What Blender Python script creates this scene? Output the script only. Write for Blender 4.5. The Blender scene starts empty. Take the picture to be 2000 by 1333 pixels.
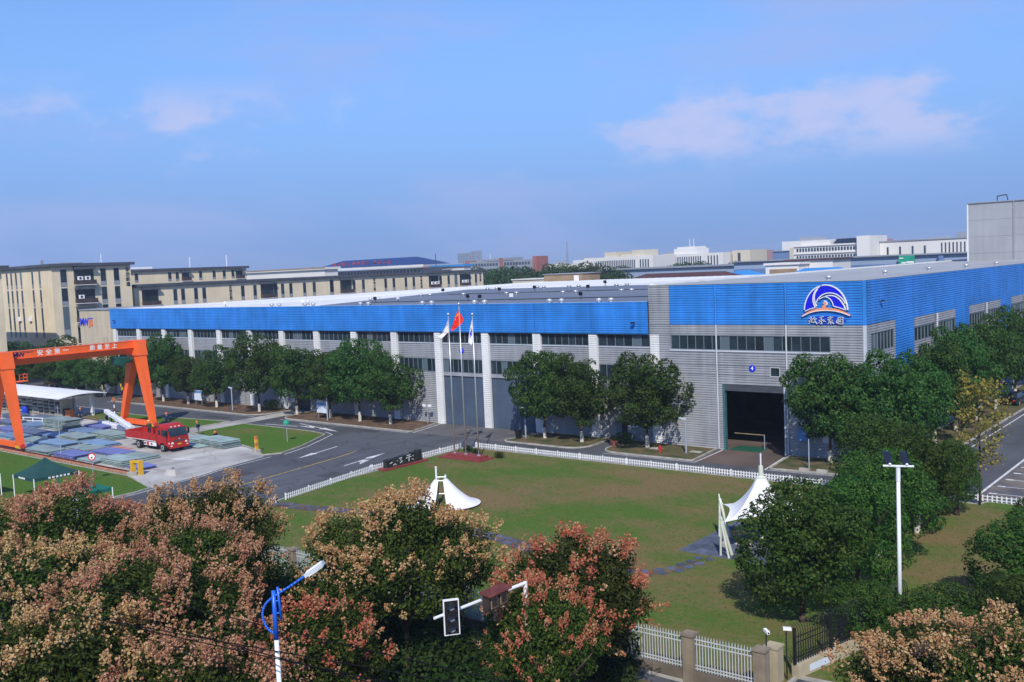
import bpy, math, random
import numpy as np
from mathutils import Matrix, Vector

# ------------------------------------------------------------------ camera, sky, sun, exposure
scene = bpy.context.scene
COL = scene.collection
CAM_H = 18.5
cam_data = bpy.data.cameras.new('camera')
cam_data.sensor_width = 36.0
cam_data.lens = 34.27
cam_data.clip_start = 0.5
cam_data.clip_end = 12000.0
camera = bpy.data.objects.new('camera', cam_data)
COL.objects.link(camera)
camera.matrix_world = Matrix(((0.77254006, -0.01385008, 0.63481496, 0.0),
                              (0.63345174, 0.08581572, -0.76900881, 0.0),
                              (-0.04382627, 0.99621475, 0.07506944, CAM_H),
                              (0, 0, 0, 1)))
scene.camera = camera

SUN_EL = math.radians(42.0)
SUN_AZ = math.radians(144.0)          # clockwise from +Y
sun_dir = Vector((math.sin(SUN_AZ) * math.cos(SUN_EL), math.cos(SUN_AZ) * math.cos(SUN_EL), math.sin(SUN_EL)))

world = bpy.data.worlds.new('World')
scene.world = world
world.use_nodes = True
wn, wl = world.node_tree.nodes, world.node_tree.links
wn.clear()
w_out = wn.new('ShaderNodeOutputWorld')
w_bg = wn.new('ShaderNodeBackground')
w_bg.inputs['Strength'].default_value = 0.10
sky = wn.new('ShaderNodeTexSky')
sky.sky_type = 'NISHITA'
sky.sun_disc = False
sky.sun_elevation = SUN_EL
sky.sun_rotation = SUN_AZ
sky.altitude = 30.0
sky.air_density = 1.0
sky.dust_density = 0.1
sky.ozone_density = 5.0
# hazy lower sky, thin high cloud and a belt of soft cumulus, the same all round the dome
def wnode(kind, **kw):
    n = wn.new(kind)
    for k, v in kw.items(): n.inputs[k.replace('_', ' ')].default_value = v
    return n
def wmix(fac, a, b, blend='MIX'):
    m = wn.new('ShaderNodeMix'); m.data_type = 'RGBA'; m.blend_type = blend
    for sock, v in (('Factor', fac), ('A', a), ('B', b)):
        if isinstance(v, (tuple, float, int)): m.inputs[sock].default_value = v
        else: wl.new(v, m.inputs[sock])
    return m.outputs['Result']
def wrange(v, a, b, c, d):
    m = wn.new('ShaderNodeMapRange'); m.interpolation_type = 'SMOOTHSTEP'
    for k, x in (('From Min', a), ('From Max', b), ('To Min', c), ('To Max', d)): m.inputs[k].default_value = x
    wl.new(v, m.inputs['Value']); return m.outputs['Result']
def wmath(op, a, b):
    m = wn.new('ShaderNodeMath'); m.operation = op
    for i, v in enumerate((a, b)):
        if isinstance(v, (float, int)): m.inputs[i].default_value = v
        else: wl.new(v, m.inputs[i])
    return m.outputs[0]
tc = wn.new('ShaderNodeTexCoord')
sep = wn.new('ShaderNodeSeparateXYZ'); wl.new(tc.outputs['Generated'], sep.inputs[0])
def cloud_noise(loc, scale3, scale, detail, rough, dist):
    mp = wnode('ShaderNodeMapping', Location=loc, Scale=scale3); wl.new(tc.outputs['Generated'], mp.inputs['Vector'])
    nz = wnode('ShaderNodeTexNoise', Scale=scale, Detail=detail, Roughness=rough, Distortion=dist); wl.new(mp.outputs['Vector'], nz.inputs['Vector'])
    return nz.outputs['Fac']
base = wmix(1.0, sky.outputs['Color'], (0.80, 0.91, 1.10, 1), 'MULTIPLY')
base = wmix(wrange(sep.outputs['Z'], 0.0, 0.34, 0.96, 0.0), base, (1.06, 2.04, 4.55, 1))
cirrus = wrange(cloud_noise((3.1, 1.7, 0.4), (2.2, 2.2, 7.0), 1.4, 8.0, 0.55, 0.4), 0.44, 0.70, 0.0, 0.62)
base = wmix(cirrus, base, (2.35, 3.00, 5.40, 1))
belt = wmath('MULTIPLY', wrange(sep.outputs['Z'], 0.080, 0.115, 0.0, 1.0), wrange(sep.outputs['Z'], 0.15, 0.20, 1.0, 0.0))
puff = wrange(cloud_noise((7.14, 7.40, 1.1), (1.0, 1.0, 2.1), 4.4, 10.0, 0.60, 0.15), 0.515, 0.64, 0.0, 0.92)
base = wmix(wmath('MULTIPLY', belt, puff), base, (3.25, 3.70, 5.75, 1))
wl.new(base, w_bg.inputs['Color'])
wl.new(w_bg.outputs['Background'], w_out.inputs['Surface'])

sun_data = bpy.data.lights.new('sun', 'SUN')
sun_data.energy = 2.85
sun_data.angle = math.radians(0.53)
sun_data.color = (1.0, 0.94, 0.84)
sun = bpy.data.objects.new('sun', sun_data)
COL.objects.link(sun)
sun.location = (0, 0, 60)
sun.rotation_euler = sun_dir.to_track_quat('Z', 'Y').to_euler()

scene.view_settings.view_transform = 'Standard'
scene.view_settings.look = 'None'
scene.view_settings.gamma = 1.0
scene.view_settings.use_curve_mapping = False
scene.view_settings.exposure = 0.68
scene.render.engine = 'CYCLES'
scene.cycles.use_denoising = True
scene.cycles.max_bounces = 6
scene.cycles.diffuse_bounces = 3
scene.cycles.glossy_bounces = 3
scene.cycles.transmission_bounces = 4
scene.cycles.volume_bounces = 0
scene.cycles.transparent_max_bounces = 6

# ------------------------------------------------------------------ materials
MATS = {}
def _pr(m):
    return m.node_tree.nodes['Principled BSDF']
def mat(name, col, rough=0.7, var=0.12, scale=1.0, bump=0.0, bscale=20.0, metal=0.0, spec=0.3, orand=0.0,
        col2=None, stretch=(1, 1, 1), detail=5.0, lo=0.35, hi=0.65, space='POS', streak=0.0):
    """procedural surface: two tones of one colour mixed by noise, fine relief, per-object shift"""
    m = bpy.data.materials.new(name); m.use_nodes = True
    nt = m.node_tree; N, L = nt.nodes, nt.links
    p = _pr(m)
    p.inputs['Roughness'].default_value = rough
    p.inputs['Metallic'].default_value = metal
    p.inputs['Specular IOR Level'].default_value = spec
    c = np.array(col, float)
    a = np.clip(c * (1 - var), 0, 1); b = np.clip(c * (1 + var), 0, 1) if col2 is None else np.array(col2, float)
    if space == 'POS':
        g = N.new('ShaderNodeNewGeometry'); src = g.outputs['Position']
    else:
        g = N.new('ShaderNodeTexCoord'); src = g.outputs['Object']
    mpn = N.new('ShaderNodeMapping'); mpn.inputs['Scale'].default_value = stretch
    L.new(src, mpn.inputs['Vector'])
    n = N.new('ShaderNodeTexNoise'); n.inputs['Scale'].default_value = scale; n.inputs['Detail'].default_value = detail
    L.new(mpn.outputs['Vector'], n.inputs['Vector'])
    r = N.new('ShaderNodeValToRGB')
    r.color_ramp.elements[0].position = lo; r.color_ramp.elements[0].color = (*a, 1)
    r.color_ramp.elements[1].position = hi; r.color_ramp.elements[1].color = (*b, 1)
    L.new(n.outputs['Fac'], r.inputs['Fac'])
    out = r.outputs['Color']
    if streak > 0:      # rain streaks, long in Z
        m2 = N.new('ShaderNodeMapping'); m2.inputs['Scale'].default_value = (1.6, 1.6, 0.12)
        L.new(src, m2.inputs['Vector'])
        n2 = N.new('ShaderNodeTexNoise'); n2.inputs['Scale'].default_value = 1.0; n2.inputs['Detail'].default_value = 4
        L.new(m2.outputs['Vector'], n2.inputs['Vector'])
        mr = N.new('ShaderNodeMapRange'); mr.inputs['From Min'].default_value = 0.35; mr.inputs['From Max'].default_value = 0.7
        mr.inputs['To Min'].default_value = 1.0; mr.inputs['To Max'].default_value = 1.0 - streak
        L.new(n2.outputs['Fac'], mr.inputs['Value'])
        mx = N.new('ShaderNodeMix'); mx.data_type = 'RGBA'; mx.blend_type = 'MULTIPLY'; mx.inputs['Factor'].default_value = 1.0
        L.new(out, mx.inputs['A']); L.new(mr.outputs['Result'], mx.inputs['B']); out = mx.outputs['Result']
    if orand > 0:
        oi = N.new('ShaderNodeObjectInfo')
        mr = N.new('ShaderNodeMapRange'); mr.inputs['To Min'].default_value = 1 - orand; mr.inputs['To Max'].default_value = 1 + orand
        L.new(oi.outputs['Random'], mr.inputs['Value'])
        hs = N.new('ShaderNodeHueSaturation')
        L.new(mr.outputs['Result'], hs.inputs['Value']); L.new(out, hs.inputs['Color']); out = hs.outputs['Color']
    L.new(out, p.inputs['Base Color'])
    if bump > 0:
        nb = N.new('ShaderNodeTexNoise'); nb.inputs['Scale'].default_value = bscale; nb.inputs['Detail'].default_value = 4
        L.new(src, nb.inputs['Vector'])
        bp = N.new('ShaderNodeBump'); bp.inputs['Strength'].default_value = bump; bp.inputs['Distance'].default_value = 0.05
        L.new(nb.outputs['Fac'], bp.inputs['Height']); L.new(bp.outputs['Normal'], p.inputs['Normal'])
    MATS[name] = m
    return m

def leafmat(name, cols, trans=0.36, rough=0.6, orand=0.28, hue=0.022):
    m = bpy.data.materials.new(name); m.use_nodes = True
    nt = m.node_tree; N, L = nt.nodes, nt.links
    p = _pr(m); out = N['Material Output']
    g = N.new('ShaderNodeNewGeometry')
    r = N.new('ShaderNodeValToRGB')
    r.color_ramp.elements.remove(r.color_ramp.elements[0])
    for i, c in enumerate(cols):
        if i == 0:
            e = r.color_ramp.elements[0]; e.position = 0.0
        else:
            e = r.color_ramp.elements.new(i / (len(cols) - 1))
        e.color = (*c, 1)
    L.new(g.outputs['Random Per Island'], r.inputs['Fac'])
    oi = N.new('ShaderNodeObjectInfo')
    mr = N.new('ShaderNodeMapRange'); mr.inputs['To Min'].default_value = 1 - orand; mr.inputs['To Max'].default_value = 1 + orand
    L.new(oi.outputs['Random'], mr.inputs['Value'])
    mh = N.new('ShaderNodeMapRange'); mh.inputs['To Min'].default_value = 0.5 - hue; mh.inputs['To Max'].default_value = 0.5 + hue
    L.new(oi.outputs['Random'], mh.inputs['Value'])
    hs = N.new('ShaderNodeHueSaturation')
    L.new(mr.outputs['Result'], hs.inputs['Value']); L.new(mh.outputs['Result'], hs.inputs['Hue']); L.new(r.outputs['Color'], hs.inputs['Color'])
    L.new(hs.outputs['Color'], p.inputs['Base Color'])
    p.inputs['Roughness'].default_value = rough
    p.inputs['Specular IOR Level'].default_value = 0.12
    t = N.new('ShaderNodeBsdfTranslucent'); L.new(hs.outputs['Color'], t.inputs['Color'])
    mx = N.new('ShaderNodeMixShader'); mx.inputs['Fac'].default_value = trans
    L.new(p.outputs['BSDF'], mx.inputs[1]); L.new(t.outputs['BSDF'], mx.inputs[2])
    L.new(mx.outputs['Shader'], out.inputs['Surface'])
    MATS[name] = m
    return m

# cladding and buildings
mat('blue_cladding', (0.036, 0.245, 0.70), 0.45, 0.12, 0.35, spec=0.4, streak=0.20)
mat('grey_cladding', (0.34, 0.355, 0.385), 0.5, 0.10, 0.4, spec=0.4, streak=0.20)
mat('white_cladding', (0.72, 0.73, 0.73), 0.5, 0.05, 0.6, streak=0.12)
mat('trim_light', (0.52, 0.55, 0.60), 0.45, 0.05, 1.0)
mat('white_roof', (0.70, 0.71, 0.72), 0.55, 0.08, 0.12, stretch=(1, 0.15, 1), streak=0)
mat('grey_roof', (0.36, 0.37, 0.38), 0.6, 0.10, 0.15)
mat('membrane_roof', (0.145, 0.165, 0.215), 0.6, 0.14, 0.25, stretch=(0.25, 1.5, 1))
mat('roller_door', (0.080, 0.110, 0.165), 0.5, 0.10, 0.5, streak=0.12)
mat('dark_steel', (0.06, 0.07, 0.085), 0.5, 0.15, 2.0)
mat('teal_steel', (0.05, 0.13, 0.15), 0.5, 0.15, 2.0)
mat('window_frame', (0.16, 0.20, 0.24), 0.4, 0.06, 1.0)
mat('glass', (0.018, 0.030, 0.040), 0.10, 0.35, 0.7, spec=0.5, orand=0.35)
def odd_panes(m, col, frac):
    """a few panes tinted paler: sky reflection and curtains put into the colour"""
    N, L = m.node_tree.nodes, m.node_tree.links; p = _pr(m); src = p.inputs['Base Color'].links[0].from_socket
    oi = N.new('ShaderNodeObjectInfo'); gt = N.new('ShaderNodeMath'); gt.operation = 'LESS_THAN'; gt.inputs[1].default_value = frac
    L.new(oi.outputs['Random'], gt.inputs[0]); mx = N.new('ShaderNodeMix'); mx.data_type = 'RGBA'; mx.inputs['B'].default_value = (*col, 1)
    L.new(gt.outputs[0], mx.inputs['Factor']); L.new(src, mx.inputs['A']); L.new(mx.outputs['Result'], p.inputs['Base Color'])
odd_panes(MATS['glass'], (0.10, 0.14, 0.17), 0.13)
mat('glass_far', (0.035, 0.055, 0.085), 0.15, 0.3, 0.3, spec=0.5, orand=0.3)
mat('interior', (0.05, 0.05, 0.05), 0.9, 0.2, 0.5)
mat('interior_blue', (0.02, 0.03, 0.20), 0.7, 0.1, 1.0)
mat('tan_wall', (0.70, 0.60, 0.43), 0.85, 0.07, 0.25, bump=0.05, bscale=8, streak=0.08)
mat('tan_panel', (0.50, 0.43, 0.32), 0.7, 0.05, 0.3, streak=0.10)
mat('roof_dark', (0.070, 0.080, 0.105), 0.7, 0.15, 0.5)
mat('balcony_brown', (0.060, 0.045, 0.045), 0.7, 0.2, 1.0)
mat('far_white', (0.66, 0.65, 0.63), 0.7, 0.05, 0.05)
mat('far_beige', (0.56, 0.51, 0.40), 0.7, 0.05, 0.05)
mat('far_brick', (0.30, 0.10, 0.075), 0.8, 0.1, 0.1)
mat('far_brick_grey', (0.33, 0.27, 0.27), 0.8, 0.1, 0.1)
mat('far_grey', (0.25, 0.27, 0.31), 0.7, 0.1, 0.05)
mat('far_blue_hall', (0.26, 0.34, 0.47), 0.5, 0.08, 0.03)
mat('far_blue_dark', (0.12, 0.19, 0.36), 0.5, 0.08, 0.03)
mat('blue_roof', (0.018, 0.048, 0.17), 0.6, 0.10, 0.1)
mat('bright_blue_roof', (0.04, 0.24, 0.60), 0.5, 0.08, 0.1)
mat('brown_roof', (0.085, 0.040, 0.042), 0.8, 0.15, 0.2)
mat('brown_wall', (0.27, 0.19, 0.12), 0.85, 0.15, 0.3)
mat('sign_red', (0.55, 0.045, 0.03), 0.6, 0.05, 1.0)
mat('sign_green', (0.02, 0.30, 0.20), 0.6, 0.15, 0.2)
mat('box_grey', (0.315, 0.33, 0.355), 0.5, 0.06, 0.2, streak=0.10)
# ground
mat('asphalt', (0.085, 0.090, 0.104), 0.9, 0.16, 0.12, bump=0.12, bscale=25, detail=8)
mat('street_asphalt', (0.055, 0.057, 0.062), 0.9, 0.2, 0.3, bump=0.15, bscale=25)
mat('apron_brown', (0.115, 0.085, 0.075), 0.9, 0.2, 0.25, bump=0.1, bscale=18, detail=8)
mat('apron_grey', (0.115, 0.112, 0.115), 0.9, 0.18, 0.25, bump=0.1, bscale=18, detail=8)
mat('concrete', (0.36, 0.352, 0.34), 0.9, 0.22, 0.16, bump=0.1, bscale=10, detail=9, col2=(0.53, 0.515, 0.49))
mat('kerb', (0.36, 0.345, 0.31), 0.9, 0.2, 1.2)
mat('soil', (0.105, 0.062, 0.042), 0.95, 0.3, 0.9, bump=0.5, bscale=6, col2=(0.16, 0.105, 0.065), detail=9)
mat('bed_grass', (0.055, 0.090, 0.022), 0.95, 0.3, 0.7, bump=0.5, bscale=9, col2=(0.15, 0.105, 0.06), detail=9)
mat('far_ground', (0.10, 0.115, 0.075), 0.95, 0.3, 0.02, col2=(0.17, 0.16, 0.13), detail=8)
mat('paint_white', (0.60, 0.60, 0.60), 0.8, 0.25, 3.0)
mat('paint_yellow', (0.52, 0.35, 0.10), 0.8, 0.3, 3.0)
mat('slate', (0.085, 0.10, 0.145), 0.8, 0.22, 1.2, bump=0.15, bscale=8, orand=0.25)
mat('parking_paver', (0.115, 0.115, 0.135), 0.9, 0.25, 0.5, col2=(0.20, 0.165, 0.14), bump=0.1)
mat('pavement', (0.13, 0.12, 0.11), 0.9, 0.2, 0.5, bump=0.1)
mat('mat_green', (0.012, 0.085, 0.055), 0.8, 0.1, 1.0)
mat('red_granite', (0.22, 0.045, 0.045), 0.55, 0.15, 2.0)
mat('black_stone', (0.022, 0.026, 0.024), 0.45, 0.5, 3.0)
mat('fence_white', (0.78, 0.79, 0.80), 0.5, 0.05, 2.0)
mat('fence_bar', (0.50, 0.53, 0.57), 0.5, 0.1, 2.0)
mat('fence_post_stone', (0.25, 0.205, 0.155), 0.9, 0.2, 1.2, bump=0.2, bscale=6, streak=0.2)
mat('fence_wall', (0.155, 0.13, 0.10), 0.9, 0.25, 0.8, bump=0.2, bscale=5, streak=0.2)
mat('cream_wall', (0.42, 0.36, 0.25), 0.85, 0.15, 0.8, streak=0.2)
mat('fence_black', (0.016, 0.018, 0.022), 0.4, 0.2, 2.0)
# steel things
mat('crane_orange', (0.88, 0.135, 0.022), 0.45, 0.06, 0.6, spec=0.45, streak=0.06)
mat('rail_red', (0.10, 0.022, 0.015), 0.7, 0.25, 3.0)
mat('rail_beam', (0.50, 0.21, 0.13), 0.85, 0.2, 1.5)
mat('rail_bracket', (0.33, 0.25, 0.14), 0.85, 0.2, 2.0)
mat('safety_yellow', (0.62, 0.36, 0.03), 0.6, 0.1, 2.0)
mat('machine_green', (0.010, 0.075, 0.055), 0.5, 0.2, 2.0)
mat('steel', (0.55, 0.56, 0.57), 0.35, 0.08, 2.0, metal=0.6, spec=0.5)
mat('pole_white', (0.74, 0.76, 0.78), 0.35, 0.04, 1.0, spec=0.5)
mat('pole_cream', (0.62, 0.66, 0.56), 0.4, 0.05, 1.0)
mat('pole_grey', (0.30, 0.35, 0.42), 0.4, 0.08, 1.0)
mat('pole_blue', (0.012, 0.12, 0.62), 0.35, 0.06, 1.0, spec=0.5)
mat('lamp_grey', (0.50, 0.56, 0.62), 0.35, 0.08, 1.0)
mat('solar_dark', (0.010, 0.014, 0.030), 0.25, 0.2, 4.0, spec=0.5)
mat('black_plastic', (0.012, 0.012, 0.014), 0.5, 0.2, 4.0)
mat('lens_grey', (0.22, 0.24, 0.28), 0.25, 0.2, 6.0, spec=0.5)
mat('rust_red', (0.13, 0.035, 0.028), 0.7, 0.25, 3.0)
mat('dark_brown', (0.035, 0.026, 0.022), 0.7, 0.25, 3.0)
mat('cable', (0.010, 0.011, 0.013), 1.0, 0.1, 1.0, spec=0.0)
mat('membrane_white', (0.80, 0.80, 0.82), 0.6, 0.04, 0.6, streak=0.06)
mat('canopy_green', (0.014, 0.060, 0.058), 0.8, 0.12, 0.8)
mat('canopy_teal', (0.010, 0.12, 0.095), 0.8, 0.12, 0.8)
mat('rubber', (0.018, 0.018, 0.019), 0.85, 0.2, 5.0)
mat('rim_grey', (0.26, 0.27, 0.27), 0.5, 0.2, 5.0)
mat('truck_red', (0.40, 0.016, 0.013), 0.30, 0.07, 1.0, spec=0.5)
mat('truck_bed_red', (0.42, 0.028, 0.022), 0.5, 0.14, 1.2, streak=0.15)
mat('headlight', (0.75, 0.75, 0.72), 0.15, 0.05, 5.0, spec=0.5)
mat('plate_yellow', (0.70, 0.42, 0.05), 0.5, 0.05, 5.0)
mat('car_black', (0.008, 0.009, 0.012), 0.15, 0.1, 1.0, spec=0.6)
mat('car_blue', (0.008, 0.012, 0.035), 0.18, 0.1, 1.0, spec=0.6)
mat('white_wrap', (0.68, 0.69, 0.74), 0.35, 0.12, 2.0, bump=0.3, bscale=5)
mat('panel_pale', (0.26, 0.335, 0.345), 0.6, 0.14, 0.8, orand=0.18, col2=(0.31, 0.42, 0.41))
mat('panel_blue', (0.17, 0.27, 0.42), 0.6, 0.14, 0.8, orand=0.18)
mat('panel_violet', (0.155, 0.185, 0.43), 0.6, 0.12, 0.8, orand=0.12)
mat('panel_slate', (0.115, 0.145, 0.225), 0.6, 0.14, 0.8, orand=0.2)
mat('panel_pink', (0.46, 0.22, 0.16), 0.85, 0.15, 1.0)
mat('timber', (0.33, 0.25, 0.14), 0.85, 0.2, 2.0)
mat('galvanised', (0.33, 0.34, 0.34), 0.5, 0.15, 2.0, metal=0.3)
mat('rack_cream', (0.45, 0.42, 0.34), 0.7, 0.15, 1.0)
mat('drum_blue', (0.012, 0.05, 0.50), 0.4, 0.1, 2.0)
mat('bin_orange', (0.50, 0.16, 0.05), 0.6, 0.1, 2.0)
mat('hydrant_red', (0.45, 0.03, 0.025), 0.45, 0.1, 3.0)
mat('board_white', (0.60, 0.66, 0.75), 0.5, 0.08, 1.0)
mat('board_blue', (0.10, 0.24, 0.50), 0.5, 0.1, 1.0)
mat('terracotta', (0.22, 0.075, 0.055), 0.8, 0.15, 3.0)
# signs and flags
mat('logo_blue', (0.010, 0.012, 0.62), 0.4, 0.04, 1.0)
mat('logo_shadow', (0.008, 0.045, 0.44), 0.6, 0.04, 1.0)
mat('logo_white', (0.80, 0.80, 0.82), 0.4, 0.03, 1.0)
mat('logo_orange', (0.78, 0.30, 0.17), 0.4, 0.10, 1.5)
mat('sign_blue', (0.01, 0.03, 0.60), 0.4, 0.05, 1.0)
mat('letter_dark', (0.045, 0.05, 0.055), 0.6, 0.1, 1.0)
mat('letter_white', (0.80, 0.80, 0.80), 0.5, 0.03, 1.0)
mat('letter_orange', (0.72, 0.16, 0.06), 0.5, 0.05, 1.0)
mat('letter_navy', (0.02, 0.015, 0.09), 0.5, 0.05, 1.0)
mat('flag_red', (0.72, 0.025, 0.012), 0.7, 0.06, 2.0)
mat('flag_yellow', (0.80, 0.55, 0.04), 0.7, 0.05, 2.0)
mat('flag_white', (0.74, 0.74, 0.80), 0.7, 0.04, 2.0)
# people
mat('jacket_navy', (0.012, 0.020, 0.085), 0.8, 0.15, 6.0)
mat('jacket_green', (0.030, 0.055, 0.035), 0.8, 0.15, 6.0)
mat('trousers_navy', (0.012, 0.016, 0.040), 0.85, 0.15, 6.0)
mat('trousers_grey', (0.16, 0.15, 0.14), 0.85, 0.15, 6.0)
mat('skin', (0.42, 0.23, 0.15), 0.6, 0.06, 8.0)
mat('boots', (0.02, 0.02, 0.02), 0.7, 0.1, 8.0)
mat('helmet_orange', (0.75, 0.16, 0.04), 0.35, 0.04, 5.0)
mat('helmet_yellow', (0.78, 0.55, 0.06), 0.35, 0.04, 5.0)
mat('glove_white', (0.65, 0.65, 0.63), 0.8, 0.05, 8.0)
# vegetation
mat('bark', (0.085, 0.060, 0.045), 0.9, 0.3, 3.0, bump=0.4, bscale=10)
mat('lime_wash', (0.52, 0.49, 0.43), 0.9, 0.15, 3.0)
leafmat('leaf_camphor', [(0.018, 0.054, 0.014), (0.034, 0.086, 0.018), (0.052, 0.114, 0.022), (0.085, 0.142, 0.030)])
leafmat('leaf_lawn_tree', [(0.018, 0.054, 0.012), (0.036, 0.090, 0.016), (0.056, 0.122, 0.020), (0.092, 0.150, 0.028)])
leafmat('leaf_far', [(0.022, 0.055, 0.022), (0.045, 0.090, 0.030), (0.075, 0.120, 0.036)])
leafmat('leaf_koel', [(0.020, 0.036, 0.008), (0.036, 0.062, 0.011), (0.058, 0.090, 0.015), (0.092, 0.115, 0.021)])
leafmat('leaf_yellow', [(0.16, 0.19, 0.04), (0.26, 0.28, 0.05), (0.42, 0.40, 0.08), (0.55, 0.44, 0.11)])
leafmat('leaf_shrub', [(0.012, 0.030, 0.008), (0.026, 0.055, 0.012), (0.045, 0.082, 0.018)])
leafmat('pod_tan', [(0.30, 0.150, 0.068), (0.45, 0.250, 0.122), (0.58, 0.365, 0.195), (0.69, 0.49, 0.30)], trans=0.3, orand=0.08)
leafmat('pod_pink', [(0.30, 0.125, 0.066), (0.45, 0.205, 0.112), (0.57, 0.30, 0.17), (0.66, 0.42, 0.27)], trans=0.3, orand=0.08)
leafmat('pod_red', [(0.30, 0.048, 0.036), (0.44, 0.095, 0.066), (0.54, 0.165, 0.110), (0.62, 0.28, 0.19)], trans=0.3, orand=0.08)
leafmat('grass_blade', [(0.070, 0.140, 0.022), (0.095, 0.155, 0.030), (0.15, 0.150, 0.045), (0.20, 0.150, 0.070)], trans=0.3)

def lawnmat(name, green, green2, brown, bias):
    m = bpy.data.materials.new(name); m.use_nodes = True
    nt = m.node_tree; N, L = nt.nodes, nt.links; p = _pr(m)
    g = N.new('ShaderNodeNewGeometry')
    def noise(scale, detail, rough=0.6, stretch=None):
        n = N.new('ShaderNodeTexNoise'); n.inputs['Scale'].default_value = scale
        n.inputs['Detail'].default_value = detail; n.inputs['Roughness'].default_value = rough
        if stretch:
            mm = N.new('ShaderNodeMapping'); mm.inputs['Scale'].default_value = stretch
            mm.inputs['Rotation'].default_value = (0, 0, 0.6)
            L.new(g.outputs['Position'], mm.inputs['Vector']); L.new(mm.outputs['Vector'], n.inputs['Vector'])
        else:
            L.new(g.outputs['Position'], n.inputs['Vector'])
        return n.outputs['Fac']
    big = noise(0.085, 7, 0.66, (1, 1.7, 1)); fine = noise(2.2, 6, 0.75)
    mgr = N.new('ShaderNodeMix'); mgr.data_type = 'RGBA'; mgr.inputs['A'].default_value = (*green, 1); mgr.inputs['B'].default_value = (*green2, 1)
    L.new(fine, mgr.inputs['Factor'])
    ad = N.new('ShaderNodeMath'); ad.operation = 'MULTIPLY_ADD'; ad.inputs[1].default_value = 0.32; L.new(fine, ad.inputs[0]); L.new(big, ad.inputs[2])
    mr = N.new('ShaderNodeMapRange'); mr.inputs['From Min'].default_value = bias; mr.inputs['From Max'].default_value = bias + 0.19
    L.new(ad.outputs[0], mr.inputs['Value'])
    mb = N.new('ShaderNodeMix'); mb.data_type = 'RGBA'; mb.inputs['B'].default_value = (*brown, 1)
    L.new(mr.outputs['Result'], mb.inputs['Factor']); L.new(mgr.outputs['Result'], mb.inputs['A'])
    sp = noise(9.0, 5, 0.8)
    m3 = N.new('ShaderNodeMapRange'); m3.inputs['To Min'].default_value = 0.55; m3.inputs['To Max'].default_value = 1.45
    L.new(sp, m3.inputs['Value'])
    mm2 = N.new('ShaderNodeMix'); mm2.data_type = 'RGBA'; mm2.blend_type = 'MULTIPLY'; mm2.inputs['Factor'].default_value = 1.0
    L.new(mb.outputs['Result'], mm2.inputs['A']); L.new(m3.outputs['Result'], mm2.inputs['B'])
    L.new(mm2.outputs['Result'], p.inputs['Base Color'])
    p.inputs['Roughness'].default_value = 0.95; p.inputs['Specular IOR Level'].default_value = 0.1
    bp = N.new('ShaderNodeBump'); bp.inputs['Strength'].default_value = 0.6; bp.inputs['Distance'].default_value = 0.08
    L.new(sp, bp.inputs['Height']); L.new(bp.outputs['Normal'], p.inputs['Normal'])
    MATS[name] = m
def cracked(m, amount):
    """hairline cracks and broad tyre-dark lanes in asphalt"""
    N, L = m.node_tree.nodes, m.node_tree.links; p = _pr(m); src = p.inputs['Base Color'].links[0].from_socket
    g = N.new('ShaderNodeNewGeometry'); ns = N.new('ShaderNodeTexNoise'); ns.inputs['Scale'].default_value = 0.5; ns.inputs['Detail'].default_value = 5
    L.new(g.outputs['Position'], ns.inputs['Vector']); va = N.new('ShaderNodeVectorMath'); va.operation = 'MULTIPLY_ADD'
    L.new(ns.outputs['Color'], va.inputs[0]); va.inputs[1].default_value = (2.5, 2.5, 0); L.new(g.outputs['Position'], va.inputs[2])
    vo = N.new('ShaderNodeTexVoronoi'); vo.feature = 'DISTANCE_TO_EDGE'; vo.inputs['Scale'].default_value = 0.16; L.new(va.outputs[0], vo.inputs['Vector'])
    mr = N.new('ShaderNodeMapRange'); mr.inputs['From Max'].default_value = 0.012; mr.inputs['To Min'].default_value = 1 - amount; L.new(vo.outputs['Distance'], mr.inputs['Value'])
    mp2 = N.new('ShaderNodeMapping'); mp2.inputs['Scale'].default_value = (0.55, 0.06, 1); L.new(g.outputs['Position'], mp2.inputs['Vector'])
    n2 = N.new('ShaderNodeTexNoise'); n2.inputs['Scale'].default_value = 1.0; n2.inputs['Detail'].default_value = 6; L.new(mp2.outputs['Vector'], n2.inputs['Vector'])
    m2 = N.new('ShaderNodeMapRange'); m2.inputs['From Min'].default_value = 0.3; m2.inputs['From Max'].default_value = 0.7; m2.inputs['To Min'].default_value = 0.80; m2.inputs['To Max'].default_value = 1.15; L.new(n2.outputs['Fac'], m2.inputs['Value'])
    mu = N.new('ShaderNodeMath'); mu.operation = 'MULTIPLY'; L.new(mr.outputs['Result'], mu.inputs[0]); L.new(m2.outputs['Result'], mu.inputs[1])
    mx = N.new('ShaderNodeMix'); mx.data_type = 'RGBA'; mx.blend_type = 'MULTIPLY'; mx.inputs['Factor'].default_value = 1.0
    L.new(src, mx.inputs['A']); L.new(mu.outputs[0], mx.inputs['B']); L.new(mx.outputs['Result'], p.inputs['Base Color'])
cracked(MATS['asphalt'], 0.45); cracked(MATS['concrete'], 0.35); cracked(MATS['apron_grey'], 0.4)
lawnmat('lawn_main', (0.056, 0.124, 0.018), (0.100, 0.155, 0.032), (0.190, 0.135, 0.064), 0.585)
lawnmat('lawn_side', (0.052, 0.130, 0.016), (0.085, 0.155, 0.026), (0.165, 0.130, 0.052), 0.68)

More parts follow.
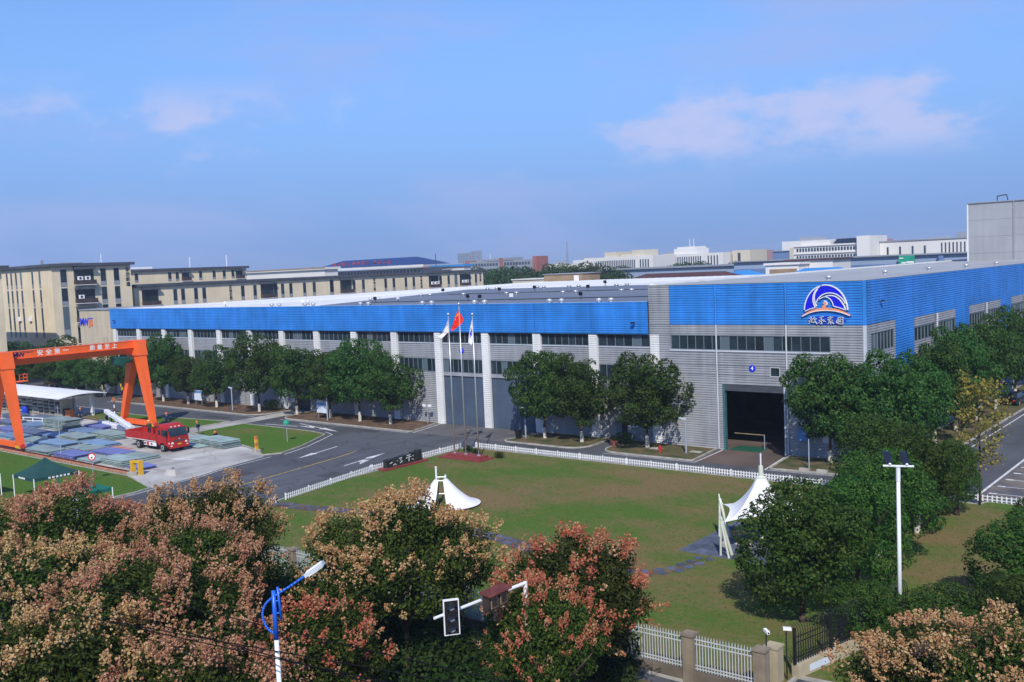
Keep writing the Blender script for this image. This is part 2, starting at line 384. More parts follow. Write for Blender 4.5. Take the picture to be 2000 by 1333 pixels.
# ------------------------------------------------------------------ mesh helpers
class MB:
    """collects shapes and links them as one mesh object"""
    def __init__(s):
        s.v, s.f, s.m = [], [], []
    def quad(s, a, b, c, d, mi=0):
        n = len(s.v); s.v += [a, b, c, d]; s.f.append((n, n + 1, n + 2, n + 3)); s.m.append(mi); return s
    def face(s, pts, mi=0):
        n = len(s.v); s.v += list(pts); s.f.append(tuple(range(n, n + len(pts)))); s.m.append(mi); return s
    def box(s, x0, x1, y0, y1, z0, z1, mi=0):
        n = len(s.v)
        s.v += [(x0, y0, z0), (x1, y0, z0), (x1, y1, z0), (x0, y1, z0), (x0, y0, z1), (x1, y0, z1), (x1, y1, z1), (x0, y1, z1)]
        for q in ((0, 3, 2, 1), (4, 5, 6, 7), (0, 1, 5, 4), (1, 2, 6, 5), (2, 3, 7, 6), (3, 0, 4, 7)):
            s.f.append(tuple(n + i for i in q)); s.m.append(mi)
        return s
    def hexa(s, lo, hi, mi=0):
        """box between two quads (4 points each, same winding)"""
        n = len(s.v); s.v += list(lo) + list(hi)
        for q in ((3, 2, 1, 0), (4, 5, 6, 7), (0, 1, 5, 4), (1, 2, 6, 5), (2, 3, 7, 6), (3, 0, 4, 7)):
            s.f.append(tuple(n + i for i in q)); s.m.append(mi)
        return s
    def prism(s, poly, z0, z1, mi=0):
        n = len(s.v); k = len(poly)
        s.v += [(x, y, z0) for x, y in poly] + [(x, y, z1) for x, y in poly]
        s.f.append(tuple(n + k - 1 - i for i in range(k))); s.m.append(mi)
        s.f.append(tuple(n + k + i for i in range(k))); s.m.append(mi)
        for i in range(k):
            j = (i + 1) % k
            s.f.append((n + i, n + j, n + k + j, n + k + i)); s.m.append(mi)
        return s
    def cyl(s, p0, p1, r0, r1=None, n=10, caps=True, mi=0):
        r1 = r0 if r1 is None else r1
        p0, p1 = Vector(p0), Vector(p1); d = (p1 - p0)
        if d.length < 1e-6: return s
        d.normalize(); u = d.orthogonal().normalized(); w = d.cross(u)
        b = len(s.v)
        for p, r in ((p0, r0), (p1, r1)):
            for i in range(n):
                a = 2 * math.pi * i / n
                s.v.append(tuple(p + (u * math.cos(a) + w * math.sin(a)) * r))
        for i in range(n):
            j = (i + 1) % n
            s.f.append((b + i, b + j, b + n + j, b + n + i)); s.m.append(mi)
        if caps:
            s.f.append(tuple(b + n - 1 - i for i in range(n))); s.m.append(mi)
            s.f.append(tuple(b + n + i for i in range(n))); s.m.append(mi)
        return s
    def tube(s, pts, r, n=8, mi=0):
        for i in range(len(pts) - 1):
            r0 = r[i] if isinstance(r, (list, tuple)) else r
            r1 = r[i + 1] if isinstance(r, (list, tuple)) else r
            s.cyl(pts[i], pts[i + 1], r0, r1, n, True, mi)
        return s
    def bar(s, p0, p1, w, h=None, mi=0):
        """square bar between two points"""
        h = w if h is None else h
        p0, p1 = Vector(p0), Vector(p1); d = (p1 - p0).normalized()
        up = Vector((0, 0, 1)) if abs(d.z) < 0.95 else Vector((1, 0, 0))
        u = d.cross(up).normalized() * (w / 2); v = u.cross(d).normalized() * (h / 2)
        lo = [tuple(p0 + a) for a in (-u - v, u - v, u + v, -u + v)]
        hi = [tuple(p1 + a) for a in (-u - v, u - v, u + v, -u + v)]
        return s.hexa(lo, hi, mi)
    def lathe(s, c, prof, n=12, mi=0):
        b = len(s.v)
        for r, z in prof:
            for i in range(n):
                a = 2 * math.pi * i / n
                s.v.append((c[0] + r * math.cos(a), c[1] + r * math.sin(a), c[2] + z))
        for k in range(len(prof) - 1):
            for i in range(n):
                j = (i + 1) % n
                s.f.append((b + k * n + i, b + k * n + j, b + (k + 1) * n + j, b + (k + 1) * n + i)); s.m.append(mi)
        s.f.append(tuple(b + n - 1 - i for i in range(n))); s.m.append(mi)
        e = b + (len(prof) - 1) * n
        s.f.append(tuple(e + i for i in range(n))); s.m.append(mi)
        return s
    def mesh(s, name, mats, off=(0, 0, 0), smooth=False):
        me = bpy.data.meshes.new(name)
        ox, oy, oz = off
        me.from_pydata([(x - ox, y - oy, z - oz) for x, y, z in s.v], [], s.f)
        for m in (mats if isinstance(mats, (list, tuple)) else [mats]):
            me.materials.append(MATS[m])
        if any(s.m):
            me.polygons.foreach_set('material_index', s.m)
        if smooth:
            me.polygons.foreach_set('use_smooth', [True] * len(me.polygons))
        me.update()
        return me
    def build(s, name, mats, parent=None, loc=None, rot=None, smooth=False, local=False):
        """verts are in world space unless local; the object's origin goes to loc (or the parent's origin)"""
        if local or parent is None:
            me = s.mesh(name, mats, (0, 0, 0) if (local or loc is None) else loc, smooth)
            o = bpy.data.objects.new(name, me)
            if loc is not None: o.location = loc
        else:
            pw = parent_origin(parent)
            me = s.mesh(name, mats, pw, smooth)
            o = bpy.data.objects.new(name, me)
        if rot is not None: o.rotation_euler = rot
        COL.objects.link(o)
        if parent is not None: o.parent = parent
        return o

def parent_origin(p):
    v = Vector((0, 0, 0))
    while p is not None:
        v += p.location; p = p.parent
    return tuple(v)

def tag(o, label=None, cat=None, group=None, kind=None):
    if label: o['label'] = label
    if cat: o['category'] = cat
    if group: o['group'] = group
    if kind: o['kind'] = kind
    return o
def thing(name, label, cat, loc=(0, 0, 0), rz=0.0, group=None):
    o = bpy.data.objects.new(name, None); COL.objects.link(o)
    o.empty_display_size = 0.3
    o.location = loc; o.rotation_euler = (0, 0, rz)
    return tag(o, label, cat, group)
def inst(name, me, parent=None, loc=(0, 0, 0), rot=(0, 0, 0), scale=(1, 1, 1)):
    o = bpy.data.objects.new(name, me); COL.objects.link(o)
    o.location = loc; o.rotation_euler = rot; o.scale = scale
    if parent is not None: o.parent = parent
    return o
def dup(root, loc=None, rz=None, label=None, group=None, scale=None, parent=None):
    r = root.copy(); COL.objects.link(r); r.parent = parent
    if loc is not None: r.location = loc
    if rz is not None: r.rotation_euler = (0, 0, rz)
    if scale is not None: r.scale = scale
    if label: r['label'] = label
    if group: r['group'] = group
    for ch in list(root.children):
        dup(ch, parent=r)
    return r
def struct(name, mb, m, z=None):
    return tag(mb.build(name, m), kind='structure')
ORD = ['first', 'second', 'third', 'fourth', 'fifth', 'sixth', 'seventh', 'eighth', 'ninth', 'tenth', 'eleventh', 'twelfth',
       'thirteenth', 'fourteenth', 'fifteenth', 'sixteenth', 'seventeenth', 'eighteenth', 'nineteenth', 'twentieth',
       'twenty-first', 'twenty-second', 'twenty-third', 'twenty-fourth', 'twenty-fifth', 'twenty-sixth']
def text_mesh(body, size, name, m, depth=0.02, align='CENTER', spacing=1.0, bold=0.0):
    cu = bpy.data.curves.new(name, 'FONT'); cu.body = body; cu.size = size
    cu.align_x = align; cu.align_y = 'CENTER'; cu.extrude = depth; cu.space_character = spacing; cu.offset = bold
    cu.resolution_u = 3
    o = bpy.data.objects.new(name, cu); COL.objects.link(o)
    dg = bpy.context.evaluated_depsgraph_get()
    me = bpy.data.meshes.new_from_object(o.evaluated_get(dg))
    bpy.data.objects.remove(o); bpy.data.curves.remove(cu)
    me.name = name; me.materials.clear(); me.materials.append(MATS[m])
    return me
FRONT = (math.pi / 2, 0, 0)                    # faces -Y
SIDE = (math.pi / 2, 0, math.pi / 2)           # faces +X
# ------------------------------------------------------------------ the setting
def rpoly(pts, seg=6):
    """polygon from (x, y[, radius]) with rounded corners, counter-clockwise"""
    out = []; k = len(pts)
    for i, p in enumerate(pts):
        r = p[2] if len(p) > 2 else 0
        if r <= 0: out.append((p[0], p[1])); continue
        c = Vector(p[:2]); a = Vector(pts[i - 1][:2]) - c; b = Vector(pts[(i + 1) % k][:2]) - c
        a.normalize(); b.normalize()
        ang = a.angle(b); t = r / math.tan(ang / 2)
        s0, s1 = c + a * t, c + b * t
        for j in range(seg + 1):
            u = j / seg
            q = (1 - u) ** 2 * s0 + 2 * u * (1 - u) * c + u * u * s1
            out.append((q.x, q.y))
    return out
def area(p):
    return 0.5 * sum(p[i][0] * p[(i + 1) % len(p)][1] - p[(i + 1) % len(p)][0] * p[i][1] for i in range(len(p)))
def ccw(p):
    return p if area(p) > 0 else p[::-1]
def offset(p, w):
    k = len(p); out = []
    for i in range(k):
        a, b, c = Vector(p[i - 1]), Vector(p[i]), Vector(p[(i + 1) % k])
        n1 = Vector((-(b - a).y, (b - a).x)).normalized(); n2 = Vector((-(c - b).y, (c - b).x)).normalized()
        m = (n1 + n2); m.normalize(); d = max(0.35, m.dot(n1))
        q = b + m * (w / d); out.append((q.x, q.y))
    return out
def sheet(name, poly, z, m, kind='structure'):
    return tag(MB().face([(x, y, z) for x, y in ccw(poly)]).build(name, m), kind=kind)
def kerb_ring(name, poly, w, z0, z1, m, parent=None):
    p = ccw(poly); q = offset(p, w); k = len(p); b = MB()
    for i in range(k):
        j = (i + 1) % k
        b.quad((*p[i], z1), (*p[j], z1), (*q[j], z1), (*q[i], z1))
        b.quad((*p[i], z0), (*p[j], z0), (*p[j], z1), (*p[i], z1))
        b.quad((*q[j], z0), (*q[i], z0), (*q[i], z1), (*q[j], z1))
    o = b.build(name, m, parent)
    if parent is None: tag(o, kind='structure')
    return o

struct('ground', MB().quad((-5000, -1000, -0.06), (1500, -1000, -0.06), (1500, 5000, -0.06), (-5000, 5000, -0.06)), 'far_ground')
sheet('road', [(-260, 19), (45, 19), (45, 260), (-260, 260)], 0.0, 'asphalt')
sheet('street', [(-300, -60), (120, -60), (120, 20), (-300, 20)], 0.006, 'street_asphalt')
sheet('pavement', [(-80.6, 20.2), (45, 20.2), (45, 27.5), (-80.6, 27.5)], 0.05, 'pavement')
sheet('verge', [(-66.0, 27.5), (45, 27.5), (45, 35.6), (-66.0, 35.6)], 0.06, 'bed_grass')

LAWNS = [
    ('lawn', 'lawn_main', [(-66.3, 36.4), (-17.3, 36.4), (-17.2, 39.5), (14, 42), (14, 75.2, 0.5), (-18.2, 75.2, 0.5), (-18.4, 74.2), (-68.0, 74.2, 1.6), (-67.6, 56), (-66.0, 47.5)]),
    ('lawn', 'lawn_side', [(-137.2, 71.3), (-134.0, 66.3), (-109.4, 66.3), (-109.3, 73.8), (-124, 71.9)]),
    ('lawn', 'lawn_side', [(-105.7, 65.8), (-97, 64.7), (-88.5, 62.7), (-85.0, 60.9), (-83.9, 62.7), (-85.3, 66.5), (-87.0, 69.6), (-88.9, 72.9, 1.0), (-92.5, 73.5), (-105.8, 73.5)]),
    ('lawn', 'lawn_side', [(-230, 20.3), (-80.5, 20.3), (-80.6, 44.2), (-81.1, 46.0), (-88.3, 47.9), (-230, 47.9)]),
]
for nm, m, p in LAWNS:
    p = ccw(rpoly(p))
    sheet(nm, offset(p, 0.16), 0.085, m)
    kerb_ring('kerb', p, 0.16, -0.03, 0.12, 'kerb')
BEDS = [
    [(-150.0, 84.9), (-149.0, 78.5, 1.0), (-109.9, 78.5, 3.5), (-109.7, 84.9)],
    [(-105.9, 84.9), (-105.2, 78.5, 2.5), (-80.5, 78.5, 0.5), (-82.2, 84.9)],
    [(-65.6, 84.9), (-67.3, 78.5, 1.2), (-56.3, 78.5, 2.6), (-56.9, 84.9)],
    [(-54.6, 84.9), (-54.6, 78.5, 2.4), (-43.9, 78.5, 0.3), (-44.6, 84.7)],
    [(-37.2, 84.7), (-36.5, 78.5, 0.3), (-25.2, 79.3, 3.2), (-24.8, 200), (-29.7, 200), (-29.7, 84.7)],
]
for i, p in enumerate(BEDS):
    p = ccw(rpoly(p))
    sheet('planting_bed', offset(p, 0.17), 0.10, 'soil' if i in (0, 1) else 'bed_grass')
    kerb_ring('kerb', p, 0.17, -0.03, 0.14, 'kerb')
# concrete yard with joints: each slab is a piece of the yard
yard = sheet('concrete_yard', [(-178, 48.9), (-88.9, 48.9), (-88.3, 48.0), (-81.1, 46.1), (-81.9, 51.6), (-83.0, 54.7), (-84.3, 60.7), (-88.5, 62.6), (-97, 64.6), (-105.7, 65.7), (-109.2, 66.2), (-136, 66.2), (-137.5, 73.0), (-178, 73.0)], 0.004, 'concrete')
sheet('path', [(-109.2, 62.0), (-106.0, 62.0), (-106.6, 84.9), (-109.5, 84.9)], 0.010, 'concrete')
sheet('forecourt', [(-82.0, 78.55), (-66.9, 78.55), (-65.7, 84.95), (-82.1, 84.95)], 0.006, 'apron_grey')
sheet('forecourt', [(-43.85, 78.55), (-36.7, 78.55), (-37.2, 84.8), (-44.4, 84.8)], 0.006, 'apron_brown')
sheet('parking_lot', [(-19.0, 77.6), (30, 77.6), (30, 125), (-19.0, 125)], 0.006, 'parking_paver')

# painted markings
def strip(pts, w, z, m, name='road_marking'):
    b = MB()
    for i in range(len(pts) - 1):
        a, c = Vector(pts[i]), Vector(pts[i + 1]); n = Vector((-(c - a).y, (c - a).x)).normalized() * w / 2
        b.quad((a.x - n.x, a.y - n.y, z), (c.x - n.x, c.y - n.y, z), (c.x + n.x, c.y + n.y, z), (a.x + n.x, a.y + n.y, z))
    return tag(b.build(name, m), kind='structure')
def arrow(x, y, ang, L, hook=0, m='paint_white'):
    c, s = math.cos(ang), math.sin(ang)
    T = lambda u, v: (x + u * c - v * s, y + u * s + v * c, 0.008)
    b = MB()
    b.face([T(0, -0.09), T(L * 0.58, -0.09), T(L * 0.58, 0.09), T(0, 0.09)])
    b.face([T(L * 0.58, -0.42), T(L, 0), T(L * 0.58, 0.42)])
    if hook:
        b.face([T(L * 0.30, 0.09 * hook), T(L * 0.42, 0.09 * hook), T(L * 0.46, 0.55 * hook), T(L * 0.34, 0.55 * hook)][::hook])
        b.face([T(L * 0.26, 0.55 * hook), T(L * 0.54, 0.55 * hook), T(L * 0.16, 1.05 * hook)][::hook])
    return tag(b.build('road_marking', m), kind='structure')
strip([(-72.9, 38), (-73.3, 42.8), (-74.8, 52.4), (-76.6, 64.1), (-77.6, 67.6)], 0.14, 0.008, 'paint_yellow')
strip([(-80.0, 25), (-80.2, 44.2), (-80.8, 46.5), (-81.5, 51.6), (-82.6, 54.7), (-83.5, 61.0)], 0.13, 0.012, 'paint_white')
strip([(-83.2, 62.5), (-84.7, 66.7), (-86.4, 69.9), (-88.3, 73.3), (-90.5, 74.1)], 0.13, 0.012, 'paint_white')
strip([(-66.6, 49.0), (-68.2, 57), (-68.5, 74.0), (-67.9, 74.8), (-30, 74.8)], 0.12, 0.008, 'paint_white')
arrow(-81.6, 68.3, math.radians(-77), 6.7)
arrow(-72.6, 61.5, math.radians(101), 6.8, hook=-1)
arrow(-98.9, 77.0, math.radians(-12), 10.0, hook=-1)
strip([(-103, 74.75), (-97.3, 75.35)], 0.22, 0.008, 'paint_white')
strip([(-149, 78.1), (-110, 78.1)], 0.12, 0.008, 'paint_white')
strip([(-104.5, 78.1), (-80.6, 78.1)], 0.12, 0.008, 'paint_white')
strip([(-80.1, 78.3), (-81.6, 84.8)], 0.14, 0.010, 'paint_white')
strip([(-43.6, 78.2), (-44.0, 84.6)], 0.14, 0.010, 'paint_white')
strip([(-53.6, 78.15), (-43.6, 78.15)], 0.10, 0.008, 'paint_white')
strip([(-36.7, 78.2), (-37.5, 84.6)], 0.14, 0.010, 'paint_white')
strip([(-36.7, 78.15), (-27.5, 78.8)], 0.12, 0.008, 'paint_white')
strip([(-57.3, 75.9), (-50.3, 76.0)], 0.16, 0.008, 'paint_white')
strip([(-24.4, 84), (-24.3, 200)], 0.14, 0.008, 'paint_white')
strip([(-19.2, 77.6), (-19.0, 125)], 0.22, 0.014, 'paint_white')
for i in range(17):
    y = 78.2 + i * 2.62
    strip([(-18.7, y), (-13.2, y)], 0.12, 0.014, 'paint_white')
    strip([(-18.7, y), (-18.15, y)], 0.34, 0.018, 'paint_white')
arrow(-97.0, 54.5, math.radians(12), 8.0)

for x0, x1, y0, y1 in ((-79.6, -77.9, 50.5, 55.2), (-71.5, -69.8, 57.0, 59.2), (-90.0, -84.5, 76.4, 77.6), (-62.0, -58.0, 76.6, 77.7), (-118.0, -112.0, 75.0, 76.2)):
    sheet('road_patch', [(x0, y0), (x1, y0), (x1, y1), (x0, y1)], 0.005, 'street_asphalt')
for x, y in ((-78.4, 59.0), (-70.4, 66.4), (-86.0, 75.5), (-46.0, 76.3), (-60.5, 75.6), (-100.0, 76.4)):
    sheet('drain_cover', [(x + 0.34 * math.cos(a), y + 0.34 * math.sin(a)) for a in [2 * math.pi * k / 16 for k in range(16)]], 0.009, 'dark_steel')
# stepping-stone path: each slab is its own piece of the path
rng = random.Random(5)
pathp = [(-65.6, 48.0), (-61.8, 48.4), (-58.2, 49.4), (-52.0, 50.2), (-46.9, 50.1), (-41.9, 49.4), (-37.0, 48.0), (-33.5, 47.6), (-30.8, 47.9), (-29.4, 49.4), (-28.8, 52.0), (-28.9, 53.2)]
spath = sheet('stone_path', ccw([(x, y + 0.75) for x, y in pathp] + [(x, y - 0.75) for x, y in pathp[::-1]]), 0.095, 'soil')
slabs = []
for k in range(4):
    b = MB(); pts = []
    for i in range(7):
        a = 2 * math.pi * i / 7 + rng.uniform(-0.25, 0.25); r = rng.uniform(0.8, 1.0)
        pts.append((r * math.cos(a) * 0.42, r * math.sin(a) * 0.30))
    b.prism(pts, 0.0, 0.035); slabs.append(b.mesh('stone_slab', 'slate'))
seglen = 0; n = 0
for i in range(len(pathp) - 1):
    a, c = Vector(pathp[i]), Vector(pathp[i + 1]); L = (c - a).length; d = (c - a) / L; nn = Vector((-d.y, d.x))
    k = max(1, int(L / 0.78))
    for j in range(k):
        for s in (-0.34, 0.34):
            if n >= 100: break
            q = a + d * (j + 0.5) * L / k + nn * (s + rng.uniform(-0.06, 0.06))
            inst('stone_slab', slabs[rng.randrange(4)], spath, (q.x, q.y, 0.09), (0, 0, math.atan2(d.y, d.x) + rng.uniform(-0.3, 0.3)), (rng.uniform(0.9, 1.15),) * 3)
            n += 1
# slate terrace under the right-hand sail canopy
terr = tag(MB().box(-31.0, -22.6, 53.3, 61.2, -0.02, 0.13).build('terrace', 'slate'), kind='structure')
sm = MB().box(-0.39, 0.39, -0.39, 0.39, 0, 0.03).mesh('stone_slab', 'slate')
for i in range(10):
    for j in range(9):
        inst('stone_slab', sm, terr, (-30.5 + i * 0.82, 53.85 + j * 0.82, 0.125))

# grass tufts: nobody could count them
def quad_mesh(name, V, mats, mi=None):
    V = np.asarray(V, np.float32); n = len(V) // 4
    me = bpy.data.meshes.new(name)
    me.vertices.add(n * 4); me.vertices.foreach_set('co', V.ravel())
    me.loops.add(n * 4); me.loops.foreach_set('vertex_index', np.arange(n * 4, dtype=np.int32))
    me.polygons.add(n); me.polygons.foreach_set('loop_start', np.arange(n, dtype=np.int32) * 4)
    me.polygons.foreach_set('loop_total', np.full(n, 4, np.int32))
    for m in (mats if isinstance(mats, (list, tuple)) else [mats]): me.materials.append(MATS[m])
    if mi is not None: me.polygons.foreach_set('material_index', np.asarray(mi, np.int32))
    me.update(calc_edges=True)
    return me
def inside(poly, P):
    x, y = P[:, 0], P[:, 1]; r = np.zeros(len(P), bool); k = len(poly)
    for i in range(k):
        x0, y0 = poly[i]; x1, y1 = poly[(i + 1) % k]
        c = ((y0 > y) != (y1 > y)) & (x < (x1 - x0) * (y - y0) / (y1 - y0 + 1e-12) + x0)
        r ^= c
    return r
def tufts(name, poly, n, seed, h0, h1, w, z):
    r = np.random.default_rng(seed); p = np.array(poly)
    P = r.uniform(p.min(0), p.max(0), (n, 2)); P = P[inside(poly, P)]
    k = len(P); a = r.uniform(0, 2 * np.pi, k); h = r.uniform(h0, h1, k); ww = r.uniform(0.5, 1, k) * w
    d = np.stack([np.cos(a), np.sin(a), np.zeros(k)], 1) * ww[:, None]
    lean = r.normal(0, 0.35, (k, 2)) * h[:, None]
    base = np.column_stack([P, np.full(k, z)]); top = base + np.column_stack([lean, h])
    V = np.stack([base - d, base + d, top + d * 0.5, top - d * 0.5], 1).reshape(-1, 3)
    o = bpy.data.objects.new(name, quad_mesh(name, V, 'grass_blade')); COL.objects.link(o)
    return tag(o, kind='stuff')
tag(tufts('grass', offset(ccw(rpoly(LAWNS[0][2])), 0.3), 60000, 1, 0.015, 0.045, 0.09, 0.08), 'short mottled green and brown grass of the main lawn', 'grass')
tag(tufts('grass', offset(ccw(rpoly(LAWNS[3][2])), 0.3), 30000, 2, 0.015, 0.05, 0.10, 0.08), 'short green grass beside the crane rail at the left', 'grass')
# ------------------------------------------------------------------ the two halls
PITCH = 0.23
def ribs(x0, x1, z0, z1, depth=0.055, pitch=PITCH, z_org=0.0):
    """horizontally ribbed sheet in the XZ plane at y = 0, facing -Y (local space)"""
    b = MB(); zs = [(z0, 0.0)]
    k = math.floor((z0 - z_org) / pitch) - 1
    while z_org + k * pitch < z1 + pitch:
        base = z_org + k * pitch
        for f, y in ((0.0, 0.0), (0.10, -depth), (0.62, -depth), (0.72, 0.0)):
            z = base + f * pitch
            if z0 + 0.004 < z < z1 - 0.004: zs.append((z, y))
        k += 1
    zs.append((z1, zs[-1][1]))
    zs[0] = (z0, zs[1][1])
    n = len(b.v)
    for z, y in zs: b.v += [(x0, y, z), (x1, y, z)]
    for i in range(len(zs) - 1):
        b.f.append((2 * i, 2 * i + 1, 2 * i + 3, 2 * i + 2)); b.m.append(0)
    # close the sheet behind so that it has thickness
    b.quad((x1, 0.06, z0), (x0, 0.06, z0), (x0, 0.06, z1), (x1, 0.06, z1))
    b.quad((x0, 0, z1), (x1, 0, z1), (x1, 0.06, z1), (x0, 0.06, z1))
    b.quad((x0, 0.06, z0), (x1, 0.06, z0), (x1, 0, z0), (x0, 0, z0))
    return b
_rc = {}
def clad(name, parent, m, x0, x1, z0, z1, y, side=False, X=None):
    """a cladding sheet on a -Y wall at y (or, with side, on a +X wall at X running x0..x1 in Y)"""
    key = (m, round(x1 - x0, 3), round(z0, 3), round(z1, 3))
    if key not in _rc: _rc[key] = ribs(0, x1 - x0, z0, z1).mesh(name, m)
    pw = parent_origin(parent)
    if side: loc, rz = (X - pw[0], x0 - pw[1], -pw[2]), math.pi / 2
    else: loc, rz = (x0 - pw[0], y - pw[1], -pw[2]), 0
    return inst(name, _rc[key], parent, loc, (0, 0, rz))
_wc = {}
def window(parent, x0, x1, z0, z1, y, n, side=False, X=None, rows=1, glass='glass', fm='window_frame', t=0.06, recess=0.10):
    """strip window: frame with mullions, each pane a sub-part"""
    w, h = x1 - x0, z1 - z0
    key = (round(w, 3), round(h, 3), n, rows, glass, fm)
    if key not in _wc:
        b = MB(); d0, d1 = -0.04, recess
        b.box(0, w, d0, d1, 0, t); b.box(0, w, d0, d1, h - t, h)
        b.box(0, t, d0 + 0.003, d1, t, h - t); b.box(w - t, w, d0 + 0.003, d1, t, h - t)
        pw_ = (w - 2 * t) / n
        for i in range(1, n): b.box(t + i * pw_ - t * 0.4, t + i * pw_ + t * 0.4, d0 + 0.01, d1 - 0.01, t, h - t)
        ph = (h - 2 * t) / rows
        for j in range(1, rows): b.box(t, w - t, d0 + 0.015, d1 - 0.015, t + j * ph - t * 0.4, t + j * ph + t * 0.4)
        fr = b.mesh('window', fm)
        q = MB().box(0, pw_, 0.035, 0.055, 0, ph).mesh('pane', glass)
        _wc[key] = (fr, q, pw_, ph)
    fr, q, pw_, ph = _wc[key]
    po = parent_origin(parent)
    if side: loc, rz = (X - po[0], x0 - po[1], z0 - po[2]), math.pi / 2
    else: loc, rz = (x0 - po[0], y - po[1], z0 - po[2]), 0
    o = inst('window', fr, parent, loc, (0, 0, rz))
    for i in range(n):
        for j in range(rows):
            inst('pane', q, o, (t + i * pw_, 0, t + j * ph))
    return o

# ---- long hall with white columns
H3 = thing('factory_hall', 'long low factory hall with blue band, grey ribbed walls and white columns', 'building', (-105, 90, 0))
YF = 85.0; BAY = 7.573; X0 = -157.33
cx_ = [X0 + BAY * k for k in range(15)]
colmesh = ribs(-0.53, 0.53, 0.0, 11.15, depth=0.03).box(-0.53, 0.53, 0.062, 0.30, 0.0, 11.15).mesh('column', 'white_cladding')
for k, x in enumerate(cx_):
    inst('column', colmesh, H3, (x + 105, YF - 0.28 - 90, 0))
for k in range(14):
    a, b = cx_[k] + 0.53, cx_[k + 1] - 0.53
    if k == 13: b = -51.95
    clad('blue_panel', H3, 'blue_cladding', cx_[k] + 0.02 - (0.9 if k == 0 else 0), (cx_[k + 1] if k < 13 else -51.93) - 0.02, 11.18, 14.40, YF - 0.42)
    clad('wall_panel', H3, 'grey_cladding', a, b, 7.95, 9.74, YF)
    window(H3, a, b, 9.84, 11.12, YF, 7 if k < 13 else 6)
    window(H3, a, b, 6.30, 7.92, YF, 8 if k < 13 else 7)
    s = MB().box(a, b, YF - 0.10, YF + 0.1, 9.742, 9.838); s.build('sill', 'trim_light', H3)
    if k in (10, 11):
        b2 = MB().box(a, b, YF - 0.06, YF + 0.1, 5.90, 6.29); b2.build('lintel', 'grey_cladding', H3)
        d = ribs(a, b, 0.02, 5.88, depth=0.02, pitch=0.12)
        d.build('roller_door', 'roller_door', H3, loc=(-H3.location.x, YF + 0.10 - 90, 0), local=True)
    elif k == 13:
        clad('wall_panel', H3, 'grey_cladding', a, -56.45, 0, 6.28, YF); clad('wall_panel', H3, 'grey_cladding', -55.05, b, 0, 6.28, YF)
        clad('wall_panel', H3, 'grey_cladding', -56.45, -55.05, 2.12, 6.28, YF)
        MB().box(-56.45, -55.75, YF - 0.02, YF + 0.08, 0, 2.1).build('door', 'window_frame', H3)
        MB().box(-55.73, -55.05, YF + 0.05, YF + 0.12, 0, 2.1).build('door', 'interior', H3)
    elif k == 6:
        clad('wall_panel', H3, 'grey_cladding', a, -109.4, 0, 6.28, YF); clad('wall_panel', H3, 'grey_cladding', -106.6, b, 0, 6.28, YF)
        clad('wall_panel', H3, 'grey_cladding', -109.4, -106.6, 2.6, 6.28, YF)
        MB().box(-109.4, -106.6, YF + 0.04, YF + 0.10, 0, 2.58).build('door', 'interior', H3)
    else:
        clad('wall_panel', H3, 'grey_cladding', a, b, 0, 6.28, YF)
# body, roof with a low ridge, coping
MB().box(-158.1, -51.98, YF + 0.25, YF + 0.45, 0, 14.3).build('wall', 'interior', H3)
MB().box(-158.25, -157.9, YF - 0.36, 207.8, 0, 14.30).box(-157.9, -51.98, 207.5, 207.8, 0, 14.30).build('wall', 'tan_panel', H3)
MB().box(-158.3, -51.97, YF - 0.50, YF + 0.2, 14.405, 14.47).build('coping', 'blue_cladding', H3)
RZ = lambda y, x=-80.0: (14.40 + (y - 85.0) * 0.0266 if y < 117 else max(14.41, 15.25 - (y - 117) * 0.07)) if x > -105.1 else 14.41
MB().quad((-158.3, 85.22, 14.405), (-51.97, 85.22, 14.405), (-51.97, 208, 14.405), (-158.3, 208, 14.405)).build('roof', 'white_roof', H3)
pit = MB()
pit.quad((-105.1, 85.6, RZ(85.6)), (-51.98, 85.6, RZ(85.6)), (-51.98, 117, RZ(117)), (-105.1, 117, RZ(117)))
pit.quad((-105.1, 117, RZ(117)), (-51.98, 117, RZ(117)), (-51.98, 128.9, 14.412), (-105.1, 128.9, 14.412))
pit.face([(-105.1, 85.6, 14.41), (-105.1, 117, RZ(117)), (-105.1, 128.9, 14.412)][::-1])
pit.build('roof_pitch', 'white_roof', H3)
seam = MB()
for i in range(54):
    x = -157.8 + i * 1.97
    y0_ = 85.4 if x < -106 else 130
    seam.box(x - 0.02, x + 0.02, y0_, 207.8, 14.407, 14.45)
tag(seam.build('roof_seam', 'white_roof', H3), kind='stuff')
for y0, y1 in ((86.3, 96.6), (97.1, 106.8), (107.3, 116.6)):
    for i in range(6):
        xa, xb = -105.0 + i * 8.82, -105.0 + (i + 1) * 8.82 - 0.06
        MB().hexa([(xa, y0, RZ(y0) + 0.004), (xb, y0, RZ(y0) + 0.004), (xb, y1, RZ(y1) + 0.004), (xa, y1, RZ(y1) + 0.004)],
                  [(xa, y0, RZ(y0) + 0.05), (xb, y0, RZ(y0) + 0.05), (xb, y1, RZ(y1) + 0.05), (xa, y1, RZ(y1) + 0.05)]).build('roof_membrane', 'membrane_roof', H3)
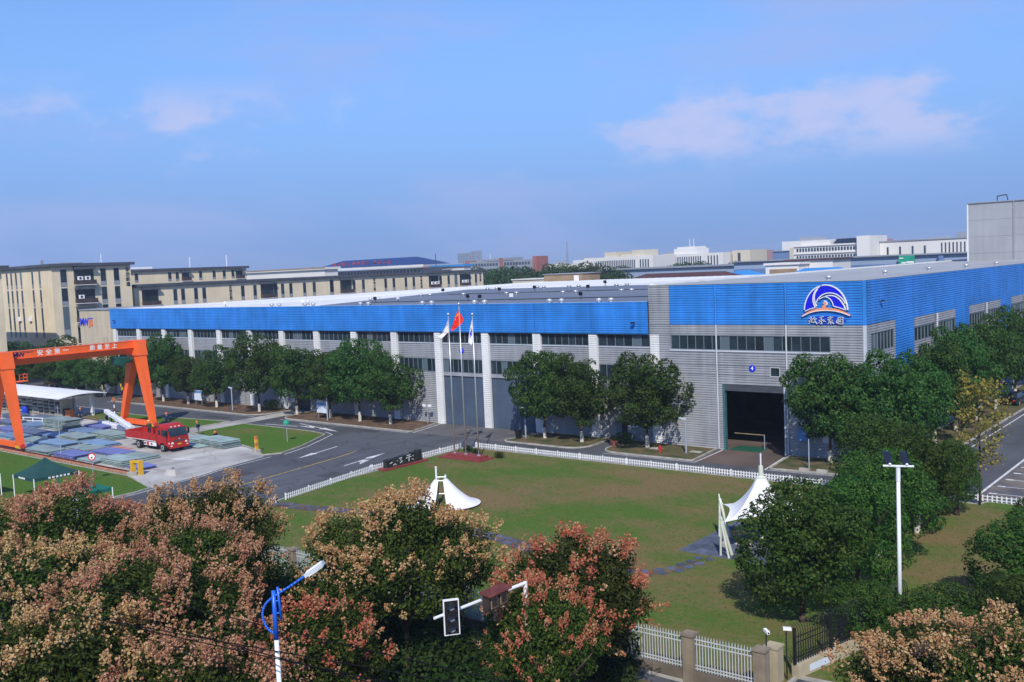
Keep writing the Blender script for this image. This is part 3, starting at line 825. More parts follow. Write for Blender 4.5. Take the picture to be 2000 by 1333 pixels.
# tan end block at the far left
T3 = thing('end_block', 'tan panelled block closing the far left end of the long blue hall', 'building', (-163, 86, 0))
for i in range(7):
    for j in range(5):
        MB().box(-168.6 + i * 1.49, -168.6 + (i + 1) * 1.49 - 0.02, 84.5, 84.62, j * 2.86, (j + 1) * 2.86 - 0.02).build('wall_panel', 'tan_panel', T3)
MB().box(-168.6, -158.3, 84.62, 92, 0, 14.25).build('wall', 'tan_panel', T3)
MB().box(-168.75, -158.15, 84.35, 92.2, 14.30, 14.5).build('roof', 'far_grey', T3)
window(T3, -160.6, -159.5, 7.6, 9.6, 84.5, 1, rows=2)
MB().box(-161.2, -160.0, 84.44, 84.56, 0, 2.9).build('door', 'trim_light', T3)

# ---- hall 4: the taller gate hall
H4 = thing('gate_hall', 'taller corner hall with blue top, grey ribbed front and open doorway', 'building', (-41, 100, 0))
Y4 = 84.8; L4, R4 = -51.9, -30.05; B4 = 12.13; T4 = 16.05
def c4(x0, x1, z0, z1, m='grey_cladding', nm='wall_panel'): clad(nm, H4, m, x0, x1, z0, z1, Y4)
for x0, x1 in ((-49.5, -44.42), (-44.40, -37.34), (-37.32, -30.28)): c4(x0, x1, B4, T4, 'blue_cladding', 'blue_panel')
c4(L4, -49.52, B4, T4)
c4(L4, R4 - 0.23, 11.16, B4 - 0.01)
c4(L4, -49.47, 9.68, 11.15); c4(-33.21, R4 - 0.23, 9.68, 11.15)
c4(L4, R4 - 0.23, 8.22, 9.67)
c4(L4, -39.04, 7.28, 8.21); c4(-38.03, -36.62, 7.28, 8.21); c4(-35.66, R4 - 0.23, 7.28, 8.21)
c4(L4, R4 - 0.23, 6.42, 7.27)
c4(L4, -43.95, 0, 6.41); c4(-37.58, R4 - 0.23, 0, 6.41)
window(H4, -49.45, -33.23, 9.70, 11.14, Y4, 18)
MB().box(-49.6, -33.1, Y4 - 0.12, Y4 - 0.05, 9.55, 9.695).build('sill', 'trim_light', H4)
window(H4, -39.03, -38.04, 7.30, 8.20, Y4, 1, fm='trim_light'); window(H4, -36.61, -35.67, 7.30, 8.20, Y4, 1, fm='trim_light')
for x in (-44.41, -37.33): MB().cyl((x, Y4 - 0.14, 0.1), (x, Y4 - 0.14, B4 + 0.02), 0.07, n=10).build('drain_pipe', 'trim_light', H4)
for x in (-44.41, -37.33): MB().cyl((x, Y4 - 0.14, B4 + 0.03), (x, Y4 - 0.14, T4 - 0.1), 0.07, n=10).build('drain_pipe', 'blue_cladding', H4)
MB().box(R4 - 0.23, R4 + 0.03, Y4 - 0.09, Y4 + 0.22, 0, B4).build('corner_trim', 'trim_light', H4)
MB().box(R4 - 0.23, R4 + 0.03, Y4 - 0.09, Y4 + 0.22, B4 + 0.005, T4).build('corner_trim', 'blue_cladding', H4)
# doorway
MB().box(-43.95, -43.72, Y4 - 0.05, Y4 + 0.35, 0, 6.40).build('door_frame', 'teal_steel', H4)
MB().box(-37.72, -37.60, Y4 - 0.05, Y4 + 0.35, 0, 6.40).build('door_frame', 'trim_light', H4)
MB().box(-43.71, -37.73, Y4 - 0.02, Y4 + 0.35, 5.80, 6.40).build('door_lintel', 'dark_steel', H4)
# shell
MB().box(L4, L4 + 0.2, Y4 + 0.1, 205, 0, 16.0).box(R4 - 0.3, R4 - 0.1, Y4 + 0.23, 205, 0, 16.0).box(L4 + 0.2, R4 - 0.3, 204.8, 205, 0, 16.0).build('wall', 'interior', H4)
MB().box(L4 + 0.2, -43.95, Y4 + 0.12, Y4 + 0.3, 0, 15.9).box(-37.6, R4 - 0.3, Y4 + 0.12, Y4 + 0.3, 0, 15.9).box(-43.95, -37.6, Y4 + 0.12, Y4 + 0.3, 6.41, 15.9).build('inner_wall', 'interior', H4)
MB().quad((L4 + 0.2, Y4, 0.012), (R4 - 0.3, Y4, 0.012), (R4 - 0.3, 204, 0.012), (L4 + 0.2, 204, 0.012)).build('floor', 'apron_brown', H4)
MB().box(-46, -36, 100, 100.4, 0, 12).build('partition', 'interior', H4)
MB().box(L4 - 0.02, R4 + 0.05, Y4 - 0.1, 205.2, 16.055, 16.10).build('roof', 'grey_roof', H4)
MB().box(L4 - 0.25, L4 + 0.35, Y4 + 0.6, 205.2, 16.105, 16.30).build('coping', 'white_cladding', H4)
MB().box(L4 - 0.03, L4 - 0.0, Y4 + 0.3, 205, 13.5, 16.04).build('side_wall', 'grey_cladding', H4)
# right-hand side: blue with grey window bays
def side(y0, y1, z0, z1, m='grey_cladding', nm='wall_panel'): clad(nm, H4, m, y0, y1, z0, z1, None, True, R4)
ys = Y4 + 0.23
side(ys, 92.38, B4, T4, 'blue_cladding', 'blue_panel')
side(ys, 92.38, 11.36, B4 - 0.01); side(ys, 92.38, 0, 9.60); side(ys, 85.9, 9.61, 11.35); side(91.95, 92.38, 9.61, 11.35)
window(H4, 85.9, 91.95, 9.61, 11.35, None, 7, True, R4)
yy = 92.40
while yy < 200:
    y1 = yy + 5.5
    side(yy, y1 - 0.02, 0, T4, 'blue_cladding', 'blue_panel')
    ye = y1 + 14.2
    side(y1, ye / 2 + y1 / 2 - 0.01, 11.92, T4, 'blue_cladding', 'blue_panel'); side(ye / 2 + y1 / 2 + 0.01, ye - 0.02, 11.92, T4, 'blue_cladding', 'blue_panel')
    side(y1, ye - 0.02, 10.98, 11.91); side(y1, ye - 0.02, 0, 9.60)
    cy_ = y1 + 7.1
    side(cy_ - 0.35, cy_ + 0.35, 9.61, 10.97)
    window(H4, y1 + 0.05, cy_ - 0.36, 9.61, 10.97, None, 6, True, R4)
    window(H4, cy_ + 0.36, ye - 0.07, 9.61, 10.97, None, 6, True, R4)
    ribs(cy_ - 0.3, cy_ + 0.3, 0, 11.9, depth=0.03).build('column', 'white_cladding', H4, loc=(R4 + 0.16 - H4.location.x, -H4.location.y, 0), rot=(0, 0, math.pi / 2), local=True)
    yy = ye
# things inside and at the doorway
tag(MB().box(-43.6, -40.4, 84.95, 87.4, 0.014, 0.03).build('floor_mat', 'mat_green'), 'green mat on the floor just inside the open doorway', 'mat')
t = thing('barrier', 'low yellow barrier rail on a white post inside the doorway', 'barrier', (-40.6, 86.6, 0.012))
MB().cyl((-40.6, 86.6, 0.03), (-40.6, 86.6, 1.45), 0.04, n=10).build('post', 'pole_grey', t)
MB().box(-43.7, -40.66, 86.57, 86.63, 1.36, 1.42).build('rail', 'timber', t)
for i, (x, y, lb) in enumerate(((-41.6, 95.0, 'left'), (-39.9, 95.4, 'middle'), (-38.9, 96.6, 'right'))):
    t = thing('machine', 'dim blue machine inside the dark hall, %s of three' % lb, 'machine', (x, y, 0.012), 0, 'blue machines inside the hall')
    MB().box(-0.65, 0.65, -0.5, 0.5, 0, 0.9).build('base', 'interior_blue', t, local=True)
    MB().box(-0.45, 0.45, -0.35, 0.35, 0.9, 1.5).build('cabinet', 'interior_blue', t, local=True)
    MB().cyl((0.3, -0.36, 1.2), (0.3, -0.46, 1.2), 0.12).build('dial', 'dark_steel', t, local=True)
# ------------------------------------------------------------------ signs on the halls, roof fittings
def arc(cx, cz, rx, rz, a0, a1, n):
    return [(cx + rx * math.cos(math.radians(a0 + (a1 - a0) * i / n)), cz + rz * math.sin(math.radians(a0 + (a1 - a0) * i / n))) for i in range(n + 1)]
def catmull(pts, n=5):
    """smooth curve through the points"""
    P = [pts[0]] + list(pts) + [pts[-1]]; out = []
    for i in range(1, len(P) - 2):
        for k in range(n):
            t = k / n; q = []
            for a, b, c, d in zip(P[i - 1], P[i], P[i + 1], P[i + 2]):
                q.append(0.5 * (2 * b + (c - a) * t + (2 * a - 5 * b + 4 * c - d) * t * t + (3 * b - a - 3 * c + d) * t ** 3))
            out.append(tuple(q))
    return out + [tuple(pts[-1])]
def flatplate(poly, y0, y1):
    """plate in XZ with thickness in Y (outline counter-clockwise seen from -Y)"""
    b = MB(); k = len(poly)
    b.face([(x, y0, z) for x, z in poly]); b.face([(x, y1, z) for x, z in poly[::-1]])
    for i in range(k):
        j = (i + 1) % k
        b.quad((poly[i][0], y0, poly[i][1]), (poly[i][0], y1, poly[i][1]), (poly[j][0], y1, poly[j][1]), (poly[j][0], y0, poly[j][1]))
    return b
def band(outer, inner, y0, y1):
    """closed band between two open curves with the same number of points"""
    return flatplate(outer + inner[::-1], y0, y1)
def ribbon(pts, w, y0, y1):
    """stroke of width w along a curve in XZ"""
    L, Rr = [], []
    for i, p in enumerate(pts):
        a = Vector(pts[max(0, i - 1)]); c = Vector(pts[min(len(pts) - 1, i + 1)]); n = Vector((-(c - a).y, (c - a).x)).normalized() * w / 2
        L.append((p[0] + n.x, p[1] + n.y)); Rr.append((p[0] - n.x, p[1] - n.y))
    b = MB()
    for i in range(len(pts) - 1):
        q = [Rr[i], Rr[i + 1], L[i + 1], L[i]]
        b.face([(x, y0, z) for x, z in q]); b.face([(x, y1, z) for x, z in q[::-1]])
        b.quad((*[R_ for R_ in (Rr[i][0], y1, Rr[i][1])],), (Rr[i + 1][0], y1, Rr[i + 1][1]), (Rr[i + 1][0], y0, Rr[i + 1][1]), (Rr[i][0], y0, Rr[i][1]))
        b.quad((L[i][0], y0, L[i][1]), (L[i + 1][0], y0, L[i + 1][1]), (L[i + 1][0], y1, L[i + 1][1]), (L[i][0], y1, L[i][1]))
    return b
# wave emblem with lettering, front right of the gate hall
LG = thing('emblem_sign', 'round blue and white wave emblem with silver lettering on the hall front', 'sign', (-33.55, Y4 - 0.05, 13.0))
def lg(b, name, m, dy=0.0):
    o = b.build(name, m, LG, loc=(0, dy, 0), local=True); return o
# x, z are metres about (-33.55, 13.0)
outer = arc(0.03, 0.38, 1.93, 2.32, 8, 172, 40)
ground_l = [(-1.88, 0.42), (-0.85, 0.78)]
left_leaf = arc(0.03, 0.38, 1.93, 2.32, 172, 104, 18) + arc(0.55, 1.20, 1.68, 1.45, 118, 208, 16)[0:0]
crest_in = [(-0.50, 2.60), (-0.85, 2.28), (-1.06, 1.88), (-1.12, 1.45), (-1.05, 1.05), (-0.90, 0.74)]
crest_in = catmull(crest_in)
lg(flatplate((arc(0.03, 0.38, 1.93, 2.32, 176, 105, 16) + crest_in + [(-1.4, 0.62), (-1.85, 0.42)])[::-1], -0.16, -0.06), 'wave_leaf', 'logo_blue')
top_out = [(-0.28, 2.64)] + arc(0.03, 0.38, 1.93, 2.32, 97, 12, 22)
top_in = [(1.82, 1.05), (1.62, 1.42), (1.30, 1.72), (0.90, 1.95), (0.45, 2.03), (0.02, 1.98), (-0.36, 1.80), (-0.66, 1.50), (-0.84, 1.18), (-0.92, 1.22), (-0.97, 1.62), (-0.88, 2.02), (-0.65, 2.38)]
top_in = catmull(top_in[:9]) + catmull(top_in[9:])
lg(flatplate((top_out + top_in)[::-1], -0.16, -0.06), 'wave_leaf', 'logo_blue')
low_out = [(0.02, 1.74), (0.45, 1.80), (0.88, 1.72), (1.25, 1.48), (1.52, 1.15), (1.72, 0.80), (1.80, 0.52)]
low_in = [(1.30, 0.68), (0.78, 0.82), (0.72, 1.10), (0.55, 1.38), (0.30, 1.60)]
low_out, low_in = catmull(low_out), catmull(low_in)
lg(flatplate((low_out + low_in)[::-1], -0.16, -0.06), 'wave_leaf', 'logo_blue')
for nm, pts, w in (('rim', arc(0.03, 0.38, 1.97, 2.36, 176, 104, 18), 0.09), ('rim', [(-0.28, 2.68)] + arc(0.03, 0.38, 1.97, 2.36, 97, 3, 26), 0.09),
                   ('rim', crest_in, 0.08), ('rim', catmull([(-0.65, 2.40), (-0.90, 2.03), (-0.99, 1.62), (-0.93, 1.2), (-0.82, 0.86)]), 0.08),
                   ('rim', top_in[:41], 0.08), ('rim', low_out, 0.08), ('rim', catmull([(-0.55, 1.48), (-0.2, 1.66), (0.10, 1.68), (0.40, 1.52), (0.62, 1.25), (0.74, 0.88)]), 0.07),
                   ('rim', [(-1.88, 0.42), (-1.4, 0.62), (-0.85, 0.76)], 0.07), ('rim', [(0.74, 0.86), (1.3, 0.70), (1.84, 0.50)], 0.07)):
    lg(ribbon(pts, w, -0.20, -0.05), nm, 'logo_white')
base_o = [(-2.25, -0.02), (-1.5, 0.42), (-0.8, 0.63), (0.0, 0.70), (0.8, 0.64), (1.5, 0.44), (2.30, 0.02)]
base_i = [(-2.15, -0.05), (-1.5, 0.25), (-0.8, 0.42), (0.0, 0.47), (0.8, 0.42), (1.5, 0.26), (2.2, 0.0)]
base_o, base_i = catmull(base_o), catmull(base_i)
lg(flatplate((base_o + base_i[::-1])[::-1], -0.18, -0.05), 'shore_arc', 'logo_orange')
lg(ribbon(base_i, 0.06, -0.21, -0.05), 'rim', 'logo_white')
lg(flatplate([(-0.32, 0.66), (0.06, 0.66), (0.02, 0.86), (0.16, 1.02), (0.12, 1.22), (-0.10, 1.30), (-0.22, 1.10), (-0.10, 1.0), (-0.24, 0.90)], -0.19, -0.05), 'figure', 'logo_orange')
lg(ribbon([(0.04, 0.92), (0.18, 1.02), (0.12, 1.24), (-0.12, 1.33)], 0.06, -0.2, -0.05), 'rim', 'logo_white')
# brush lettering below
strokes = {
 0: [[(-1.50, -0.22), (-1.18, -0.30)], [(-1.34, -0.08), (-1.38, -0.45), (-1.56, -0.72)], [(-1.38, -0.45), (-1.20, -0.62)], [(-1.02, -0.10), (-1.14, -0.36)], [(-1.12, -0.30), (-0.82, -0.26)], [(-0.94, -0.30), (-1.10, -0.66)], [(-1.06, -0.42), (-0.78, -0.74)], [(-1.58, -0.46), (-1.22, -0.44)]],
 1: [[(-0.55, -0.16), (-0.20, -0.06)], [(-0.38, -0.10), (-0.42, -0.42), (-0.36, -0.74), (-0.50, -0.70)], [(-0.62, -0.42), (-0.12, -0.38)], [(-0.50, -0.50), (-0.64, -0.66)], [(-0.22, -0.50), (-0.02, -0.50)]],
 2: [[(0.42, -0.06), (0.38, -0.30)], [(0.20, -0.18), (0.66, -0.12)], [(0.16, -0.36), (0.52, -0.22)], [(0.30, -0.34), (0.62, -0.46)], [(0.24, -0.48), (0.64, -0.40)], [(0.44, -0.40), (0.46, -0.76)], [(0.42, -0.54), (0.18, -0.72)], [(0.50, -0.54), (0.74, -0.72)]],
 3: [[(1.00, -0.40), (0.96, -0.66)], [(1.12, -0.20), (1.10, -0.74)], [(1.12, -0.18), (1.56, -0.12), (1.54, -0.74), (1.10, -0.70)], [(1.22, -0.34), (1.44, -0.32)], [(1.34, -0.22), (1.32, -0.60)], [(1.30, -0.42), (1.20, -0.56)]],
}
for k, ss in strokes.items():
    b = MB()
    for st in ss:
        r = ribbon(st, 0.075, -0.18, -0.06); n0 = len(b.v); b.v += r.v; b.f += [tuple(i + n0 for i in f) for f in r.f]; b.m += r.m
    lg(b, 'character', 'trim_light')
lg(flatplate(arc(0.05, -0.42, 1.75, 0.42, 0, 360, 36)[:-1][::-1], -0.056, -0.050), 'painted_shadow', 'logo_shadow')  # thin dark blue ellipse standing in for the shadow around the lettering

def disc_sign(x, y, z, txt, lab, r=0.33):
    t = thing('number_sign', lab, 'sign', (x, y, z))
    MB().cyl((0, 0, 0), (0, -0.05, 0), r, n=28).build('disc', 'sign_blue', t, local=True)
    inst('numeral', text_mesh(txt, r * 1.55, 'numeral', 'letter_white', 0.01, bold=0.01), t, (0, -0.066, 0), FRONT)
disc_sign(-40.77, Y4 - 0.06, 8.04, '4', 'round blue sign with white numeral 4 above the doorway')
disc_sign(-77.9, YF - 0.06, 8.95, '3', 'round blue sign with white numeral 3 above the roller doors')

# company letters on the tan end block
t = thing('letter_sign', 'blue and orange block letters on the tan end block', 'sign', (-166.2, 84.46, 12.2))
inst('letters', text_mesh('MW', 1.75, 'letters', 'sign_blue', 0.03, bold=0.06, spacing=0.78), t, (-0.75, 0, 0), FRONT)
inst('letters', text_mesh('JG', 1.45, 'letters', 'letter_orange', 0.03, bold=0.06, spacing=0.85), t, (1.55, 0, -0.12), FRONT)
MB().box(0.75, 2.3, -0.03, 0.03, 0.62, 0.76).build('underline', 'sign_blue', t, local=True)

# small wall fittings: cameras / speakers
for x, y, z, s, lab in ((-53.5, 84.40, 12.35, False, 'black wall lamp on the blue band next to the corner hall'),
                        (-156.6, 84.48, 12.5, False, 'small dark wall lamp at the far left of the blue band'),
                        (R4 + 0.08, 88.3, 14.1, True, 'small dark camera on the blue side wall near the corner')):
    t = thing('wall_lamp', lab, 'wall lamp', (x, y, z), math.pi / 2 if s else 0); t.scale = (0.62, 0.62, 0.62)
    MB().box(-0.05, 0.05, -0.35, 0.06, -0.05, 0.05).build('bracket', 'dark_steel', t, local=True)
    MB().hexa([(-0.36, -0.6, -0.12), (0.36, -0.6, -0.12), (0.36, -0.2, -0.12), (-0.36, -0.2, -0.12)], [(-0.3, -0.52, 0.12), (0.3, -0.52, 0.12), (0.3, -0.2, 0.12), (-0.3, -0.2, 0.12)]).build('head', 'black_plastic', t, local=True)

# turbine vents on both roofs
vb = MB().lathe((0, 0, 0), [(0.26, 0.0), (0.24, 0.22)], 12).mesh('neck', 'steel', smooth=False)
vt = MB().lathe((0, 0, 0), [(0.26, 0.22), (0.42, 0.30), (0.46, 0.42), (0.38, 0.56), (0.12, 0.64)], 14).mesh('turbine', 'steel', smooth=True)
def vent(x, y, z, lab, grp):
    t = thing('roof_vent', lab, 'roof vent', (x, y, z), 0, grp)
    inst('neck', vb, t, scale=(0.75,) * 3); inst('turbine', vt, t, scale=(0.75,) * 3)
VENTS = [(-91.8, 101.0), (-98.1, 113.5), (-96.6, 113.9), (-83.9, 100.9), (-82.4, 101.2), (-76.4, 85.9), (-74.9, 86.0), (-89.0, 114.3), (-87.6, 114.0), (-74.1, 100.4), (-72.7, 101.2),
         (-83.0, 114.0), (-81.6, 114.4), (-65.3, 85.9), (-63.8, 86.1), (-74.8, 113.9), (-73.4, 114.4), (-66.1, 101.7), (-64.8, 102.0), (-58.7, 85.9), (-57.3, 86.1), (-115.0, 85.8), (-113.4, 85.9),
         (-107.5, 85.8), (-105.9, 85.9), (-110.9, 101.0), (-109.4, 101.2), (-96.2, 85.8), (-94.8, 85.9), (-99.9, 100.8), (-98.5, 101.2), (-84.9, 85.8), (-83.4, 85.9)]
for row, (ya, yb, nm) in enumerate(((80, 95, 'front row'), (95, 108, 'middle row'), (108, 120, 'back row'))):
    rr = sorted([v for v in VENTS if ya < v[1] < yb])
    for i, (x, y) in enumerate(rr):
        vent(x, y, RZ(y, x), '%s round metal vent from the left in the %s on the long grey roof' % (ORD[i], nm), 'turbine vents on the long roof')
for i, (x, y) in enumerate([(-34.0, 86.6), (-34.6, 103.5), (-33.4, 114.4), (-32.3, 125.3), (-31.3, 135.4)]):
    vent(x, y, 16.10, '%s round metal vent from the left on the corner hall roof' % ORD[i], 'turbine vents on the corner hall roof')
FLOODS = [(-128.6, 87.4), (-112.2, 89.1), (-110.6, 88.9), (-97.8, 89.9), (-93.9, 90.4), (-81.6, 90.6), (-78.9, 89.7), (-74.5, 90.5), (-64.5, 90.8), (-101.0, 106.6), (-88.6, 105.0), (-84.3, 107.6), (-74.2, 106.1), (-78.6, 116.8)]
fs = MB().bar((0, -0.25, 0), (0, 0, 0.75), 0.06).bar((0, 0.3, 0), (0, 0, 0.75), 0.06).box(-0.3, 0.3, -0.03, 0.03, 0, 0.05).mesh('stand', 'dark_steel')
fh = MB().hexa([(-0.38, -0.10, 0.62), (0.38, -0.10, 0.62), (0.30, 0.22, 0.66), (-0.30, 0.22, 0.66)], [(-0.38, -0.30, 1.22), (0.38, -0.30, 1.22), (0.30, -0.02, 1.30), (-0.30, -0.02, 1.30)]).mesh('lamp_head', 'black_plastic')
fhw = MB().hexa([(-0.38, -0.10, 0.62), (0.38, -0.10, 0.62), (0.30, 0.22, 0.66), (-0.30, 0.22, 0.66)], [(-0.38, -0.30, 1.22), (0.38, -0.30, 1.22), (0.30, -0.02, 1.30), (-0.30, -0.02, 1.30)]).mesh('lamp_head', 'logo_white')
fl_sorted = sorted(FLOODS)
for i, (x, y) in enumerate(fl_sorted):
    white = (x, y) in ((-128.6, 87.4), (-112.2, 89.1), (-110.6, 88.9), (-93.9, 90.4), (-74.5, 90.5))
    t = thing('roof_floodlight', '%s %s floodlight from the left standing on the long roof' % (ORD[i], 'white' if white else 'black'), 'floodlight', (x, y, RZ(y, x) + 0.05), 0.5 + 0.4 * math.sin(i * 2.3), 'floodlights on the long roof')
    inst('stand', fs, t, scale=(0.62,) * 3); inst('lamp_head', fhw if white else fh, t, scale=(0.62,) * 3)
def sag(p0, p1, n, s, rr):
    pts = []
    for i in range(n + 1):
        u = i / n; a = Vector(p0).lerp(Vector(p1), u)
        pts.append((a.x, a.y + rr.uniform(-0.25, 0.25), a.z - s * 4 * u * (1 - u)))
    return pts
rr = random.Random(8)
for k, (a, b, lab) in enumerate((((-101, 90.2), (-54, 92.5), 'black cable lying along the front of the long roof'), ((-98, 104.5), (-54, 106.5), 'black cable lying across the middle of the long roof'))):
    pts = sag((a[0], a[1], 0), (b[0], b[1], 0), 24, 0, rr)
    tag(MB().tube([(x, y, RZ(y) + 0.085) for x, y, z in pts], 0.045, 5).build('roof_cable', 'cable'), lab, 'cable')
# ------------------------------------------------------------------ gantry crane, rails, truck, yard goods, people
GC = thing('gantry_crane', 'tall orange gantry crane with white slogan standing over the panel yard', 'gantry crane', (-116.8, 57.0, 0))
YN, YFa = 49.0, 65.5
def cb(b, nm, m='crane_orange'): return b.build(nm, m, GC)
cb(MB().box(-117.15, -116.05, 46.2, 66.7, 10.50, 11.28).box(-117.2, -116.0, 46.2, 66.7, 11.282, 11.34).box(-117.25, -115.95, 46.2, 66.7, 10.44, 10.498), 'girder')
cb(MB().box(-116.95, -116.25, 46.4, 66.4, 10.0, 10.438), 'lower_chord')
cb(MB().box(-116.75, -116.45, 47, 66.2, 9.70, 9.998), 'hoist_beam')
for y in (YN, YFa):
    cb(MB().hexa([(-118.0, y - 0.66, 9.45), (-115.0, y - 0.66, 9.45), (-115.0, y + 0.66, 9.45), (-118.0, y + 0.66, 9.45)], [(-117.6, y - 0.66, 11.36), (-115.4, y - 0.66, 11.36), (-115.4, y + 0.66, 11.36), (-117.6, y + 0.66, 11.36)]), 'leg_cap')
    for x0, x1, nm in ((-115.75, -113.75, 'r'), (-117.3, -120.95, 'l')):
        w0, w1, d0, d1 = 0.66, 0.36, 0.52, 0.32
        cb(MB().hexa([(x1 - w1, y - d1, 0.75), (x1 + w1, y - d1, 0.75), (x1 + w1, y + d1, 0.75), (x1 - w1, y + d1, 0.75)],
                     [(x0 - w0, y - d0, 9.445), (x0 + w0, y - d0, 9.445), (x0 + w0, y + d0, 9.445), (x0 - w0, y + d0, 9.445)]), 'leg')
        wh = cb(MB().box(x1 - 0.75, x1 + 0.75, y - 0.30, y + 0.30, 0.42, 0.745), 'wheel_truck', 'safety_yellow' if nm == 'r' else 'crane_orange')
        for dx in (-0.45, 0.45): MB().cyl((x1 + dx, y - 0.14, 0.58), (x1 + dx, y + 0.14, 0.58), 0.24, n=14).build('wheel', 'rust_red', wh)
        cb(MB().cyl((x1 + 0.75, y - 0.22, 0.75), (x1 + 1.15, y - 0.22, 0.75), 0.26, n=12), 'motor', 'sign_red')
    cb(MB().box(-120.1, -114.6, y - 0.24, y + 0.24, 0.45, 1.05), 'sill_beam')
cb(MB().bar((-120.2, YN, 4.0), (-119.6, YN - 1.0, 4.0), 0.1), 'bracket')
# cab platform with railing on the near leg
cb(MB().box(-115.2, -114.1, 49.55, 50.6, 7.9, 8.0), 'platform')
rb = MB()
for z in (8.35, 8.75): rb.bar((-114.15, 49.6, z), (-114.15, 50.55, z), 0.05).bar((-115.2, 50.55, z), (-114.2, 50.55, z), 0.05)
for y in (49.65, 50.1, 50.5): rb.bar((-114.15, y, 8.0), (-114.15, y, 8.8), 0.05)
cb(rb, 'railing')
# hoist trolley
cb(MB().box(-117.6, -116.0, 62.6, 64.2, 8.75, 9.34), 'hoist', 'machine_green')
cb(MB().cyl((-117.8, 63.0, 8.7), (-115.7, 63.0, 8.7), 0.42, n=16), 'drum', 'machine_green')
cb(MB().cyl((-116.8, 63.9, 8.9), (-116.8, 64.9, 8.9), 0.36, n=14), 'motor', 'machine_green')
cb(MB().cyl((-116.8, 63.2, 6.0), (-116.8, 63.2, 8.7), 0.03, n=6), 'rope', 'cable')
cb(MB().tube([(-116.8, 63.2, 6.0), (-116.8, 63.2, 5.6), (-116.8, 63.45, 5.4), (-116.8, 63.2, 5.15)], 0.09, 6), 'hook', 'safety_yellow')
for txt, y, s, m in (('安全第一', 54.6, 0.74, 'letter_white'), ('质量至上', 60.9, 0.70, 'letter_white')):
    inst('slogan', text_mesh(txt, s, 'slogan', m, 0.005, spacing=1.75, bold=0.012), GC, (-116.04 + 116.8, y - 57.0, 10.90), SIDE)
inst('letters', text_mesh('MW', 0.78, 'letters', 'letter_navy', 0.005, bold=0.03, spacing=0.8), GC, (-116.04 + 116.8, 50.6 - 57.0, 10.88), SIDE)
MB().box(-116.046, -116.03, 51.4, 52.3, 11.08, 11.15).build('underline', 'letter_navy', GC)

# crane rails
def rail(y, x0, x1, lab, wall):
    t = thing('crane_rail', lab, 'rail', ((x0 + x1) / 2, y, 0))
    MB().box(x0, x1, y - 0.22, y + 0.22, -0.02, 0.20).build('beam', 'rail_beam' if wall else 'concrete', t)
    MB().box(x0, x1, y - 0.045, y + 0.045, 0.202, 0.335).build('rail', 'rail_red', t)
    if wall:
        bm_ = MB().box(-0.07, 0.07, -0.12, 0.0, 0, 0.17).mesh('bracket', 'rail_bracket')
        n = int((x1 - x0) / 0.62)
        for i in range(min(n, 150)):
            inst('bracket', bm_, t, (x1 - 0.4 - i * 0.62 - t.location.x, -0.222, 0.0))
rail(48.55, -170, -88.6, 'orange crane rail beam edging the panel yard along the grass', True)
rail(65.5, -150, -108.5, 'crane rail behind the yard under the far crane legs', False)
t = thing('buffer_stop', 'yellow buffer stop at the near end of the crane rail', 'buffer stop', (-88.3, 48.7, 0))
MB().box(-88.75, -88.45, 48.35, 48.75, 0, 1.2).box(-88.05, -87.75, 48.75, 49.15, 0, 1.2).build('post', 'safety_yellow', t)
MB().hexa([(-88.75, 48.35, 1.2), (-87.75, 48.75, 1.2), (-87.75, 49.15, 1.2), (-88.75, 48.75, 1.2)], [(-88.75, 48.35, 1.42), (-87.75, 48.75, 1.42), (-87.75, 49.15, 1.42), (-88.75, 48.75, 1.42)]).build('crossbeam', 'safety_yellow', t)
MB().box(-88.9, -87.9, 48.0, 48.5, 0, 0.35).build('footing', 'kerb', t)

# ---- truck
TR = thing('flatbed_truck', 'red flatbed truck with dropside bed parked on the concrete yard', 'truck', (-100.4, 58.2, 0.005))
W2 = 1.22
def tb(b, nm, m, parent=TR, smooth=False): return b.build(nm, m, parent, local=True, smooth=smooth)
tb(MB().box(-4.6, 4.2, -0.45, 0.45, 0.70, 0.98), 'chassis', 'black_plastic')
bed = tb(MB().box(-4.75, 1.95, -W2, W2, 1.02, 1.16), 'bed', 'truck_bed_red')
for y in (-W2, W2 - 0.06): tb(MB().box(-4.75, 1.85, y, y + 0.06, 1.165, 1.92), 'side_board', 'truck_bed_red', bed)
for x in (-4.75, 1.88): tb(MB().box(x, x + 0.06, -W2 + 0.065, W2 - 0.065, 1.165, 1.92 if x < 0 else 2.25), 'end_board', 'truck_bed_red', bed)
pst = MB().box(-0.05, 0.05, -0.03, 0.0, 0, 0.78).mesh('board_post', 'truck_bed_red')
for x in (-4.6, -2.95, -1.3, 0.35, 1.7): inst('board_post', pst, bed, (x, -W2 - 0.002, 1.15))
tb(MB().box(-4.6, 1.7, -W2 - 0.012, -W2 - 0.002, 1.04, 1.10), 'reflector_strip', 'logo_white', bed)
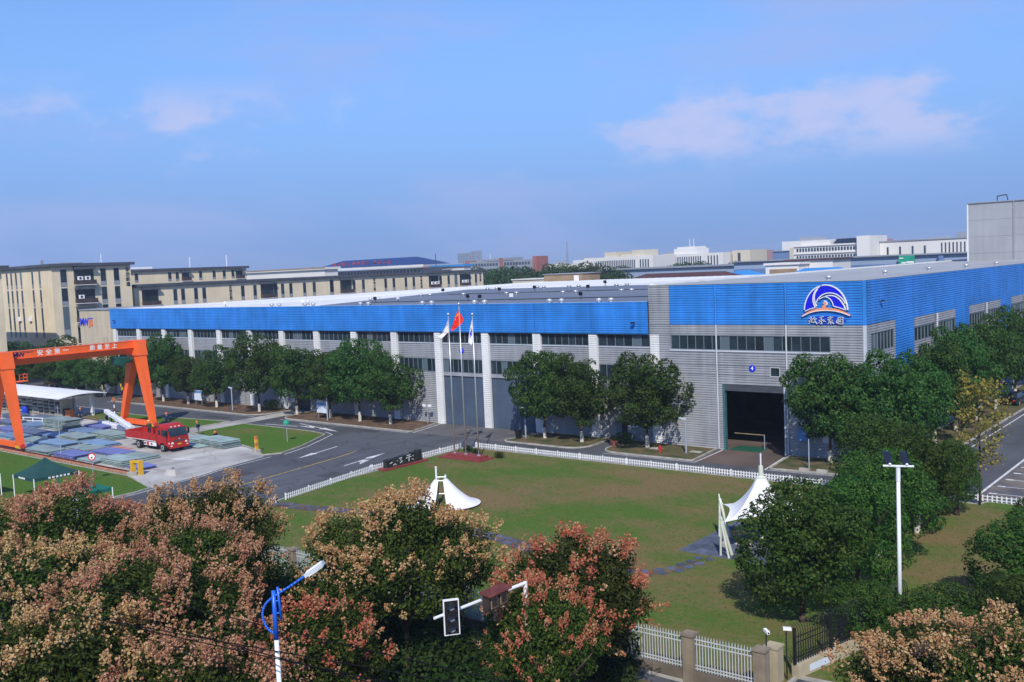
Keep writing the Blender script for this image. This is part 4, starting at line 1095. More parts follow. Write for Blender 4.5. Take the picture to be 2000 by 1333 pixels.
# cab
cab = MB()
sec = lambda x, w, z0, z1: [(x, -w, z0), (x, w, z0), (x, w, z1), (x, -w, z1)]
cab.hexa(sec(2.05, W2, 0.75, 2.62), sec(3.9, W2, 0.75, 2.66))
cab.hexa(sec(3.901, W2, 0.62, 1.72), sec(4.42, W2 * 0.96, 0.62, 1.68))
cab.hexa(sec(3.901, W2, 1.725, 2.66), sec(4.36, W2 * 0.94, 1.685, 1.75))
cabo = tb(cab, 'cab', 'truck_red')
tb(MB().hexa([(2.15, -1.05, 2.665), (3.7, -1.05, 2.665), (3.7, 1.05, 2.665), (2.15, 1.05, 2.665)], [(2.2, -0.95, 2.98), (3.0, -0.9, 2.98), (3.0, 0.9, 2.98), (2.2, 0.95, 2.98)]), 'roof_fairing', 'truck_red', cabo)
tb(MB().quad((4.435, -1.10, 1.74), (4.435, 1.10, 1.74), (3.99, 1.10, 2.60), (3.99, -1.10, 2.60)).quad((4.42, 1.10, 1.74), (4.42, -1.10, 1.74), (3.975, -1.10, 2.60), (3.975, 1.10, 2.60)), 'windscreen', 'glass', cabo)
for y in (-W2 - 0.006, W2 + 0.006):
    tb(MB().box(2.95, 3.8, y - 0.004, y + 0.004, 1.75, 2.45), 'side_window', 'glass', cabo)
    tb(MB().box(2.30, 2.75, y - 0.004, y + 0.004, 1.85, 2.40), 'side_window', 'glass', cabo)
    s = -1 if y < 0 else 1
    tb(MB().box(2.86, 2.90, y - 0.006 * 1, y + 0.006, 0.95, 1.70).box(3.05, 3.25, y - 0.02, y + 0.02, 1.55, 1.60), 'door', 'dark_steel', cabo)
    tb(MB().bar((4.1, y, 2.45), (4.22, y + s * 0.16, 2.45), 0.04).box(4.10, 4.22, y + s * 0.14 - 0.10, y + s * 0.14 + 0.10, 1.80, 2.42), 'mirror', 'black_plastic', cabo)
    tb(MB().box(3.90, 4.00, y - 0.01, y + 0.01, 1.10, 1.72), 'corner_vane', 'black_plastic', cabo)
    tb(MB().hexa([(4.30, s * 0.72, 0.92), (4.455, s * 0.72, 0.92), (4.40, s * 1.19, 0.92), (4.25, s * 1.19, 0.92)], [(4.30, s * 0.72, 1.12), (4.445, s * 0.72, 1.12), (4.39, s * 1.19, 1.12), (4.25, s * 1.19, 1.12)]), 'headlight', 'headlight', cabo)
    tb(MB().hexa([(4.30, s * 0.85, 0.66), (4.45, s * 0.85, 0.66), (4.41, s * 1.15, 0.66), (4.25, s * 1.15, 0.66)], [(4.30, s * 0.85, 0.76), (4.45, s * 0.85, 0.76), (4.41, s * 1.15, 0.76), (4.25, s * 1.15, 0.76)]), 'fog_lamp', 'headlight', cabo)
tb(MB().hexa(sec(4.30, W2 * 0.97, 0.42, 0.615), sec(4.50, W2 * 0.92, 0.45, 0.615)), 'bumper', 'truck_red')
tb(MB().box(4.425, 4.45, -0.55, 0.55, 1.50, 1.56).box(4.425, 4.45, -0.75, 0.75, 1.15, 1.30), 'grille', 'dark_steel', cabo)
tb(MB().cyl((4.43, 0, 1.42), (4.46, 0, 1.42), 0.09, n=14), 'badge', 'steel', cabo)
tb(MB().box(4.455, 4.47, -0.22, 0.22, 0.78, 0.92), 'number_plate', 'plate_yellow', cabo)
for x in (2.3, 2.6, 2.9): tb(MB().box(3.72, 3.82, (x - 2.6) * 1.6 - 0.09, (x - 2.6) * 1.6 + 0.09, 2.67, 2.77), 'marker_lamp', 'headlight', cabo)
for s in (-1, 1):
    tb(MB().box(-0.9, 1.55, s * 1.10 - 0.04, s * 1.10 + 0.04, 0.50, 0.92), 'side_guard', 'logo_white')
    tb(MB().box(-0.35, 0.15, s * 1.146 - 0.004, s * 1.146 + 0.004, 0.52, 0.90), 'warning_panel', 'sign_red')
    for i in range(2): tb(MB().box(-0.85 + i * 1.35, -0.5 + i * 1.35, s * 1.146 - 0.004, s * 1.146 + 0.004, 0.6, 0.82), 'warning_panel', 'dark_steel')
def wheel(x, y, r=0.50, w=0.28, par=TR, rim='rim_grey'):
    s = -1 if y < 0 else 1
    o = tb(MB().cyl((x, y - w / 2, r), (x, y + w / 2, r), r, n=24), 'wheel', 'rubber', par)
    tb(MB().cyl((x, y + s * (w / 2 - 0.01), r), (x, y + s * (w / 2 + 0.012), r), r * 0.60, n=18), 'rim', rim, o)
    tb(MB().cyl((x, y + s * (w / 2 + 0.0), r), (x, y + s * (w / 2 + 0.05), r), r * 0.22, n=12), 'hub', 'dark_steel', o)
for y in (-1.08, 1.08): wheel(3.0, y); wheel(-2.0, y)
for s in (-1, 1):
    tb(MB().hexa([(-2.7, s * 1.20, 0.95), (-1.3, s * 1.20, 0.95), (-1.3, s * 0.9, 0.95), (-2.7, s * 0.9, 0.95)][::s], [(-2.6, s * 1.20, 1.01), (-1.4, s * 1.20, 1.01), (-1.4, s * 0.9, 1.01), (-2.6, s * 0.9, 1.01)][::s]), 'mudguard', 'black_plastic')

# ---- stacks of cladding panels
pm = {}
def panel_mesh(L, Wd, m):
    k = (round(L, 1), round(Wd, 1), m)
    if k not in pm:
        b = MB(); b.box(-L / 2, L / 2, -Wd / 2, Wd / 2, 0, 0.085)
        pm[k] = b.mesh('panel', m)
    return pm[k]
bm_t = MB().box(-0.06, 0.06, -1.05, 1.05, 0, 0.08).mesh('bearer', 'timber')
prng = random.Random(21)
def stack(x, y, L, Wd, layers, m, lab, rz=0.0, batten=True):
    t = thing('panel_stack', lab, 'panel stack', (x, y, 0.006), rz, 'stacks of cladding panels in the yard')
    z = 0.0
    for i in range(layers):
        if batten:
            for u in (-0.36, 0.0, 0.36): inst('bearer', bm_t, t, (u * L, 0, z), (0, 0, 0), (1, Wd / 2.2, 1))
            z += 0.082
        inst('panel', panel_mesh(L, Wd, m), t, (prng.uniform(-0.12, 0.12), prng.uniform(-0.08, 0.08), z), (0, 0, prng.uniform(-0.02, 0.02)))
        z += 0.087
rows = [
 ('row nearest the orange rail', [(-123.8, 50.6, 5.2, 2.2, 2, 'panel_pale'), (-117.0, 50.4, 5.6, 2.2, 2, 'panel_blue'), (-110.4, 50.2, 5.4, 2.2, 3, 'panel_pale'), (-104.4, 50.4, 4.6, 2.3, 3, 'panel_violet'), (-99.6, 50.5, 3.6, 2.3, 2, 'panel_pale'), (-95.4, 50.9, 4.6, 2.0, 4, 'panel_pale'), (-91.0, 50.8, 2.6, 1.8, 2, 'panel_violet')]),
 ('second row from the orange rail', [(-126.2, 53.6, 5.2, 2.3, 2, 'panel_blue'), (-119.8, 53.3, 5.6, 2.2, 2, 'panel_pale'), (-113.6, 53.2, 5.4, 2.3, 3, 'panel_blue'), (-107.7, 53.5, 5.0, 2.4, 2, 'panel_pale'), (-102.0, 53.8, 5.2, 2.3, 2, 'panel_violet'), (-96.6, 53.9, 4.2, 2.2, 2, 'panel_pale')]),
 ('third row from the orange rail', [(-132.6, 56.0, 5.2, 2.3, 2, 'panel_violet'), (-126.6, 56.4, 5.2, 2.3, 2, 'panel_slate'), (-120.9, 56.5, 5.2, 2.4, 2, 'panel_blue'), (-115.2, 56.3, 5.2, 2.4, 4, 'panel_pale'), (-109.2, 56.0, 5.4, 2.4, 2, 'panel_blue')]),
 ('fourth row from the orange rail', [(-139.0, 58.8, 5.2, 2.3, 3, 'panel_slate'), (-133.2, 59.4, 4.8, 2.3, 2, 'panel_blue'), (-127.0, 60.2, 5.6, 2.3, 8, 'panel_pale'), (-119.3, 59.3, 5.2, 2.3, 3, 'panel_blue'), (-112.9, 59.3, 5.4, 2.4, 4, 'panel_pale')]),
 ('back row of the yard', [(-145.0, 62.2, 5.0, 2.3, 3, 'panel_slate'), (-138.0, 62.6, 5.4, 2.5, 3, 'panel_slate'), (-121.5, 62.6, 4.6, 2.3, 3, 'panel_violet')]),
]
cname = {'panel_pale': 'pale green', 'panel_blue': 'light blue', 'panel_violet': 'violet blue', 'panel_slate': 'slate blue'}
for nm, L in rows:
    for i, (x, y, l, w, n, m) in enumerate(L):
        lab = '%s %s panel stack from the left in the %s' % (ORD[i], cname[m], nm)
        if n >= 8: lab = 'tall stack of pale green panels in the middle of the yard'
        stack(x, y, l, w, n, m, lab, prng.uniform(-0.06, 0.06))
stack(-99.6, 63.0, 4.2, 2.2, 3, 'panel_pale', 'pale panel stack just right of the red truck by the grass', -0.05)
stack(-94.6, 62.4, 4.8, 2.3, 5, 'panel_pale', 'pale panel stack at the right end of the yard before the kerb', -0.08)
stack(-97.6, 61.0, 4.6, 1.6, 1, 'panel_pale', 'single low pale panel lying in front of the truck', -0.05)
for (x, y, l, w, lab) in ((-104.8, 55.6, 4.4, 1.8, 'flat pink boards lying on the concrete left of the truck wheels'),):
    t = thing('board_sheet', lab, 'boards', (x, y, 0.006), 0.02)
    for i in range(2): MB().box(-l / 2 + i * l / 2, -0.02 + i * l / 2, -w / 2, w / 2, 0, 0.05).build('board', 'panel_pink', t, local=True)
t = thing('plank_pile', 'brown timber offcuts lying between panel stacks', 'timber', (-124.6, 58.4, 0.006), 0.3)
for i in range(4): MB().box(-1.3, 1.3, -0.5 + i * 0.26, -0.28 + i * 0.26, 0, 0.09).build('plank', 'timber', t, local=True)
t = thing('net_bundle', 'small heap of red netting on the yard concrete', 'netting', (-120.6, 58.0 - 0.3, 0.006), 0.2)
hb = MB(); hr = random.Random(4)
for i in range(26):
    a = hr.uniform(0, 6.28); r = hr.uniform(0, 0.9)
    hb.tube([(r * math.cos(a), 0.5 * r * math.sin(a), 0.03), (r * math.cos(a) + hr.uniform(-.3, .3), 0.5 * r * math.sin(a) + hr.uniform(-.2, .2), hr.uniform(0.1, 0.3)), (r * math.cos(a) + hr.uniform(-.5, .5), 0.5 * r * math.sin(a) + hr.uniform(-.3, .3), 0.04)], 0.05, 5)
hb.build('netting', 'sign_red', t, local=True)
# white wrapped columns
def wrapped(p0, p1, w, h, lab):
    p0, p1 = Vector(p0), Vector(p1); c = (p0 + p1) / 2
    t = thing('wrapped_beam', lab, 'wrapped beam', tuple(c), 0, 'white wrapped beams beside the truck')
    d = (p1 - p0).normalized(); u = d.cross(Vector((0, 0, 1))).normalized() * w / 2; v = u.cross(d).normalized() * h / 2
    b = MB(); n = 12; prof = 8; wr = random.Random(3); rings = []
    for i in range(n + 1):
        q = p0.lerp(p1, i / n) - c; s = 1 + wr.uniform(-0.06, 0.06)
        rings.append([tuple(q + u * s * math.copysign(abs(math.cos(a)) ** 0.5, math.cos(a)) + v * s * math.copysign(abs(math.sin(a)) ** 0.5, math.sin(a))) for a in [2 * math.pi * (k + 0.5) / prof for k in range(prof)]])
    for i in range(n):
        for k in range(prof):
            b.quad(rings[i][k], rings[i + 1][k], rings[i + 1][(k + 1) % prof], rings[i][(k + 1) % prof])
    b.face(rings[0]); b.face(rings[-1][::-1])
    b.build('wrap', 'white_wrap', t, local=True)
    sb = MB()
    for f in (0.2, 0.5, 0.8):
        q = p0.lerp(p1, f) - c
        sb.hexa([tuple(q + a - d * 0.04) for a in (-u * 1.08 - v * 1.08, u * 1.08 - v * 1.08, u * 1.08 + v * 1.08, -u * 1.08 + v * 1.08)], [tuple(q + a + d * 0.04) for a in (-u * 1.08 - v * 1.08, u * 1.08 - v * 1.08, u * 1.08 + v * 1.08, -u * 1.08 + v * 1.08)])
    sb.build('strap', 'board_white', t, local=True)
wrapped((-124.0, 63.9, 0.42), (-115.2, 62.6, 0.42), 0.8, 0.7, 'white wrapped beam lying flat on the ground behind the truck')
wrapped((-115.6, 60.4, 2.95), (-106.4, 58.6, 1.72), 0.62, 0.55, 'white wrapped beam slanting down onto the truck bed')

# ---- open shelter with racks
SH = thing('storage_shelter', 'open storage shelter with a curved white roof at the left', 'shelter', (-146, 67, 0))
arcp = [(62.8 + i * 0.7, 2.75 + 0.75 * math.sin(math.pi * (0.18 + 0.62 * i / 10))) for i in range(11)]
sr = MB()
for i in range(10):
    (y0, z0), (y1, z1) = arcp[i], arcp[i + 1]
    sr.hexa([(-162, y0, z0), (-133.0, y0, z0), (-133.0, y1, z1), (-162, y1, z1)], [(-162, y0, z0 + 0.09), (-133.0, y0, z0 + 0.09), (-133.0, y1, z1 + 0.09), (-162, y1, z1 + 0.09)])
sr.build('roof', 'membrane_white', SH)
for x in (-158, -152, -146, -140, -134.6):
    MB().box(x - 0.12, x + 0.12, 68.2, 68.5, 0, 3.36).build('post', 'pole_white', SH)
    MB().bar((x, 68.3, 2.9), (x, 63.2, 3.0), 0.12).build('rafter', 'pole_white', SH)
MB().box(-134.9, -134.3, 68.10, 68.19, 0.5, 3.0).build('sign_board', 'logo_white', SH)
RK = thing('storage_rack', 'rack stacked with beige metal profiles under the curved white roof', 'rack', (-146, 66, 0))
up = MB().box(-0.06, 0.06, -0.9, 0.9, 0, 2.5).mesh('upright', 'rack_cream')
for i in range(13): inst('upright', up, RK, (-12.5 + i * 1.75, 0, 0))
for j in range(5): MB().box(-12.6, 8.6, -0.93, -0.85, 0.25 + j * 0.5, 0.33 + j * 0.5).build('shelf_beam', 'rack_cream', RK, local=True)
brm = [MB().box(-0.8, 0.8, -0.82, 0.82, 0, 0.22).mesh('profile_bundle', m) for m in ('rack_cream', 'galvanised', 'dark_steel')]
rk = random.Random(9)
for i in range(12):
    for j in range(5):
        inst('profile_bundle', brm[rk.choice((0, 1, 1, 2, 2))], RK, (-11.62 + i * 1.75, rk.uniform(-0.12, 0.05), 0.335 + (j - 0) * 0.5 if j else 0.34), (0, 0, 0), (rk.uniform(0.85, 1.0), 1, rk.uniform(0.6, 1.2)))
t = thing('plastic_drum', 'bright blue plastic drum in front of the rack', 'drum', (-147.5, 64.6, 0.006))
MB().lathe((0, 0, 0), [(0.40, 0.0), (0.46, 0.1), (0.46, 1.0), (0.36, 1.15)], 16).build('barrel', 'drum_blue', t, local=True, smooth=True)
MB().cyl((0, 0, 1.15), (0, 0, 1.2), 0.3, n=14).build('lid', 'drum_blue', t, local=True)
t = thing('tool_bin', 'orange and black tool bin at the end of the rack', 'bin', (-136.2, 65.6, 0.006))
MB().box(-0.2, 1.0, -0.4, 0.4, 0.1, 1.1).build('box', 'bin_orange', t, local=True)
MB().box(-0.8, -0.22, -0.4, 0.4, 0.1, 1.3).build('cabinet', 'black_plastic', t, local=True)
MB().box(-0.25, 1.05, -0.44, 0.44, 1.105, 1.16).build('lid', 'bin_orange', t, local=True)
for x in (-0.6, 0.8): MB().cyl((x, -0.41, 0.1), (x, -0.3, 0.1), 0.1, n=10).build('wheel', 'rubber', t, local=True)
t = thing('guard_rail', 'low white guard rail beyond the near crane leg', 'guard rail', (-134.6, 56.9 + 3.6, 0.006), 0.2)
for z in (0.45, 0.85): MB().bar((-3.2, 0, z), (1.2, 0, z), 0.08).build('rail', 'fence_white', t, local=True)
for x in (-3, -1, 1): MB().box(x - 0.05, x + 0.05, -0.05, 0.05, 0, 0.9).build('post', 'fence_white', t, local=True)

# ---- people: one continuous skinned body each, helmet as a part
def person(loc, rz, J, jacket, trousers, helmet, label, hands='skin'):
    """J: joints of the posed skeleton in metres, facing +Y before rz"""
    names = list(J); idx = {n: i for i, n in enumerate(names)}
    E = [('hip', 'chest'), ('chest', 'neck'), ('neck', 'head0'), ('head0', 'head1')]
    for s in 'lr':
        E += [('chest', 'sh' + s), ('sh' + s, 'el' + s), ('el' + s, 'wr' + s), ('wr' + s, 'ha' + s), ('hip', 'hp' + s), ('hp' + s, 'kn' + s), ('kn' + s, 'an' + s), ('an' + s, 'to' + s)]
    Rd = {'hip': .155, 'chest': .175, 'neck': .065, 'head0': .085, 'head1': .10, 'sh': .085, 'el': .060, 'wr': .042, 'ha': .045, 'hp': .105, 'kn': .075, 'an': .055, 'to': .05}
    me = bpy.data.meshes.new('body')
    me.from_pydata([J[n] for n in names], [(idx[a], idx[b]) for a, b in E], [])
    o = bpy.data.objects.new('body', me); COL.objects.link(o)
    o.modifiers.new('skin', 'SKIN'); md = o.modifiers.new('sub', 'SUBSURF'); md.levels = 1; md.render_levels = 1
    sv = me.skin_vertices[0].data if me.skin_vertices else None
    if sv is None:
        o.data.skin_vertices.new() if hasattr(o.data.skin_vertices, 'new') else None
        sv = o.data.skin_vertices[0].data
    for n in names:
        key = n if n in Rd else n[:2]
        r = Rd[key]; sv[idx[n]].radius = (r, r * (0.72 if key in ('chest', 'hip') else 1))
    sv[idx['hip']].use_root = True
    dg = bpy.context.evaluated_depsgraph_get(); dg.update()
    m2 = bpy.data.meshes.new_from_object(o.evaluated_get(dg))
    bpy.data.objects.remove(o)
    m2.materials.clear()
    for m in (jacket, trousers, 'skin', 'boots', hands): m2.materials.append(MATS[m])
    P = {n: np.array(J[n]) for n in names}; slot = {}
    def seg(a, b):
        def d(c):
            ab = P[b] - P[a]; tt = np.clip(np.dot(c - P[a], ab) / (ab @ ab + 1e-9), 0, 1); return np.linalg.norm(c - P[a] - tt * ab)
        return d
    segs = []
    for a, b in E:
        k = 0
        if b.startswith(('head', )) or a.startswith('head'): k = 2
        elif b.startswith('ha'): k = 4
        elif b.startswith(('kn', 'an')): k = 1
        elif b.startswith('to'): k = 3
        elif b.startswith('hp'): k = 1
        segs.append((seg(a, b), k))
    mi = []
    for p in m2.polygons:
        c = np.array(p.center); mi.append(min(segs, key=lambda s: s[0](c))[1])
    m2.polygons.foreach_set('material_index', mi)
    m2.polygons.foreach_set('use_smooth', [True] * len(m2.polygons)); m2.update(); m2.name = 'body'
    t = thing('person', label, 'person', loc, rz)
    inst('body', m2, t)
    h0, h1 = Vector(J['head0']), Vector(J['head1']); up_ = (h1 - h0).normalized()
    q = up_.to_track_quat('Z', 'Y')
    hb = MB().lathe((0, 0, 0), [(0.175, 0.0), (0.15, 0.02), (0.145, 0.07), (0.11, 0.13), (0.04, 0.16)], 14)
    hl = inst('helmet', hb.mesh('helmet', helmet, smooth=True), t, tuple(h1 + up_ * 0.035))
    hl.rotation_euler = q.to_euler()
    fw = MB().lathe((0, 0, 0), [(0.018, -0.02), (0.022, 0.0), (0.012, 0.03)], 6).mesh('nose', 'skin')
    inst('nose', fw, t, tuple(h0 + Vector((0, 0.10, 0.03))))
    return t
def stand(lean=0.0, arms='down', walk=0.0, dz=0.0):
    J = {'hip': (0, 0, .95), 'chest': (0, lean * .30, 1.32), 'neck': (0, lean * .45, 1.48), 'head0': (0, lean * .52 + .015, 1.58), 'head1': (0, lean * .60 + .02, 1.68)}
    for s, x in (('l', -1), ('r', 1)):
        f = walk * x
        J['sh' + s] = (x * .19, lean * .40, 1.41)
        if arms == 'down':
            J['el' + s] = (x * .27, lean * .30 - f * .3, 1.13); J['wr' + s] = (x * .27, lean * .45 + .06 - f * .5, .90); J['ha' + s] = (x * .26, lean * .45 + .10 - f * .5, .80)
        elif arms == 'front':
            J['el' + s] = (x * .27, lean * .4 + .06, 1.14); J['wr' + s] = (x * .15, lean * .4 + .30, 1.10); J['ha' + s] = (x * .08, lean * .4 + .38, 1.10)
        else:       # hands on hips
            J['el' + s] = (x * .42, lean * .3 - .06, 1.17); J['wr' + s] = (x * .24, lean * .2 + .08, 1.02); J['ha' + s] = (x * .17, lean * .2 + .10, 1.0)
        J['hp' + s] = (x * .10, 0, .90); J['kn' + s] = (x * .11, .03 + f * .25, .50); J['an' + s] = (x * .12, f * .55, .09); J['to' + s] = (x * .13, f * .55 + .16, .05)
    return J
crouch = {'hip': (0, 0, .42), 'chest': (0, .28, .70), 'neck': (0, .40, .82), 'head0': (0, .48, .88), 'head1': (0, .55, .95)}
for s, x in (('l', -1), ('r', 1)):
    crouch.update({'sh' + s: (x * .19, .34, .76), 'el' + s: (x * .24, .46, .50), 'wr' + s: (x * .18, .66, .40), 'ha' + s: (x * .15, .76, .36),
                   'hp' + s: (x * .11, .02, .38), 'kn' + s: (x * .17, .38, .46), 'an' + s: (x * .15, .12, .09), 'to' + s: (x * .16, .28, .05)})
person((-131.3, 64.9, 0.006), math.radians(200), stand(0, 'down'), 'jacket_navy', 'trousers_navy', 'helmet_orange', 'worker in navy with orange helmet standing near the rack end', 'glove_white')
person((-122.4, 62.0 - 0.2 + 2.2, 0.006), math.radians(170), stand(0.05, 'front'), 'jacket_navy', 'trousers_navy', 'helmet_orange', 'worker in navy standing by the left end of the flat wrapped beam', 'glove_white')
person((-123.2, 65.0, 0.006), math.radians(150), stand(0, 'hips'), 'jacket_navy', 'trousers_navy', 'helmet_orange', 'worker in orange helmet half hidden behind another by the wrapped beams')
person((-102.2, 58.3, 1.17), math.radians(60), stand(0.12, 'front'), 'jacket_green', 'trousers_navy', 'helmet_yellow', 'worker in dark green with yellow helmet standing on the truck bed')
person((-113.4, 67.2, 0.09), math.radians(-150), stand(0, 'down'), 'jacket_navy', 'trousers_navy', 'helmet_orange', 'worker in navy standing on grass beside the far crane leg')
person((-103.0, 65.1, 0.006), math.radians(120), stand(0.2, 'hips', 0.25), 'jacket_navy', 'trousers_grey', 'helmet_orange', 'worker in navy jacket and grey trousers walking behind the truck')
person((-98.6, 64.7, 0.006), math.radians(215), crouch, 'jacket_navy', 'trousers_navy', 'helmet_orange', 'worker crouching over the panel stack at the grass edge', 'glove_white')

# ---- yard signs and small things
def sign_post(x, y, h, lab, disc, m='sign_green'):
    t = thing('sign_post', lab, 'sign', (x, y, 0.08))
    MB().cyl((0, 0, 0), (0, 0, h), 0.035, n=8).build('post', 'pole_grey', t, local=True)
    if disc == 'no':
        d = MB().cyl((0, 0, h), (0.03, -0.03, h), 0.36, n=24).build('disc', 'logo_white', t, local=True)
        ring = MB()
        for i in range(24):
            a0, a1 = 2 * math.pi * i / 24, 2 * math.pi * (i + 1) / 24
            u = Vector((0.707, 0.707, 0)); o_ = Vector((0.036, -0.036, h))
            P = lambda r, a: tuple(o_ + u * (r * math.cos(a)) + Vector((0, 0, r * math.sin(a))))
            ring.quad(P(0.27, a0), P(0.37, a0), P(0.37, a1), P(0.27, a1))
        ring.build('ring', 'sign_red', t, local=True)
        MB().cyl((0.0, 0, h - 0.12), (0.045, -0.045, h - 0.02), 0.08, n=10).build('symbol', 'letter_dark', t, local=True)
    else:
        MB().lathe((0, 0, 0), [(0.10, h - 0.05), (0.36, h), (0.36, h + 0.22), (0.26, h + 0.42), (0.08, h + 0.5)], 14).build('globe', m, t, local=True)
sign_post(-88.9, 67.3, 2.0, 'green lantern-topped post on the grass island', 'globe')
sign_post(-89.3, 44.9, 2.3, 'round red-ringed prohibition sign on a post in the left grass', 'no')
t = thing('marker_post', 'yellow and orange warning post on a concrete foot by the yard corner', 'warning post', (-87.0, 61.8, 0.005))
MB().box(-0.35, 0.35, -0.3, 0.3, 0, 0.35).build('foot', 'kerb', t, local=True)
for i in range(4): MB().box(-0.14, 0.14, -0.14, 0.14, 0.35 + i * 0.36, 0.35 + (i + 1) * 0.36).build('segment', ('safety_yellow', 'bin_orange')[i % 2], t, local=True)
t = thing('marker_post', 'red and white striped post left of the far crane leg', 'warning post', (-125.8, 66.9, 0.06))
for i in range(6): MB().cyl((0, 0, i * 0.45), (0, 0, (i + 1) * 0.45), 0.08, n=8).build('segment', ('logo_white', 'rust_red')[i % 2], t, local=True)
MB().box(-0.28, 0.28, -0.06, 0.06, 2.71, 3.2).build('head', 'bin_orange', t, local=True)
t = thing('concrete_block', 'chamfered concrete block on the pale yard corner', 'concrete block', (-84.9, 50.6, 0.005), 0.3)
MB().hexa([(-0.75, -0.5, 0), (0.75, -0.5, 0), (0.75, 0.5, 0), (-0.75, 0.5, 0)], [(-0.5, -0.32, 0.55), (0.5, -0.32, 0.55), (0.5, 0.32, 0.55), (-0.5, 0.32, 0.55)]).build('block', 'concrete', t, local=True)
MB().tube([(-0.12, 0, 0.54), (-0.1, 0, 0.68), (0.1, 0, 0.68), (0.12, 0, 0.54)], 0.03, 6).build('lifting_loop', 'dark_steel', t, local=True)
t = thing('lamp_post', 'thin grey post with a small black lamp among the panel stacks', 'lamp post', (-105.0, 49.4, 0.006))
MB().cyl((0, 0, 0), (0, 0, 5.9), 0.05, 0.035, 8).build('post', 'pole_grey', t, local=True)
MB().box(-0.2, 0.2, -0.14, 0.14, 5.85, 6.2).build('head', 'black_plastic', t, local=True)

# ---- green pop-up canopies
def canopy(x0, x1, y0, y1, ze, za, m, lab, letters=True):
    cx, cy = (x0 + x1) / 2, (y0 + y1) / 2
    t = thing('canopy_tent', lab, 'canopy tent', (cx, cy, 0.08))
    b = MB(); n = 6; cs = [(x0, y0), (x1, y0), (x1, y1), (x0, y1)]
    for k in range(4):
        a, c = Vector(cs[k]), Vector(cs[(k + 1) % 4]); cen = Vector((cx, cy))
        for i in range(n):
            for j in range(n):
                def P(u, v):
                    e = a.lerp(c, u); q = e.lerp(cen, v); s = v
                    dip = 0.10 * math.sin(math.pi * u) * (1 - v)
                    return (q.x - cx, q.y - cy, ze + (za - ze) * (0.72 * s + 0.28 * s ** 3) - dip * 0.4)
                u0, u1, v0, v1 = i / n, (i + 1) / n, j / n, (j + 1) / n
                b.quad(P(u0, v0), P(u1, v0), P(u1, v1), P(u0, v1))
    o = b.build('roof', m, t, local=True, smooth=False)
    for k in range(4):
        a, c = cs[k], cs[(k + 1) % 4]; vb_ = MB()
        vb_.quad((a[0] - cx, a[1] - cy, ze - 0.28), (c[0] - cx, c[1] - cy, ze - 0.28), (c[0] - cx, c[1] - cy, ze - 0.002), (a[0] - cx, a[1] - cy, ze - 0.002))
        vb_.build('valance', m, t, local=True)
        MB().cyl((a[0] - cx, a[1] - cy, 0), (a[0] - cx, a[1] - cy, ze), 0.05, n=8).build('leg', 'pole_white', t, local=True)
    if letters:
        lb = MB()
        for i in range(6): lb.box(x1 - cx + 0.004, x1 - cx + 0.012, -0.75 + i * 0.34, -0.55 + i * 0.34, ze - 0.22, ze - 0.06)
        lb.build('lettering', 'letter_white', t, local=True)
        lb = MB()
        for i in range(4): lb.box(-0.9 + i * 0.32, -0.66 + i * 0.32, y0 - cy - 0.012, y0 - cy - 0.004, ze - 0.22, ze - 0.06)
        lb.build('lettering', 'letter_white', t, local=True)
canopy(-89.3, -85.3, 37.6, 41.6, 2.0, 3.4, 'canopy_green', 'dark green peaked canopy tent with white lettering on the grass')
canopy(-95.0, -91.0, 33.4, 37.2, 2.0, 3.3, 'canopy_teal', 'teal canopy tent cut off by the left edge of the picture', False)
canopy(-77.6, -74.6, 36.0, 39.0, 2.2, 3.0, 'canopy_teal', 'green canopy tent almost hidden behind the tan-podded trees by the road', False)
# ------------------------------------------------------------------ things on and around the main lawn
# low white picket fences: every picket is a part
pk = MB().face([(-0.045, -0.015, 0.05), (0.045, -0.015, 0.05), (0.045, -0.015, 0.68), (0, -0.015, 0.76), (-0.045, -0.015, 0.68)])
pk = MB(); prof = [(-0.045, 0.05), (0.045, 0.05), (0.045, 0.68), (0.0, 0.76), (-0.045, 0.68)]
pk.face([(x, -0.015, z) for x, z in prof]); pk.face([(x, 0.015, z) for x, z in prof[::-1]])
for i in range(5):
    a, c = prof[i], prof[(i + 1) % 5]; pk.quad((a[0], -0.015, a[1]), (a[0], 0.015, a[1]), (c[0], 0.015, c[1]), (c[0], -0.015, c[1]))
pkm = pk.mesh('picket', 'fence_white')
def picket_fence(p0, p1, lab, step=0.25, skip=None):
    p0, p1 = Vector(p0), Vector(p1); L = (p1 - p0).length; ang = math.atan2((p1 - p0).y, (p1 - p0).x)
    t = thing('picket_fence', lab, 'fence', (p0.x, p0.y, 0.10), ang); t.scale = (1, 1, 0.72)
    n = int(L / step)
    for i in range(n + 1): inst('picket', pkm, t, (i * L / n, -0.045, 0))
    for z in (0.22, 0.54): MB().box(-0.1, L + 0.1, -0.02, 0.02, z, z + 0.07).build('rail', 'fence_white', t, local=True)
    k = max(1, int(L / 2.5)); pm_ = MB().box(-0.04, 0.04, 0.022, 0.10, -0.08, 0.80).mesh('post', 'fence_white')
    for i in range(k + 1): inst('post', pm_, t, (i * L / k, 0, 0))
    return t
picket_fence((-65.75, 49.3), (-67.95, 60.8), 'low white picket fence along the road up to the black sign wall')
picket_fence((-67.95, 61.0), (-68.05, 73.3), 'low white picket fence along the road behind the flagpoles')
picket_fence((-66.8, 74.35), (-27.5, 74.35), 'long low white picket fence between lawn and lane before the halls')
picket_fence((-65.0, 46.4), (-65.45, 48.0), 'short white picket fence piece beside the lawn path opening')
picket_fence((-19.6, 75.0), (-15.8, 75.0), 'short white picket fence by the parking bays at the right', 0.3)

